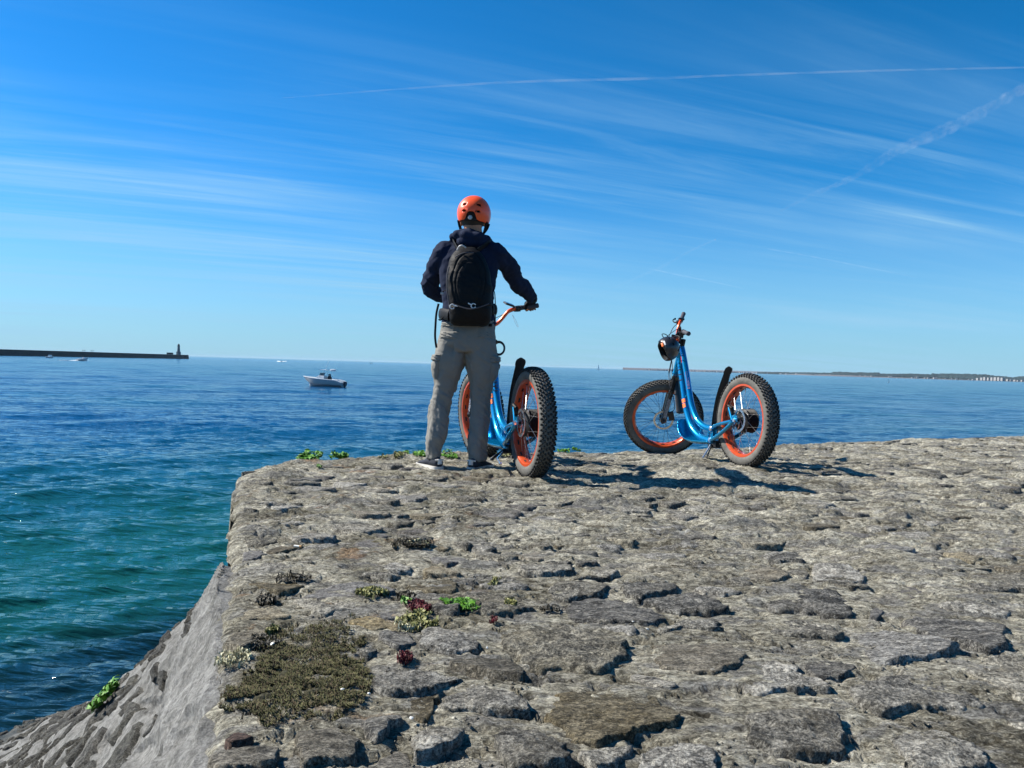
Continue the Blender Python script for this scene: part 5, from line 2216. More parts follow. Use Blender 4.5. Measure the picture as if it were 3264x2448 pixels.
# gloves: fingerless, over the hands
for g in (gripR, gripL):
    gm = MB()
    w_ = hand(gm, g, 1.0, False, 0.0035)
    E_0 = ER if g is gripR else EL
    gm.tube([w_ + (E_0 - w_).normalized() * -0.01, w_ + (E_0 - w_).normalized() * 0.035], [0.030, 0.036], 14)
    m2 = MB()
    m2.add([L(v) for v in gm.v], gm.f)
    union(m2, 'glove', M_pack, man, 0.0045, 2, 0.4)

# shoes
def shoe(F0, ang, mirror):
    a = math.radians(ang)
    f = Vector((math.sin(a), math.cos(a), 0))       # toe direction
    s = Vector((math.cos(a), -math.sin(a), 0))
    base = F0 - f * 0.055
    base.z = F0.z - 0.004
    up = MB()
    rings = []
    for (t, w, h, z0) in ((-0.035, 0.026, 0.070, 0.025), (-0.020, 0.036, 0.085, 0.022), (0.02, 0.040, 0.098, 0.02), (0.06, 0.041, 0.098, 0.02), (0.095, 0.042, 0.085, 0.02), (0.13, 0.044, 0.068, 0.02), (0.17, 0.048, 0.054, 0.02), (0.205, 0.047, 0.044, 0.02), (0.235, 0.036, 0.034, 0.02), (0.250, 0.018, 0.026, 0.02)):
        rg_ = []
        for k in range(18):
            q = 2 * math.pi * k / 18
            c, sn = math.cos(q), math.sin(q)
            rg_.append(base + f * t + s * (w * c * (1 if sn < 0.2 else 1 - 0.35 * sn)) + Vector((0, 0, z0 + (h - z0) * (0.5 + 0.5 * sn) if sn > -1 else z0)))
        rings.append(rg_)
    up.loft(rings)
    m2 = MB()
    m2.add([L(v) for v in up.v], up.f)
    sh = m2.build('shoe', M_canvas, man, 60)
    so = MB()
    outl = []
    for (t, w) in ((-0.045, 0.012), (-0.038, 0.030), (-0.015, 0.041), (0.03, 0.043), (0.08, 0.042), (0.13, 0.047), (0.17, 0.051), (0.205, 0.050), (0.235, 0.041), (0.255, 0.020)):
        outl.append((t, w))
    loop = [base + f * t + s * w for t, w in outl] + [base + f * t - s * w for t, w in reversed(outl)]
    rings = [[p + Vector((0, 0, z)) for p in loop] for z in (0.0, 0.006, 0.022, 0.029)]
    so.loft(rings)
    m2 = MB()
    m2.add([L(v) for v in so.v], so.f)
    m2.build('sole', M_soleW, sh, 50)
    hl = MB()
    hl.tube([base - f * 0.040 + Vector((0, 0, 0.045)), base - f * 0.034 + Vector((0, 0, 0.080))], 0.016, 12)
    hl.tube(spline([base - f * 0.028 + s * 0.030 + Vector((0, 0, 0.072)), base - f * 0.043 + Vector((0, 0, 0.074)), base - f * 0.028 - s * 0.030 + Vector((0, 0, 0.072))], 5), 0.0055, 8)
    m2 = MB()
    m2.add([L(v) for v in hl.v], hl.f)
    m2.build('heel_patch', M_soleW, sh, 50)
    lc = MB()
    for k in range(4):
        t = 0.085 + 0.022 * k
        z = 0.095 - 0.010 * k
        lc.tube([base + f * t + s * 0.024 + Vector((0, 0, z - 0.010)), base + f * t + Vector((0, 0, z)), base + f * t - s * 0.024 + Vector((0, 0, z - 0.010))], 0.0028, 6)
    m2 = MB()
    m2.add([L(v) for v in lc.v], lc.f)
    m2.build('laces', M_soleW, sh, 50)['kind'] = 'stuff'


shoe(FL + Vector((0.020, -0.015, 0)), -33, 1)
shoe(FR + Vector((-0.016, -0.01, 0)), 24, -1)

# ------------------------------------------------------------------ helmet on his head
def helmet(name, M4, shell_mat, extras=True):
    """open shell in its own frame: x right, y front, z up, origin at the centre"""
    nth, nph = 120, 44
    RX, RY, RZ = 0.112, 0.134, 0.122
    vs, fs = [], []

    def low(th):
        # lower rim height as a function of azimuth: th = -90 deg is the back
        b = math.atan2(math.sin(th + math.pi / 2), math.cos(th + math.pi / 2))
        z = -0.066
        z += 0.052 * math.exp(-(b / 0.34) ** 4)                    # arch at the nape
        z += 0.030 * math.exp(-((abs(b) - math.pi) / 0.9) ** 2)     # brow
        z += 0.018 * math.exp(-((abs(b) - 1.75) / 0.30) ** 2)       # over the ears
        return z

    for j in range(nph + 1):
        for i in range(nth):
            th = 2 * math.pi * i / nth
            zl = low(th)
            zmin = math.asin(max(-0.98, zl / RZ))
            el = zmin + (math.pi / 2 - zmin) * (j / nph)
            p = 2.25
            c, s = math.cos(th), math.sin(th)
            q = (abs(c) ** p + abs(s) ** p) ** (-1 / p)
            bul = 1.0 if el > 0 else 1.0 - 0.10 * (el / 0.6) ** 2
            rr = math.cos(el) if el > 0 else math.cos(el * 0.75)
            vs.append(Vector((RX * c * q * rr * bul, RY * s * q * rr * bul, RZ * math.sin(el))))
    vents = []
    for sx in (-1, 1):
        vents += [(sx * 0.047, 0.034, 0.0150, 0.0085), (sx * 0.045, -0.010, 0.0150, 0.0078)]

    def vent(c):
        if c.y < -0.03:
            for (vx, vz, hw, hh) in vents:
                if abs(c.x - vx) < hw and abs(c.z - vz) < hh:
                    return True
        for sx in (-1, 1):
            for (vy) in (-0.035, 0.03):
                if abs(c.x - sx * 0.070) < 0.020 and abs(c.y - vy) < 0.016 and c.z > 0.05:
                    return True
        if c.y > 0.06 and abs(abs(c.x) - 0.036) < 0.013 and abs(c.z - 0.05) < 0.008:
            return True
        return False

    for j in range(nph):
        for i in range(nth):
            i2 = (i + 1) % nth
            q = (j * nth + i, j * nth + i2, (j + 1) * nth + i2, (j + 1) * nth + i)
            c = sum((vs[k] for k in q), Vector()) / 4
            if not vent(c):
                fs.append(q)
    mb = MB()
    mb.add(vs, fs)
    sh = mb.build(name, shell_mat, None, 50)
    so = sh.modifiers.new('thickness', 'SOLIDIFY')
    so.thickness = 0.005
    so.offset = -1
    li = MB()
    ball(li, (0, 0, 0.0), (RX * 0.90, RY * 0.91, RZ * 0.91), 40)
    li.f = [f for f in li.f if sum(li.v[i][2] for i in f) / len(f) > -0.048]
    l_ = li.build('liner', M_foam, sh, 60)
    s2 = l_.modifiers.new('thickness', 'SOLIDIFY')
    s2.thickness = 0.012
    s2.offset = -1
    # retention dial at the nape
    dl = MB()
    dl.tube(spline([(-0.075, -0.062, -0.050), (-0.045, -0.098, -0.055), (0, -0.112, -0.058), (0.045, -0.098, -0.055), (0.075, -0.062, -0.050)], 5), 0.013, 10, True, (1.1, 0.45), (0, 0, 1))
    dl.build('retention_band', M_foam, sh)
    di = MB()
    di.lathe([(0.0145, 0.0), (0.0145, 0.008), (0.012, 0.011), (0.0, 0.011)], (-0.004, -0.114, -0.052), (0, -1, 0), 22)
    di.build('adjusting_dial', M_greypl, sh)
    if extras:
        for sx in (-1, 1):
            stp = MB()
            stp.tube(spline([(0.096 * sx, -0.040, -0.055), (0.086 * sx, -0.018, -0.095), (0.070 * sx, 0.012, -0.128), (0.030 * sx, 0.045, -0.150), (0, 0.052, -0.156)], 6), 0.0085, 8, True, (1, 0.28), (sx, 0, 0))
            stp.tube(spline([(0.100 * sx, 0.040, -0.050), (0.090 * sx, 0.028, -0.090), (0.071 * sx, 0.013, -0.126)], 6), 0.0085, 8, True, (1, 0.28), (sx, 0, 0))
            stp.build('chin_strap', M_foam, sh)
    sh.matrix_world = M4
    return sh


hm4 = Matrix.Translation(HC + Vector((0.006, -0.006, 0.028))) @ Matrix.Rotation(math.radians(-6), 4, 'Z') @ Matrix.Rotation(math.radians(2.5), 4, 'Y') @ Matrix.Rotation(math.radians(-4), 4, 'X')
h1 = helmet('helmet', hm4, M_helm)
tag(h1, 'bright orange skate style helmet with rectangular vents worn by the man', 'helmet')

# black helmet hanging from the parked scooter's handlebar
hp = wpx(2128, 1112, 6.83)
hm5 = Matrix.Translation(hp) @ Matrix.Rotation(math.radians(62), 4, 'Y') @ Matrix.Rotation(math.radians(150), 4, 'Z') @ Matrix.Scale(0.86, 4)
M_helm2 = simple_mat('charcoal_helmet_shell', (0.020, 0.020, 0.023), 0.35, 0, 0.1, 30, 0, 0, 0.4)
h2 = helmet('helmet', hm5, M_helm2, False)
tag(h2, 'black helmet with an orange and a white stripe hanging under the parked scooter handlebar', 'helmet')
inv = hm5.inverted()
for (px1, py1, px2, py2, w, nm, mt) in ((2103, 1087, 2111, 1103, 0.011, 'orange_stripe', M_orangeprint), (2112, 1078, 2121, 1099, 0.008, 'white_stripe', M_white)):
    a = wpx(px1, py1, 6.72)
    b = wpx(px2, py2, 6.72)
    pts = []
    for k in range(7):
        p = a + (b - a) * (k / 6)
        q = inv @ p
        el = Vector((q.x / 0.112, q.y / 0.134, q.z / 0.122)).normalized()
        pts.append(Vector((el.x * 0.114, el.y * 0.136, el.z * 0.124)))
    sm_ = MB()
    sm_.tube(pts, w, 8, True, (0.25, 1), el)
    sm_.build(nm, mt, h2)
stp = MB()
stp.tube(spline([inv @ wpx(2118, 1080, 6.83), inv @ wpx(2110, 1066, 6.83), inv @ wpx(2122, 1066, 6.83), inv @ wpx(2142, 1082, 6.83), inv @ wpx(2160, 1078, 6.83)], 6), 0.004, 8)
stp.tube(spline([inv @ wpx(2150, 1100, 6.83), inv @ wpx(2160, 1120, 6.83), inv @ wpx(2158, 1150, 6.85)], 6), 0.003, 8)
stp.build('chin_strap', M_foam, h2)

# ------------------------------------------------------------------ backpack
pk = MB()
BK = []
for (y, xl, xr, ry, dd) in ((1037, 1446, 1538, 0.055, 0.05), (1030, 1436, 1556, 0.080, 0.03), (1000, 1431, 1568, 0.098, 0.01), (960, 1429, 1570, 0.102, 0.0), (910, 1424, 1568, 0.098, 0.0), (870, 1424, 1562, 0.092, 0.01), (835, 1430, 1552, 0.082, 0.02), (808, 1442, 1536, 0.068, 0.035), (790, 1460, 1520, 0.045, 0.05), (783, 1472, 1508, 0.022, 0.055)):
    a = wpx(xl, y, 5.19)
    b = wpx(xr, y, 5.19)
    BK.append(((a + b) / 2 + Vector((0, dd, 0)), (b - a).length / 2, ry))
pack0 = BK[4][0].copy()
BK = [(c - pack0, rx, ry) for c, rx, ry in BK]
pk.loft(smooth_rings(BK, 5, 36))


def pack_folds(co, nr):
    x, y, z = co[:, 0], co[:, 1], co[:, 2]
    f = ridged(x * 5, z * 11 + x * 4, 3, 9) - 0.55
    g = fbm(x * 10, z * 14 + y * 5, 3, 59) - 0.5
    # seams of the front pocket
    seam = -0.006 * np.exp(-((z + 0.135) / 0.006) ** 2) * (y < 0.02)
    arc = np.hypot(x / 0.105, (z - 0.02) / 0.19)
    seam2 = -0.007 * np.exp(-((arc - 1.0) / 0.035) ** 2) * (y < 0) * (z > -0.13)
    seam3 = -0.006 * np.exp(-((np.hypot(x / 0.080, (z - 0.0) / 0.150) - 1.0) / 0.04) ** 2) * (y < 0) * (z > -0.13)
    return f * 0.010 + g * 0.010 + seam + seam2 + seam3


backpack = union(pk, 'backpack', M_pack, None, 0.006, 3, 0.5, pack_folds)
backpack.location = pack0
tag(backpack, 'slim black backpack with two pale clips on the back of the man', 'backpack')


def BP(px, py, d):
    return wpx(px, py, d) - pack0


for s, (p1, p2, p3, p4) in enumerate((((1462, 800, 5.22), (1448, 775, 5.33), (1446, 775, 5.44), (1428, 850, 5.56)), ((1520, 800, 5.22), (1556, 775, 5.33), (1562, 779, 5.44), (1572, 850, 5.56)))):
    st = MB()
    st.tube(spline([BP(*p1), BP(*p2), BP(*p3), BP(*p4)], 6), 0.026, 10, True, (1, 0.28), (0, -1, 0.3))
    st.build('shoulder_strap', M_pack, backpack)
hnd = MB()
hnd.tube(spline([BP(1458, 797, 5.16), BP(1464, 786, 5.14), BP(1474, 783, 5.13), BP(1484, 789, 5.15)], 6), 0.006, 8)
hnd.build('carry_handle', M_greypl, backpack)
for (cx, cy, s) in ((1441, 977, 1), (1509, 975, -1)):
    c = BP(cx, cy, 5.075)
    cb = MB()
    rr_ = 0.0145
    cb.tube([c + Vector((math.cos(t) * rr_, 0, math.sin(t) * rr_)) for t in np.linspace(0.4, 5.9, 14)], 0.0034, 7)
    cb.tube([c + Vector((0.012 * s, 0, 0.006)), c + Vector((0.034 * s, 0.004, 0.004 if s > 0 else 0.016))], 0.0042, 7)
    cb.build('clip', M_white, backpack)
for (pp, r, nm) in (
        ([(1428, 925, 5.16), (1414, 928, 5.20), (1406, 938, 5.22)], 0.0055, 'side_strap'),
        ([(1398, 968, 5.20), (1391, 1000, 5.20), (1388, 1040, 5.20), (1387, 1075, 5.205), (1391, 1108, 5.22)], 0.0072, 'hanging_strap'),
        ([(1412, 1012, 5.22), (1404, 1020, 5.20), (1398, 1018, 5.20)], 0.005, 'waist_strap_end'),
        ([(1571, 922, 5.28), (1577, 936, 5.24), (1579, 980, 5.24), (1579, 1024, 5.26)], 0.0032, 'draw_cord'),
        ([(1432, 850, 5.13), (1425, 880, 5.13), (1424, 920, 5.12), (1430, 960, 5.12), (1434, 1000, 5.12)], 0.004, 'side_piping'),
        ([(1450, 820, 5.12), (1478, 806, 5.12), (1510, 806, 5.13)], 0.0035, 'top_zip')):
    st = MB()
    st.tube(spline([BP(*p) for p in pp], 6), r, 8, True, (1, 0.45) if r > 0.005 else None, (1, 0, 0))
    st.build(nm, M_pack if nm not in ('side_piping', 'top_zip') else M_grip, backpack)
bu = MB()
bu.box(BP(1409, 935, 5.21), (0.020, 0.010, 0.014))
bu.build('buckle', M_greypl, backpack)
fl_ = MB()
fl_.tube(spline([BP(1440, 968, 5.085), BP(1500, 985, 5.070), BP(1560, 968, 5.10)], 6), 0.004, 8)
fl_.build('pocket_zip', M_grip, backpack)
# waist wings
for s, pp in enumerate((((1432, 1005, 5.20), (1412, 1000, 5.30), (1403, 1000, 5.42)), ((1566, 985, 5.22), (1577, 985, 5.32), (1580, 988, 5.44)))):
    st = MB()
    st.tube(spline([BP(*p) for p in pp], 6), 0.036, 10, True, (1, 0.35), (0, 0, 1))
    st.build('hip_wing', M_pack, backpack)

# coiled cable lock hung on the left scooter
lk = MB()
cL = wpx(1589, 1110, 5.95)
for k in range(3):
    o = Vector((0.002 * k, 0.012 * k, 0))
    lk.tube([cL + o + Vector((math.cos(t) * 0.044 * (1 - 0.05 * k), 0.01 * math.sin(t), math.sin(t) * 0.050 * (1 - 0.05 * k))) for t in np.linspace(0, 2 * math.pi, 30)], 0.0075, 8)
lk.tube([cL + Vector((-0.035, 0, 0.040)), cL + Vector((-0.015, 0, 0.062))], 0.013, 10)
lock = lk.build('cable_lock', M_black)
tag(lock, 'coiled black cable lock hanging behind the handlebar of the left scooter', 'lock')
# wrist loop hanging from the left scooter's display
wl = MB()
w0, w1 = wpx(1633, 1003, 6.0), wpx(1650, 1040, 6.0)
wl.tube(spline([w0, w0 * 0.5 + w1 * 0.5 + Vector((0.006, 0, 0.0)), w1 + Vector((0.004, 0, 0)), w1 + Vector((-0.004, 0, 0)), w0 * 0.5 + w1 * 0.5 + Vector((-0.006, 0, 0)), w0], 6), 0.0012, 6)
wlo = wl.build('wrist_loop', M_white)
tag(wlo, 'thin pale cord loop dangling below the handlebar held by the man', 'cord')
# ------------------------------------------------------------------ small growth and litter on the quay
def weed_mat(name, c, c2, rough=0.55, tr=0.0):
    m = NT(name)
    geo = m.n('ShaderNodeNewGeometry')
    n = m.noise(geo.outputs['Position'], 60, 4, 0.6)
    m.set(color=m.mix(m.rng(n, 0.35, 0.65), c, c2), rough=rough, spec=0.35)
    return m.m


M_algae = weed_mat('bright_green_algae', (0.035, 0.12, 0.010), (0.11, 0.27, 0.02))
M_olive = weed_mat('yellow_green_weed', (0.07, 0.075, 0.018), (0.24, 0.24, 0.085))
M_pale = weed_mat('dried_pale_weed', (0.28, 0.27, 0.15), (0.52, 0.50, 0.34))
M_darkw = weed_mat('blackish_weed', (0.012, 0.012, 0.008), (0.045, 0.038, 0.022))
M_red = weed_mat('red_weed', (0.060, 0.006, 0.010), (0.17, 0.018, 0.030))
M_moss = weed_mat('matted_moss', (0.040, 0.042, 0.015), (0.125, 0.120, 0.050), 0.9)
M_moss2 = weed_mat('brown_moss', (0.050, 0.034, 0.018), (0.14, 0.11, 0.065), 0.9)


def gz(x, y):
    X = np.array([x])
    Y = np.array([y])
    return float(ground_slope(X, Y)[0] + pav_noise(X, Y)[0])


def weed(px, py, wpx_, hpx, mat, label, n=16, rib=0.010, curl=1.0, height=0.03, seed=0, name='seaweed', group=None, z=None, lenf=1.0):
    rg = random.Random(seed * 31 + 7)
    c = at_ground(px, py)
    a = (at_ground(px + wpx_ / 2, py) - at_ground(px - wpx_ / 2, py)).length / 2 * 0.82
    b = max((at_ground(px, py - hpx / 2) - at_ground(px, py + hpx / 2)).length / 2, 0.02)
    b = min(b * 0.8, a * 2.0)
    vs, fs = [], []
    n = int(n * 1.5)
    rib = rib * 0.66
    for i in range(n):
        t = rg.uniform(0, 6.283)
        r = math.sqrt(rg.random())
        p = Vector((c.x + a * r * math.cos(t), c.y + b * r * math.sin(t), 0))
        d = rg.uniform(0, 6.283)
        L_ = max(a, b) * rg.uniform(0.5, 1.1) * lenf
        seg = 9
        w = rib * rg.uniform(0.6, 1.5)
        h0 = rg.uniform(0.001, height * 0.34)
        ph = rg.uniform(0, 6)
        o = len(vs)
        tw = rg.uniform(-1.2, 1.2)
        for k in range(seg + 1):
            f = k / seg
            ww = w * (0.25 + math.sin(math.pi * min(1, f * 0.9 + 0.05))) * (1 + 0.35 * math.sin(k * 2.3 + ph))
            zz_ = h0 * math.sin(math.pi * f) + 0.004 * math.sin(k * 2 + ph) * curl
            nx, ny = math.cos(d + math.pi / 2), math.sin(d + math.pi / 2)
            g0 = gz(p.x, p.y) if z is None else z
            tz = 0.28 * ww * math.sin(tw + f * 3 * curl)
            tc_ = ww * math.cos(tw + f * 2 * curl)
            g0 += 0.007
            vs.append((p.x + nx * tc_, p.y + ny * tc_, g0 + zz_ + tz + 0.003))
            vs.append((p.x, p.y, g0 + zz_ + 0.15 * ww + 0.002))
            vs.append((p.x - nx * tc_, p.y - ny * tc_, g0 + zz_ - tz * 0.6 + 0.004))
            p = p + Vector((math.cos(d), math.sin(d), 0)) * (L_ / seg)
            ex, ey = (p.x - c.x) / (a * 1.15), (p.y - c.y) / (b * 1.15)
            if ex * ex + ey * ey > 1:
                d = math.atan2(c.y - p.y, c.x - p.x) + rg.uniform(-0.8, 0.8)
            d += rg.uniform(-0.7, 0.7) * curl
        for k in range(seg):
            q = o + k * 3
            fs.append((q, q + 1, q + 4, q + 3))
            fs.append((q + 1, q + 2, q + 5, q + 4))
    cc = Vector((c.x, c.y, gz(c.x, c.y) if z is None else z))
    ob = new_obj(name, np.array(vs) - np.array(cc), fs, mat)
    ob.location = cc
    tag(ob, label, 'seaweed', group)
    return ob


G1 = 'bright green algae along the seaward edge'
weed(988, 1462, 74, 26, M_algae, 'largest bright green algae clump, on the quay edge nearest its left corner', 60, 0.016, 1.2, 0.085, 1, 'algae', G1)
weed(1084, 1462, 54, 22, M_algae, 'bright green algae clump between the largest clump and the man', 44, 0.014, 1.2, 0.080, 2, 'algae', G1)
weed(1288, 1458, 34, 16, M_algae, 'small green algae tuft on the edge just left of the left shoe', 22, 0.012, 1.2, 0.075, 3, 'algae', G1)
weed(1275, 1467, 44, 14, M_olive, 'flat olive weed patch lying left of the left shoe', 24, 0.010, 1, 0.025, 4, 'algae', G1)
weed(1340, 1464, 48, 16, M_algae, 'green and brown weed heap directly behind the left shoe', 30, 0.012, 1, 0.05, 5, 'algae', G1)
weed(1432, 1462, 56, 12, M_algae, 'low green weed strip between the man\'s two feet', 32, 0.010, 1, 0.03, 6, 'algae', G1)
weed(1222, 1471, 24, 10, M_olive, 'tiny olive weed spot on the edge left of the man', 12, 0.009, 1, 0.02, 7, 'algae', G1)
weed(1017, 1499, 18, 8, M_algae, 'tiny green weed scrap on the stones below the largest algae clump', 12, 0.008, 1, 0.02, 8, 'algae')
weed(1598, 1456, 60, 14, M_olive, 'olive weed strip on the edge between the right shoe and the near tyre', 30, 0.010, 1, 0.03, 9, 'algae', G1)
weed(1797, 1447, 42, 12, M_algae, 'green weed patch on the edge just right of the near tyre', 24, 0.010, 1, 0.04, 10, 'algae', G1)
weed(1836, 1442, 30, 10, M_algae, 'rightmost green weed patch on the seaward edge', 16, 0.010, 1, 0.04, 11, 'algae', G1)
weed(1186, 1907, 110, 40, M_olive, 'yellow green seaweed heap beside the grey slate slab', 60, 0.0055, 1.4, 0.022, 20)
weed(1296, 1918, 58, 44, M_darkw, 'blackish seaweed knot between the yellow green heap and the red weed', 40, 0.0055, 1.3, 0.024, 21)
weed(1296, 1937, 40, 20, M_algae, 'small green leaf scrap under the blackish seaweed knot', 18, 0.006, 1.2, 0.016, 22)
weed(1335, 1953, 84, 30, M_red, 'dark red seaweed clump among the green heaps', 70, 0.0032, 1.6, 0.018, 23)
weed(1330, 1993, 140, 52, M_olive, 'yellow green seaweed pile below the red clump', 66, 0.0052, 1.4, 0.022, 24)
weed(1300, 2008, 96, 20, M_pale, 'pale dried seaweed strands at the foot of the yellow green pile', 26, 0.0034, 1.3, 0.012, 25)
weed(1466, 1936, 128, 34, M_algae, 'flat bright green seaweed leaf on the stones right of the piles', 40, 0.0085, 0.7, 0.012, 26)
weed(1500, 1953, 70, 22, M_algae, 'narrow tail of bright green seaweed right of the piles', 16, 0.006, 0.7, 0.010, 27)
weed(1574, 1872, 50, 14, M_olive, 'short olive weed scrap above the large grey stone', 18, 0.005, 1, 0.010, 28)
weed(1626, 1940, 44, 22, M_olive, 'olive weed scrap lying on the dark speckled stone', 22, 0.0045, 1.3, 0.014, 29)
weed(1752, 1957, 70, 26, M_darkw, 'dark weed strand beside the pale ridged stone', 18, 0.005, 0.6, 0.014, 30)
weed(1571, 1997, 26, 24, M_red, 'tiny dark red weed scrap left of the large grey stone', 16, 0.0022, 1.5, 0.010, 31)
weed(1290, 2112, 52, 26, M_red, 'crimson weed tuft on bare mortar below the white stone', 40, 0.0022, 1.6, 0.010, 32)
weed(868, 2014, 40, 32, M_olive, 'olive weed tuft at the upper left of the moss bed', 34, 0.0042, 1.4, 0.022, 33)
weed(832, 2050, 110, 40, M_darkw, 'dark weed streak left of the moss bed', 34, 0.0048, 0.7, 0.012, 34)
weed(742, 2100, 110, 60, M_pale, 'pale stringy weed on the left rim of the quay', 40, 0.0030, 1.5, 0.010, 35)
weed(1315, 1748, 150, 26, M_darkw, 'dark bushy weed lying alone in the middle of the pavement', 60, 0.0052, 1.3, 0.022, 36)
weed(1330, 1752, 84, 12, M_pale, 'pale weed strands on top of the dark bushy weed', 16, 0.0052, 0.7, 0.026, 37)
weed(848, 1918, 60, 84, M_darkw, 'black crusted weed in the crack left of the grey slate slab', 46, 0.0052, 0.9, 0.012, 38)
weed(930, 1856, 130, 22, M_darkw, 'brown black weed along the upper crack left of the slate slab', 40, 0.0050, 0.7, 0.012, 39)

# moss bed: short curled blades nobody could count
rg = np.random.default_rng(5)
N_M = 34000
ang = rg.uniform(-math.pi, math.pi, N_M)
rad = np.sqrt(rg.random(N_M))
RR = np.interp(ang, np.append(mth, math.pi), np.append(mR, mR[0]))
rad = rad * RR * (1.04 + 0.42 * (fbm(np.cos(ang) * 5, np.sin(ang) * 5, 3, 9) - 0.5))
mx = mc[0] + rad * np.cos(ang)
my = mc[1] + rad * np.sin(ang)
edgef = rad / RR
keepm = fbm(mx * 22, my * 22, 4, 33) > (0.34 + 0.24 * sstep(0.50, 1.05, edgef) + 0.10 * (fbm(mx * 7, my * 7, 2, 88) - 0.5))
mx, my = mx[keepm], my[keepm]
mzb = ground_slope(mx, my) + pav_noise(mx, my)
lump = -0.002 + 0.013 * fbm(mx * 20, my * 20, 3, 66)
n_m = len(mx)
d0 = rg.uniform(0, 2 * math.pi, n_m)
ln = rg.uniform(0.004, 0.013, n_m)
hh = rg.uniform(0.001, 0.006, n_m)
wdt = rg.uniform(0.0005, 0.0013, n_m)
px1 = np.cos(d0 + 1.57) * wdt
py1 = np.sin(d0 + 1.57) * wdt
zb = mzb + lump
V6 = np.stack([
    np.stack([mx + px1, my + py1, zb - 0.004], -1), np.stack([mx - px1, my - py1, zb - 0.004], -1),
    np.stack([mx + np.cos(d0) * ln * 0.5 + px1, my + np.sin(d0) * ln * 0.5 + py1, zb + hh], -1), np.stack([mx + np.cos(d0) * ln * 0.5 - px1, my + np.sin(d0) * ln * 0.5 - py1, zb + hh], -1),
    np.stack([mx + np.cos(d0 + .5) * ln, my + np.sin(d0 + .5) * ln, zb + hh * 0.4], -1)], 1)
Vm = V6.reshape(-1, 3)
b5 = np.arange(n_m) * 5
F_q = np.stack([b5, b5 + 1, b5 + 3, b5 + 2], -1)
F_t = np.stack([b5 + 2, b5 + 3, b5 + 4], -1)
fl2 = F_q.tolist() + F_t.tolist()
fm2 = (rg.random(n_m) > 0.72).astype(int)
moss = new_obj('moss', Vm, fl2, [M_moss, M_moss2], None, False, np.concatenate([fm2, fm2]))
tag(moss, 'matted olive brown moss bed on the left rim of the quay', 'moss', None, 'stuff')
# the cushion under the blades
th_ = np.linspace(-math.pi, math.pi, 110, endpoint=False)
Rm = np.interp(th_, np.append(mth, math.pi), np.append(mR, mR[0]))
rho = np.linspace(0.03, 1, 46)
CX = mc[0] + rho[:, None] * (Rm * np.cos(th_))[None]
CY = mc[1] + rho[:, None] * (Rm * np.sin(th_))[None]
CZ = ground_slope(CX, CY) + pav_noise(CX, CY) + (0.024 * fbm(CX * 20, CY * 20, 3, 66) - 0.011 + (fbm(CX * 90, CY * 90, 2, 5) - 0.5) * 0.010) * (1 - sstep(0.60, 1.0, rho))[:, None] - 0.020 * sstep(0.60, 1.0, rho)[:, None]
i_ = np.arange(46 * 110).reshape(46, 110)
Fc = np.stack([i_[:-1], i_[1:], np.roll(i_[1:], -1, 1), np.roll(i_[:-1], -1, 1)], -1).reshape(-1, 4)
mb_ = NT('moss_cushion_soil')
gq = mb_.n('ShaderNodeNewGeometry')
nn_ = mb_.noise(gq.outputs['Position'], 130, 5, 0.75)
mb_.set(color=mb_.ramp(nn_, [(0.3, (0.012, 0.012, 0.006)), (0.55, (0.06, 0.055, 0.025)), (0.75, (0.15, 0.14, 0.07))]), rough=0.95, normal=mb_.bump(nn_, 1.0, 0.01))
cush = new_obj('moss_cushion', np.stack([CX, CY, CZ], -1), Fc, mb_.m, moss)

# grit and crumbs of mortar
N_G = 26000
gy_ = 0.9 + 5.2 * rg.random(N_G) ** 1.5
xl_ = N0.x + (RIM[0].x - N0.x) * (gy_ - N0.y) / (RIM[0].y - N0.y)
gx_ = xl_ + 0.04 + rg.random(N_G) * (0.75 * gy_ + 0.4 - xl_)
ok_ = (fbm(gx_ * 5, gy_ * 5, 3, 71) > 0.45) & (gy_ < 5.3)
gx_, gy_ = gx_[ok_], gy_[ok_]
ng = len(gx_)
sz = 0.0011 + 0.0042 * rg.random(ng) ** 4
gz_ = ground_slope(gx_, gy_) + pav_noise(gx_, gy_)
oct_ = np.array([[1, 0, 0], [-0.8, 0.3, 0], [0, 1, 0.1], [0.2, -0.9, 0], [0, 0, 0.8], [0, 0, -0.8]])
rot_ = rg.uniform(0, 6.28, ng)
cr, sr = np.cos(rot_), np.sin(rot_)
Vg = np.empty((ng, 6, 3))
for k in range(6):
    ox, oy, oz = oct_[k] * (1 + 0.0)
    Vg[:, k, 0] = gx_ + (ox * cr - oy * sr) * sz
    Vg[:, k, 1] = gy_ + (ox * sr + oy * cr) * sz
    Vg[:, k, 2] = gz_ + oz * sz + sz * 0.4
fo = np.array([[0, 2, 4], [2, 1, 4], [1, 3, 4], [3, 0, 4], [2, 0, 5], [1, 2, 5], [3, 1, 5], [0, 3, 5]])
Fg = (np.arange(ng)[:, None, None] * 6 + fo[None]).reshape(-1, 3)
M_grit = stone_mat('grit', (0.3, 0.27, 0.2), (0.10, 0.095, 0.08), (0.55, 0.53, 0.47), (1, 1, 1), 1, 0.9, False)
grit = new_obj('grit', Vg.reshape(-1, 3), Fg, M_grit, None, False)
tag(grit, 'loose grit and mortar crumbs scattered over the pavement', 'grit', None, 'stuff')

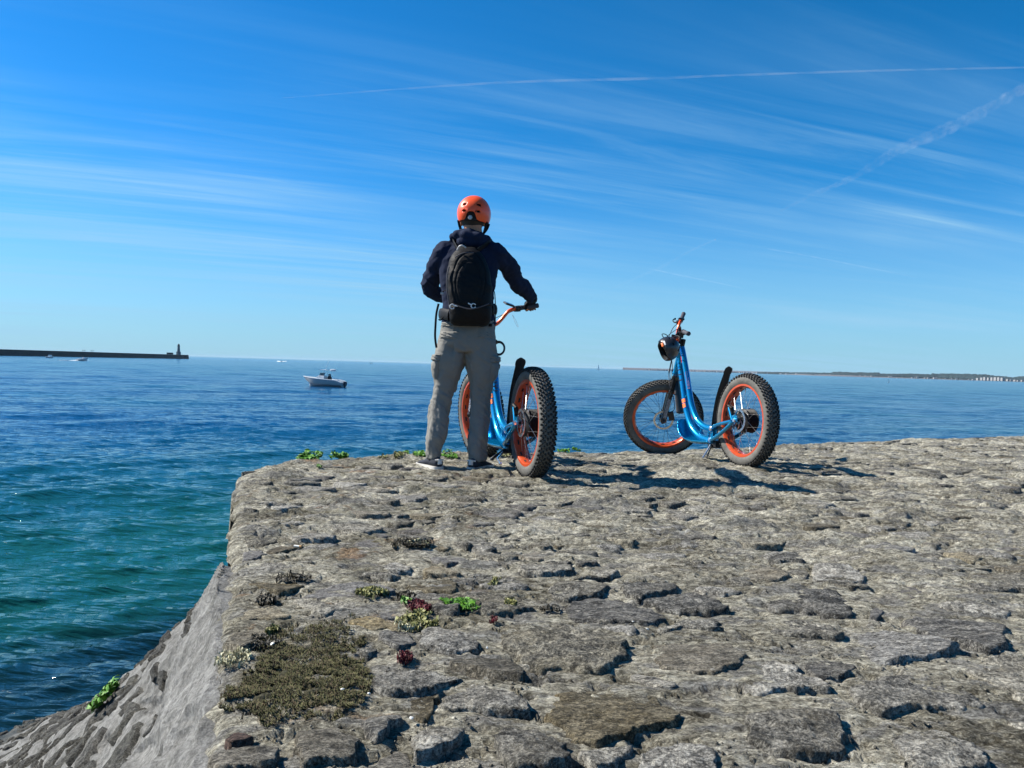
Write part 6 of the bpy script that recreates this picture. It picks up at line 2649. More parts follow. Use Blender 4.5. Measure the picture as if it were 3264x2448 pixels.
# broken shells and a cigarette end
M_shell = simple_mat('broken_shell', (0.70, 0.68, 0.62), 0.5, 0, 0.1, 60)
for (px, py, s, lab) in ((868, 2060, 0.011, 'ragged white shell scrap beside the olive weed tuft'), (1091, 2233, 0.007, 'small round grey white shell at the lower right of the moss bed'), (1175, 2240, 0.005, 'tiny white shell right of the moss bed'), (2062, 2032, 0.007, 'white shell chip below the pale ridged stone'), (2016, 2014, 0.005, 'smaller white chip below the pale ridged stone'), (1310, 2312, 0.006, 'pale shell bit beside the upright white stone'), (1552, 2086, 0.006, 'tiny white crumb left of the large grey stone')):
    c = at_ground(px, py)
    mb = MB()
    rgq = random.Random(px)
    s *= 0.7
    ball(mb, (0, 0, 0), (s, s * rgq.uniform(0.6, 0.9), s * 0.4), 10)
    mb.v = [tuple(Vector(v) * rgq.uniform(0.75, 1.25)) for v in mb.v]
    o = mb.build('shell', M_shell, None, 30)
    o.location = (c.x, c.y, gz(c.x, c.y) + s * 0.4 + 0.012)
    o.rotation_euler = (rgq.uniform(-.4, .4), rgq.uniform(-.4, .4), rgq.uniform(0, 6))
    tag(o, lab, 'shell')
c = at_ground(950, 1756)
mb = MB()
mb.tube([(-0.017, 0, 0), (0.006, 0, 0)], 0.004, 10)
cg = mb.build('cigarette_end', M_shell)
cg.location = (c.x, c.y, gz(c.x, c.y) + 0.012)
cg.rotation_euler = (0, 0, -0.3)
tag(cg, 'short white cigarette end on the pavement near the left rim', 'cigarette')
m2 = MB()
m2.tube([(0.006, 0, 0), (0.014, 0, 0)], 0.0042, 10)
m2.build('filter', simple_mat('filter_tan', (0.45, 0.25, 0.10), 0.8), cg)

# green weed on the slope
P_, A__, B__ = wall_frame(0.12, 0.8)
best = None
for s in np.linspace(0, 0.6, 60):
    for u in np.linspace(0.2, 1.0, 60):
        q = wall_point(np.array([s]), np.array([u]))[0]
        v = CAM_R.transposed() @ (Vector(q) - cam.location)
        ppx, ppy = 1632 + FPX * v.x / -v.z, 1224 - FPX * v.y / -v.z
        e = (ppx - 362) ** 2 + (ppy - 2232) ** 2
        if best is None or e < best[0]:
            best = (e, q, s, u)
q = best[1]
rgs = random.Random(3)
vs, fs = [], []
for i in range(70):
    p = Vector((rgs.gauss(0, 0.030), rgs.gauss(0, 0.028), 0))
    d = rgs.uniform(0, 6.28)
    o = len(vs)
    w = rgs.uniform(0.005, 0.011)
    h = rgs.uniform(0.005, 0.045)
    for k in range(7):
        f = k / 6
        nx, ny = math.cos(d + 1.57), math.sin(d + 1.57)
        z = h * math.sin(math.pi * f * 0.8) + 0.03
        # lean with the slope
        nrm_z = 0.0
        vs.append((p.x + nx * w, p.y + ny * w, z + 0.3 * w))
        vs.append((p.x - nx * w, p.y - ny * w, z))
        p = p + Vector((math.cos(d), math.sin(d), 0)) * 0.011
        d += rgs.uniform(-0.8, 0.8)
    for k in range(6):
        q0 = o + k * 2
        fs.append((q0, q0 + 1, q0 + 3, q0 + 2))
nP, Aq, Bq = wall_frame(best[2], best[3])
nn = np.cross(Aq, Bq)
nn = nn / np.linalg.norm(nn)
if nn[2] < 0:
    nn = -nn
wob_ = new_obj('seaweed', np.array(vs), fs, M_algae)
zq = Vector(nn)
xq = Vector((1, 0, 0)) - zq * zq.x
xq.normalize()
wob_.matrix_world = frame4(xq, zq.cross(xq), zq, Vector(q) + zq * 0.0)
tag(wob_, 'bright green weed clump growing on the dark stones of the sloping sea wall', 'seaweed')

# ------------------------------------------------------------------ breakwater with lighthouse
M_bw = NT('shade_darkened_masonry')
v_ = M_bw.coord('Object', (1, 1, 3))
M_bw.set(color=M_bw.ramp(M_bw.noise(v_, 0.35, 6, 0.7), [(0.35, (0.020, 0.024, 0.026)), (0.65, (0.05, 0.052, 0.048))]), rough=0.9)  # near-black colour takes in the shade of the backlit face
M_bw = M_bw.m
M_rock = simple_mat('wet_boulders', (0.035, 0.036, 0.032), 0.85, 0, 0.5, 0.6, 0.6, 0.3)
M_rockpale = simple_mat('dry_boulders', (0.16, 0.145, 0.10), 0.9, 0, 0.5, 0.6, 0.6, 0.3)
M_lh = simple_mat('weathered_white_tower', (0.10, 0.13, 0.15), 0.8, 0, 0.15, 0.5)
bwA = at_z(0, 1133, WATER_Z)
bwB = at_z(580, 1143.5, WATER_Z)
dv = (bwB - bwA)
bwA2 = bwA - dv * 0.8
bwA2.z = 0.0
bwn = Vector((dv.y, -dv.x, 0)).normalized()      # faces the camera side
if bwn.y > 0:
    bwn = -bwn
bw = empty('breakwater', bwA2)
tag(bw, 'long dark stone breakwater reaching in from the left with a lighthouse on its tip', 'breakwater')
bt = MB()
nseg = 60
rings = []
topA = at_y(0, 1113, bwA.y).z
topB = at_y(570, 1130.5, bwB.y).z
for i in range(nseg + 1):
    f = i / nseg
    p = bwA2.lerp(bwB, f) - bwA2
    g_ = 0.8 / 1.8
    tz = topA + (topB - topA) * (f - g_) / (1 - g_)
    tz = max(tz, 0.2)
    wb = WATER_Z
    prof = [(0.0, wb - 1), (-1.2, wb + 1.2), (-1.8, tz - 0.1), (-2.6, tz), (-2.6, tz), (-5.5, tz), (-5.5, wb - 1)]
    rings.append([Vector((p.x, p.y, 0)) + bwn * o + Vector((0, 0, z)) for o, z in prof])
bt.loft(rings)
bt.build('wall', M_bw, bw, 30)
bk = MB()
rgb = random.Random(2)
for i in range(700):
    f = rgb.random()
    p = bwA2.lerp(bwB, f) - bwA2
    s = rgb.uniform(0.5, 1.3)
    z = WATER_Z + rgb.uniform(0, 1.0)
    c = p + bwn * rgb.uniform(-0.6, 1.6)
    c.z = z
    bk.box(c, (s * 1.6, s * 1.2, s * rgb.uniform(0.6, 1.0)), Matrix.Rotation(rgb.uniform(0, 3), 3, 'Z') @ Matrix.Rotation(rgb.uniform(-.4, .4), 3, 'X'))
o_ = bk.build('boulders', M_rock, bw, 0)
o_['kind'] = 'stuff'
bk = MB()
for i in range(420):
    f = rgb.random()
    p = bwA2.lerp(bwB, f) - bwA2
    s = rgb.uniform(0.35, 0.8)
    c = p + bwn * rgb.uniform(-0.9, 0.3)
    c.z = WATER_Z + rgb.uniform(1.2, 1.9)
    bk.box(c, (s * 1.8, s * 1.2, s * 0.7), Matrix.Rotation(rgb.uniform(0, 3), 3, 'Z'))
o_ = bk.build('dry_boulders', M_rockpale, bw, 0)
o_['kind'] = 'stuff'
hd_ = MB()
pe = bwB - bwA2
hd_.lathe([(5.6, -4.5), (4.6, topB - 0.2), (4.4, topB + 0.0), (0, topB)], Vector((pe.x, pe.y, 0)) - bwn * 3.2 - dv.normalized() * 3, (0, 0, 1), 20)
hd_.build('round_head', M_bw, bw, 30)
lp_ = Vector((bwB.x, bwB.y, topB)) - bwn * 3.2 - dv.normalized() * 24
lh = empty('lighthouse', lp_)
lh.scale = ((at_y(570, 1094, lp_.y).z - topB) / 13.0,) * 3
tag(lh, 'small grey lighthouse tower on the end of the breakwater', 'lighthouse')
t = MB()
t.lathe([(2.7, 0), (2.6, 2.8), (2.8, 2.9), (2.8, 3.2), (0, 3.2)], (0, 0, 0), (0, 0, 1), 8)
t.build('base', M_lh, lh, 30)
t = MB()
t.lathe([(1.75, 3.2), (1.25, 8.9), (1.6, 9.2), (1.6, 9.45), (0, 9.45)], (0, 0, 0), (0, 0, 1), 20)
t.build('tower', M_lh, lh, 30)
t = MB()
t.lathe([(1.05, 9.45), (1.05, 11.0), (1.25, 11.1), (0.9, 11.8), (0.12, 12.2), (0.08, 13.0), (0, 13.0)], (0, 0, 0), (0, 0, 1), 12)
t.build('lantern', M_bw, lh, 30)
t = MB()
for k in range(12):
    a = 2 * math.pi * k / 12
    t.tube([(1.55 * math.cos(a), 1.55 * math.sin(a), 9.45), (1.55 * math.cos(a), 1.55 * math.sin(a), 10.3)], 0.05, 5)
t.lathe([(1.5, 10.3), (1.6, 10.3), (1.6, 10.38), (1.5, 10.38)], (0, 0, 0), (0, 0, 1), 20, closed=True)
t.build('railing', M_bw, lh, 30)
t = MB()
t.box((0, 0, 0), (6.0, 2.6, 1.9))
hut = t.build('hut', M_bw, None, 30)
hut.location = lp_ - dv.normalized() * 30 + Vector((0, 0, 0.95))
tag(hut, 'low dark hut on the breakwater just left of the lighthouse', 'hut')
M_figure = simple_mat('dark_clothes', (0.02, 0.022, 0.03), 0.9)


def tiny_person(loc, label, h=1.7, cat='person', mat=None, sit=False):
    b = MB()
    if sit:
        b.loft([ring((0, 0, 0), 0.20, 0.14, 10), ring((0, 0, 0.35), 0.21, 0.13, 10), ring((0, 0, 0.55), 0.10, 0.08, 10)])
        b.tube([(0, 0, 0.05), (-0.35, 0, 0.05), (-0.40, 0, -0.3)], 0.08, 8)
        b.tube([(0.0, 0.2, 0.48), (-0.15, 0.24, 0.2), (-0.38, 0.15, 0.25)], 0.05, 8)
        ball(b, (0, 0, 0.70), (0.09, 0.10, 0.12), 10)
    else:
        for s in (-1, 1):
            b.tube([(s * 0.10, 0, 0), (s * 0.10, 0, 0.45), (s * 0.09, 0, 0.88)], [0.06, 0.07, 0.10], 8)
            b.tube([(s * 0.20, 0, 1.42), (s * 0.27, 0.02, 1.15), (s * 0.25, 0.08, 0.88)], [0.06, 0.05, 0.04], 8)
        b.loft([ring((0, 0, 0.82), 0.17, 0.12, 10), ring((0, 0, 1.05), 0.16, 0.11, 10), ring((0, 0, 1.38), 0.21, 0.12, 10), ring((0, 0, 1.48), 0.09, 0.08, 10), ring((0, 0, 1.54), 0.06, 0.06, 10)])
        ball(b, (0, 0, 1.62), (0.085, 0.10, 0.12), 10)
    o = union(b, 'person', mat or M_figure, None, 0.035, 2, 0.4)
    o.location = loc
    tag(o, label, cat)
    return o


def on_bw(px):
    best = None
    for k in range(400):
        f = k / 399
        p = bwA2.lerp(bwB, f)
        v = CAM_R.transposed() @ (Vector((p.x, p.y, 0)) - cam.location)
        x = 1632 + FPX * v.x / -v.z
        if best is None or abs(x - px) < best[0]:
            best = (abs(x - px), p, f)
    g_ = 0.8 / 1.8
    z = topA + (topB - topA) * (best[2] - g_) / (1 - g_)
    return Vector((best[1].x, best[1].y, z)) - bwn * 3.6


for px, lab in ((250, 'leftmost of the four tiny walkers on the breakwater'), (254.5, 'second tiny walker from the left on the breakwater'), (277, 'third tiny walker from the left on the breakwater'), (282, 'rightmost of the four tiny walkers on the breakwater'), (536, 'tiny figure standing on the breakwater near the lighthouse')):
    tiny_person(on_bw(px), lab)

# ------------------------------------------------------------------ boats
M_hull = simple_mat('white_hull_gelcoat', (0.74, 0.75, 0.76), 0.3, 0, 0.06, 3)
M_hull_shade = simple_mat('shaded_white_hull_side', (0.34, 0.37, 0.375), 0.35, 0, 0.08, 3)  # shade on the white hull's near side is put into this grey green
M_dkhull = simple_mat('dark_hull_stripe', (0.02, 0.03, 0.05), 0.4)
M_bglass = simple_mat('smoked_windscreen', (0.05, 0.09, 0.11), 0.1)
M_foamw = simple_mat('wake_foam', (0.72, 0.76, 0.78), 0.9, 0, 0.1, 3)


def hull_mesh(Lh, B, D, sheer=0.28):
    """bow towards -x"""
    rings = []
    n = 18
    for i in range(n + 1):
        f = i / n
        x = -Lh / 2 + Lh * f
        w = B / 2 * (1 - (1 - min(1, f / 0.55)) ** 2.2) * (1 - 0.06 * max(0, f - 0.6) / 0.4)
        w = max(w, 0.02)
        top = D + sheer * (1 - f) ** 1.8
        if f > 0.88:
            top -= 0.32 * D * (f - 0.88) / 0.12
        kx = x + 0.16 * Lh * max(0, 1 - f / 0.28) ** 1.3
        keel = -0.18
        chine = 0.10 + 0.45 * max(0, 1 - f / 0.35) * D
        rings.append([Vector((x, -w, top)), Vector((x * 0.6 + kx * 0.4, -w * 0.88, chine + 0.25 * (top - chine))), Vector((kx, -w * 0.70, chine * 0.6)), Vector((kx, 0, keel)), Vector((kx, w * 0.70, chine * 0.6)), Vector((x * 0.6 + kx * 0.4, w * 0.88, chine + 0.25 * (top - chine))), Vector((x, w, top)), Vector((x, w * 0.9, top + 0.02)), Vector((x, 0, top - 0.05)), Vector((x, -w * 0.9, top + 0.02))])
    return rings


def motorboat(Lh=4.7, big=True):
    r = empty('motorboat')
    B, D = Lh * 0.36, Lh * 0.145
    h = MB()
    h.loft(hull_mesh(Lh, B, D, 0.24))
    h.build('hull', M_hull_shade if big else M_hull, r, 40)
    g = MB()
    for s in (-1, 1):
        pts = []
        for i in range(13):
            f = i / 12
            x = -Lh / 2 + Lh * f
            w = max(B / 2 * (1 - (1 - min(1, f / 0.55)) ** 2.2) * (1 - 0.06 * max(0, f - 0.6) / 0.4), 0.02)
            top = D + 0.24 * (1 - f) ** 1.8 - (0.32 * D * (f - 0.88) / 0.12 if f > 0.88 else 0)
            pts.append((x, s * w, top + 0.01))
        g.tube(pts, 0.035, 6)
    g.build('gunwale', M_hull, r, 40)
    sp = MB()
    for s in (-1, 1):
        sp.tube([(-Lh * 0.30, s * B * 0.40, D * 0.34), (0, s * B * 0.475, D * 0.26), (Lh * 0.48, s * B * 0.45, D * 0.22)], 0.022, 5)
    sp.build('side_stripe', M_dkhull, r, 40)
    c = MB()
    c.loft([[Vector((x * k + ox, y * k2, z)) for x, y in ((-0.50, -0.36), (0.40, -0.36), (0.40, 0.36), (-0.50, 0.36))] for k, k2, z, ox in ((1, 1, D - 0.05, -0.2), (0.95, 0.95, D + 0.30, -0.18), (0.7, 0.85, D + 0.42, -0.08))])
    c.build('console', M_hull, r, 30)
    w = MB()
    w.loft([[Vector((x + ox, y * k2, z)) for x, y in ((-0.30, -0.30), (0.02, -0.30), (0.02, 0.30), (-0.30, 0.30))] for k2, z, ox in ((1, D + 0.42, -0.12), (0.85, D + 0.72, 0.02))])
    w.build('windscreen', M_bglass, r, 30)
    if big:
        t = MB()
        t.box((0.0, 0, D + 1.02), (0.72, 0.9, 0.06))
        t.tube([(-0.2, 0, D + 1.02), (0.9, 0, D + 1.06)], 0.025, 6)
        t.build('hard_top', M_hull, r, 30)
        t = MB()
        for x in (-0.25, 0.25):
            for s in (-1, 1):
                t.tube([(x - 0.05, s * 0.38, D + 0.2), (x, s * 0.38, D + 1.0)], 0.018, 6)
        t.build('top_frame', M_steel, r, 30)
        t = MB()
        t.loft([ring((1.02, 0, D + 0.93), 0.20, 0.20, 14), ring((1.04, 0, D + 1.0), 0.27, 0.26, 14), ring((1.06, 0, D + 1.12), 0.30, 0.28, 14), ring((1.06, 0, D + 1.15), 0.22, 0.2, 14)])
        t.build('raft_pod', M_hull, r, 30)
        t = MB()
        t.tube([(0.15, 0, D + 1.05), (0.45, 0, D + 1.9), (0.55, 0, D + 2.1)], 0.014, 6)
        t.build('antenna', M_hull, r, 30)
        t = MB()
        for k in range(5):
            f = k / 4
            t.tube([(Lh * 0.36 + 0.15 * k, -B * 0.42, D + 0.02 - 0.04 * k), (Lh * 0.36 + 0.15 * k, -B * 0.42, D + 0.22 - 0.06 * k)], 0.013, 5)
        t.tube([(Lh * 0.36, -B * 0.42, D + 0.22), (Lh * 0.36 + 0.6, -B * 0.42, D - 0.02)], 0.013, 5)
        t.build('stern_rail', M_steel, r, 30)
    e = MB()
    e.box((Lh / 2 + 0.12, 0, D * 0.55), (0.26, 0.28, 0.42))
    e.box((Lh / 2 + 0.12, 0, -0.1), (0.12, 0.10, 0.7))
    e.build('outboard_motor', M_dkhull, r, 30)
    return r


b1 = motorboat()
p = at_z(1031, 1231, WATER_Z)
b1.location = (p.x, p.y, WATER_Z + 0.02)
sc1 = (at_z(1090, 1231, WATER_Z) - at_z(972, 1231, WATER_Z)).length / 4.7
b1.scale = (sc1,) * 3
b1.rotation_euler = (0, math.radians(1.0), math.radians(-14))
tag(b1, 'white fishing boat with hard top and long antenna drifting between breakwater and man', 'boat')
tiny_person(b1.matrix_basis @ Vector((0.55, 0.1, 0.62)), 'helmsman in dark clothes seated behind the console of the fishing boat', sit=True)
tiny_person(b1.matrix_basis @ Vector((0.85, -0.2, 0.62)), 'second person in dark clothes behind the helmsman on the fishing boat', sit=True)

b2 = motorboat(4.6, False)
p = at_z(160, 1141, WATER_Z)
b2.location = (p.x, p.y, WATER_Z)
b2.rotation_euler = (0, 0, math.radians(170))
cb = MB()
cb.box((0.1, 0, 1.2), (1.5, 1.1, 0.9))
cb.build('cabin', M_hull, b2, 30)
tag(b2, 'small white cabin boat just in front of the breakwater', 'boat')
b3 = copy_tree(b2)
for ch in list(b3.children):
    if ch.name.startswith('cabin'):
        bpy.data.objects.remove(ch)
p = at_z(264, 1150, WATER_Z)
b3.location = (p.x, p.y, WATER_Z + 0.15)
b3.rotation_euler = (0, math.radians(6), math.radians(178))
b3.scale = (1.1,) * 3
tag(b3, 'dark speedboat racing with a white wake in front of the breakwater', 'boat')


def foam_strip(pts_px, w0, w1, label, seed):
    P3 = [at_z(x, y, WATER_Z + 0.06) for x, y in pts_px]
    sp_ = spline(P3, 10)
    vs, fs = [], []
    rgf = random.Random(seed)
    n = len(sp_)
    for i, p in enumerate(sp_):
        f = i / (n - 1)
        w = (w0 + (w1 - w0) * f) * rgf.uniform(0.3, 1.2)
        vs += [(p.x, p.y - w, WATER_Z + 0.10), (p.x, p.y, WATER_Z + 0.10 + w * 0.10 + rgf.uniform(0, 0.1)), (p.x, p.y + w, WATER_Z + 0.10)]
    for i in range(n - 1):
        for k in range(2):
            q0 = i * 3 + k
            fs.append((q0, q0 + 1, q0 + 4, q0 + 3))
    o = new_obj('wake_foam', vs, fs, M_foamw)
    tag(o, label, 'foam', None, 'stuff')
    return o


foam_strip([(276, 1149), (255, 1148.6), (240, 1149.5), (222, 1150)], 2.8, 0.8, 'white foam wake trailing the speedboat', 1)
foam_strip([(214, 1149.6), (184, 1149.4)], 1.4, 0.6, 'broken tail of the speedboat wake', 2)
for (px, py, w, lab) in ((766, 1147, 5, 'tiny white boat on the horizon right of the lighthouse'), (1138, 1153, 5, 'tiny white boat on the horizon above the fishing boat'), (1182, 1158.5, 9, 'tiny white boat right of the fishing boat near the horizon'), (897, 1152, 8, 'tiny white boat with spray between lighthouse and fishing boat'), (2858, 1206, 6, 'tiny white boat close to the far shore'), (3098, 1214, 5, 'tiny white boat close to the white apartment blocks')):
    c_ = copy_tree(b3)
    p = at_z(px, py, WATER_Z)
    c_.location = (p.x, p.y, WATER_Z)
    s_ = (w / FPX * p.y) / 4.6
    c_.scale = (s_,) * 3
    c_.rotation_euler = (0, 0, math.radians(20))
    tag(c_, lab, 'boat', 'tiny boats near the horizon')
foam_strip([(884, 1151.5), (897, 1153), (912, 1152)], 6, 4, 'white spray around the tiny boat near the horizon', 3)
M_sail = simple_mat('white_sail', (0.8, 0.8, 0.78), 0.8)


def sailboat(px, py, hpx, label):
    p = at_z(px, py, WATER_Z)
    H = hpx / FPX * p.y
    r = empty('sailboat', (p.x, p.y, WATER_Z))
    h = MB()
    Ls = H * 0.62
    h.loft([[q * 1.0 for q in rg_] for rg_ in hull_mesh(Ls, Ls * 0.3, Ls * 0.10, Ls * 0.03)])
    h.build('hull', M_hull, r, 40)
    m_ = MB()
    m_.tube([(0, 0, 0.1), (0, 0, H)], H * 0.010, 6)
    m_.tube([(0, 0, H * 0.16), (Ls * 0.42, 0, H * 0.15)], H * 0.008, 6)
    m_.build('mast', M_steel, r, 40)
    s_ = MB()
    s_.loft([[Vector((0.02 * H, -0.01, z)), Vector((x, -0.01 + 0.02 * H, z)), Vector((x, 0.03 * H, z)), Vector((0.02 * H, 0.01, z))] for x, z in ((Ls * 0.40, H * 0.18), (Ls * 0.30, H * 0.45), (Ls * 0.14, H * 0.78), (Ls * 0.04, H * 0.95))])
    s_.build('mainsail', M_sail, r, 40)
    tag(r, label, 'sailboat', 'distant sailing boats')
    return r


sailboat(1906, 1178, 18, 'distant sailing boat left of the parked scooter on the horizon')
sailboat(2832, 1219, 12, 'white sailing dinghy off the far shore right of the parked scooter')

# ------------------------------------------------------------------ far shore on the right
M_trees = NT('far_pine_wood')
vv = M_trees.coord('Object')
M_trees.set(color=M_trees.ramp(M_trees.noise(vv, 0.05, 5, 0.7), [(0.35, (0.006, 0.018, 0.022)), (0.7, (0.014, 0.034, 0.036))]), rough=1.0)  # blue of the distant haze is mixed into the tree colours
M_trees = M_trees.m
M_sand = simple_mat('pale_sand', (0.105, 0.10, 0.105), 0.95, 0, 0.15, 0.02)
M_hw = simple_mat('pale_house_wall', (0.27, 0.265, 0.26), 0.8, 0, 0.08, 0.05)
M_hr = simple_mat('slate_roof', (0.12, 0.12, 0.14), 0.7, 0, 0.1, 0.05)
shore_px = [(1985, 1178.5), (2200, 1184.5), (2400, 1190.5), (2600, 1197.2), (2800, 1203.3), (3000, 1209.3), (3264, 1217.5), (3600, 1228.0), (4200, 1246.0)]
SH = []
for x, y in shore_px:
    # clamp the distance so that the line keeps a sensible depth
    p = at_z(x, y, WATER_Z)
    SH.append(Vector((p.x, p.y, 0)))
SHs = spline(SH, 14)
vs, fs = [], []
n = len(SHs)
rgc = random.Random(6)
for i, p in enumerate(SHs):
    d = Vector((p.x, p.y, 0)).normalized()
    hs_ = 2.2 * p.y / 3200
    prof = [(0, -0.5), (10, 0.5 * hs_), (40, 1.2 * hs_), (70, 2.2 * hs_), (500, 4.5 * hs_), (900, 3.0)]
    for o_, z in prof:
        q = p + d * (o_ * p.y / 3200)
        vs.append((q.x, q.y, WATER_Z + z))
for i in range(n - 1):
    for k in range(5):
        q0 = i * 6 + k
        fs.append((q0, q0 + 1, q0 + 7, q0 + 6))
shore = new_obj('shore', vs, fs, M_sand)
shore['kind'] = 'structure'
# the wood behind the beach: one mass, height measured from the photograph's skyline
sky_h = [(1985, 0), (2030, 1.5), (2080, 3.0), (2150, 4.5), (2230, 3), (2300, 3.5), (2400, 3.5), (2440, 6.0), (2520, 7.0), (2600, 8.6), (2655, 9.6), (2656, 12.0), (2750, 12.5), (2798, 13.5), (2802, 10.5), (2850, 11.5), (2872, 12.0), (2878, 10.5), (2880, 13.0), (2970, 13.5), (2973, 15.5), (3060, 17.0), (3145, 17.5), (3150, 15), (3200, 13.5), (3230, 12), (3264, 16), (3400, 16), (3600, 14), (4200, 12)]
wd = MB()
rgt = random.Random(9)
sx_ = [a for a, b in sky_h]
sy_ = [b for a, b in sky_h]
shx = [a for a, b in shore_px]
x = 1995.0
tv, tf = [], []
while x < 4100:
    h_px = np.interp(x, sx_, sy_)
    yb = np.interp(x, shx, [b for a, b in shore_px])
    base_ = at_z(x, yb, WATER_Z)
    d = Vector((base_.x, base_.y, 0)).normalized()
    mpp = base_.y / FPX
    for row in range(3):
        q = base_ + d * ((60 + row * 45) * base_.y / 3200)
        H = max(0.6, (1.25 * h_px * mpp) * rgt.uniform(0.82, 1.02) * (0.55 + 0.225 * row))
        R_ = max(2.4, min(H * 0.8, 9)) * rgt.uniform(0.8, 1.3)
        o = len(tv)
        nn_ = 7
        for (rr_, zz_) in ((0.75, 0.0), (1.0, 0.35), (0.85, 0.72), (0.4, 0.96)):
            for k in range(nn_):
                a = 2 * math.pi * k / nn_ + x
                jit = rgt.uniform(0.75, 1.2)
                tv.append((q.x + R_ * 1.5 * rr_ * math.cos(a) * jit, q.y + R_ * rr_ * math.sin(a) * jit, WATER_Z + 0.2 + H * zz_ * rgt.uniform(0.94, 1.05)))
        for j in range(3):
            for k in range(nn_):
                k2 = (k + 1) % nn_
                tf.append((o + j * nn_ + k, o + j * nn_ + k2, o + (j + 1) * nn_ + k2, o + (j + 1) * nn_ + k))
        tf.append(tuple(o + 3 * nn_ + k for k in range(nn_)))
    x += 2.3 if x < 3300 else 6
wood = new_obj('pine_wood', tv, tf, M_trees, None, False)
tag(wood, 'dark pine wood lining the far shore behind the beach', 'wood', None, 'stuff')


def house(px, w_px, h_px, label, group, block=False, back=30):
    yb = np.interp(px, shx, [b for a, b in shore_px])
    b = at_z(px, yb, WATER_Z)
    mpp = b.y / FPX
    d = Vector((b.x, b.y, 0)).normalized()
    q = b + d * (back * b.y / 3200)
    W, H = w_px * mpp, h_px * mpp
    r = empty('apartment_block' if block else 'house', (q.x, q.y, WATER_Z + 1.0))
    r.rotation_euler = (0, 0, rgc.uniform(-0.4, 0.4))
    m = MB()
    m.box((0, 0, H * 0.40), (W, min(W, 12), H * 0.8))
    m.build('wall', M_hw, r, 30)
    f = MB()
    if block:
        f.box((0, 0, H * 0.83), (W * 1.02, min(W, 12) * 1.02, H * 0.06))
    else:
        dY = min(W, 12) / 2
        f.loft([[Vector((-W * 0.52, -dY, H * 0.8)), Vector((-W * 0.52, dY, H * 0.8)), Vector((-W * 0.52, 0, H))], [Vector((W * 0.52, -dY, H * 0.8)), Vector((W * 0.52, dY, H * 0.8)), Vector((W * 0.52, 0, H))]])
    f.build('roof', M_hr if not block else M_hw, r, 30)
    if block:
        wv = MB()
        for a in range(3):
            for c in range(5):
                wv.box((-W * 0.4 + W * 0.2 * c, -min(W, 12) / 2 - 0.02, H * (0.18 + 0.22 * a)), (W * 0.10, 0.2, H * 0.10))
        wv.build('windows', M_bglass, r, 30)['kind'] = 'stuff'
    tag(r, label, 'building', group)


rgc = random.Random(15)
GH = 'pale houses strung along the far beach'
for px in list(range(2060, 2420, 9)) + [2445, 2490, 2505, 2540, 2600, 2612, 2624, 2636, 2645, 2655, 2662, 2680, 2690, 2742, 2756, 2768, 2776, 2832, 2842, 2905, 2914, 2925, 2946, 2956, 2978, 2986, 3012, 3032, 3048, 3090, 3100]:
    house(px + rgc.uniform(-3, 3), rgc.uniform(3, 6.5), rgc.uniform(2.6, 4.6) if px < 2420 or 2595 < px < 2665 else rgc.uniform(3.2, 5.5), 'tiny pale house in the row behind the far beach', GH)
GB = 'white apartment blocks at the right end of the far shore'
for px, w, h in ((3118, 9, 8), (3130, 8, 10), (3141, 9, 12), (3152, 8, 11), (3163, 8, 12), (3174, 9, 13), (3185, 9, 13), (3196, 9, 12), (3212, 7, 8), (3224, 8, 7), (3236, 8, 6), (3248, 10, 5), (3260, 9, 6), (3274, 9, 7)):
    house(px, w, h, 'white apartment block among the cluster at the right end of the far shore', GB, True, 14)
bc = MB()

# ------------------------------------------------------------------ contrails high above
def contrail_mat(name, alpha, lo, hi, s):
    m = NT(name)
    geo = m.n('ShaderNodeNewGeometry')
    mp = m.n('ShaderNodeMapping')
    mp.inputs['Scale'].default_value = (s, s, s)
    m.l(geo.outputs['Position'], mp.inputs[0])
    n = m.noise(mp.outputs[0], 1.0, 4, 0.65)
    lw = m.n('ShaderNodeLayerWeight')
    lw.inputs['Blend'].default_value = 0.5
    fac = m.math('POWER', m.math('SUBTRACT', 1.0, lw.outputs['Facing']), 1.8)
    a = m.math('MULTIPLY', m.math('MULTIPLY', fac, m.rng(n, lo, hi, 0.15, 1.0)), alpha, True)
    tr = m.n('ShaderNodeBsdfTransparent')
    df = m.n('ShaderNodeBsdfDiffuse')
    df.inputs['Color'].default_value = (0.42, 0.42, 0.42, 1)
    tl = m.n('ShaderNodeBsdfTranslucent')
    tl.inputs['Color'].default_value = (0.42, 0.42, 0.42, 1)
    ad = m.n('ShaderNodeAddShader')
    m.l(df.outputs[0], ad.inputs[0])
    m.l(tl.outputs[0], ad.inputs[1])
    mx_ = m.n('ShaderNodeMixShader')
    m.l(a, mx_.inputs[0])
    m.l(tr.outputs[0], mx_.inputs[1])
    m.l(ad.outputs[0], mx_.inputs[2])
    out = [x for x in m.t.nodes if x.type == 'OUTPUT_MATERIAL'][0]
    m.l(mx_.outputs[0], out.inputs[0])
    return m.m


def contrail(pts, wpx_, mat, label, H=9000.0, wob=0.25, seed=1):
    P3 = []
    for i, (x, y) in enumerate(pts):
        P3.append(at_z(x, y, H))
    sp_ = spline(P3, 14)
    rgk = random.Random(seed)
    m = MB()
    ws = wpx_ if isinstance(wpx_, (list, tuple)) else [wpx_] * len(pts)
    rad_ = []
    for i, p in enumerate(sp_):
        f = i / (len(sp_) - 1) * (len(pts) - 1)
        w = np.interp(f, range(len(pts)), ws)
        rad_.append(w / 2 * (p - cam.location).length / FPX * (1 + wob * rgk.uniform(-1, 1)))
    m.tube(sp_, rad_, 14, True)
    o = m.build('contrail', mat, None, 60)
    tag(o, label, 'contrail')
    return o


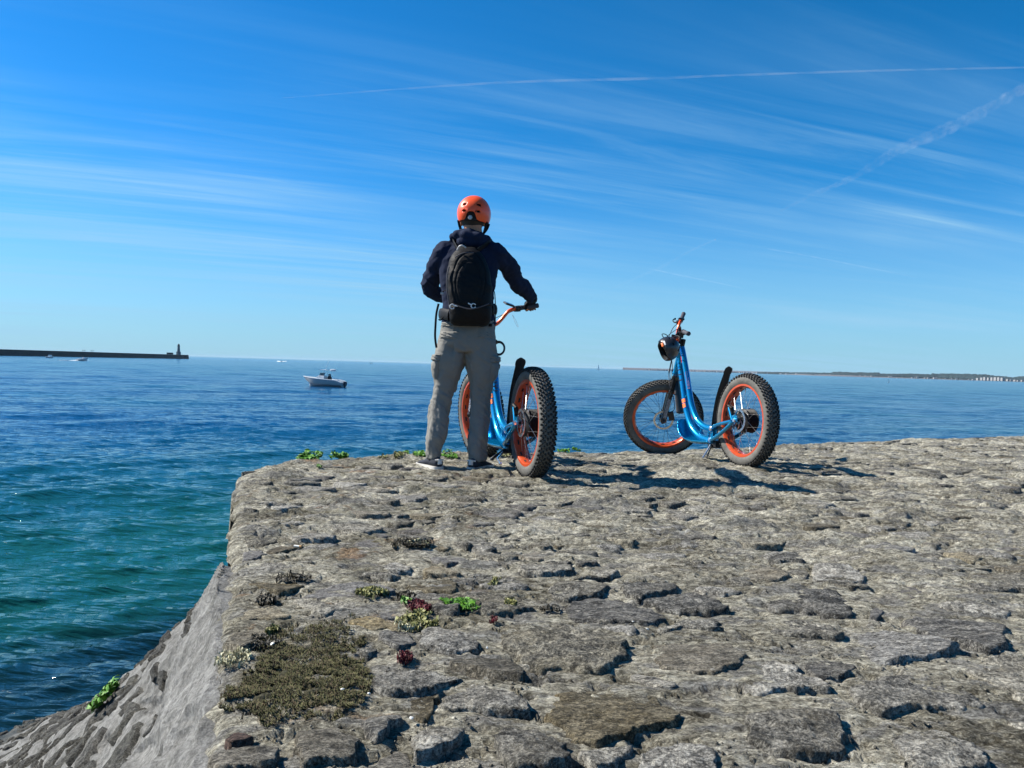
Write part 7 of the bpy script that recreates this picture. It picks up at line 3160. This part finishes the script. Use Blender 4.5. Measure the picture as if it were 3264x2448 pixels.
contrail([(900, 312), (960, 308), (1300, 282), (1650, 261), (2080, 250), (2300, 241), (2800, 225), (3264, 215), (3500, 211)], [1, 3, 6, 8, 9, 7, 6, 5, 5], contrail_mat('thin_contrail', 0.12, 0.35, 0.6, 1 / 900), 'thin white contrail running almost level across the upper sky', 9000, 0.2, 1)
contrail([(2490, 672), (2600, 616), (2720, 565), (2860, 480), (3000, 420), (3120, 362), (3264, 282), (3480, 165)], [6, 14, 20, 26, 32, 30, 26, 24], contrail_mat('spread_contrail', 0.19, 0.38, 0.62, 1 / 700), 'wide frayed contrail climbing to the right edge of the sky', 9000, 0.3, 2)
contrail([(1885, 950), (2000, 898), (2110, 850), (2200, 800), (2280, 764)], [3, 7, 10, 8, 4], contrail_mat('faint_contrail', 0.30, 0.35, 0.6, 1 / 900), 'short faint contrail slanting between the man and the parked scooter', 9000, 0.2, 3)
contrail([(2070, 856), (2160, 876), (2280, 900), (2380, 922)], [3, 6, 5, 2], contrail_mat('faint_contrail', 0.16, 0.35, 0.6, 1 / 900), 'short faint contrail sloping down above the parked scooter', 9000, 0.2, 4)
contrail([(2440, 792), (2600, 820), (2760, 852), (2920, 884)], [3, 6, 5, 2], contrail_mat('faint_contrail', 0.14, 0.35, 0.6, 1 / 900), 'faint contrail sloping down to the right above the far shore', 9000, 0.2, 5)

# ------------------------------------------------------------------ sea air
hzb = MB()
ztop = lp_.z + 13.2 * lh.scale[0] + 4.0
hzb.box((0, 5000, (ztop + WATER_Z - 1.5) / 2), (30000, 16000, ztop - (WATER_Z - 1.5)))
HZ = bpy.data.materials.new('sea_haze')
HZ.use_nodes = True
ht = HZ.node_tree
for n in list(ht.nodes):
    if n.type != 'OUTPUT_MATERIAL':
        ht.nodes.remove(n)
pv = ht.nodes.new('ShaderNodeVolumePrincipled')
pv.inputs['Color'].default_value = (0.62, 0.82, 1.0, 1)
pv.inputs['Density'].default_value = 0.00004
ht.links.new(pv.outputs[0], [n for n in ht.nodes if n.type == 'OUTPUT_MATERIAL'][0].inputs['Volume'])
hzo = hzb.build('haze', HZ, None, 0)
hzo['kind'] = 'stuff'
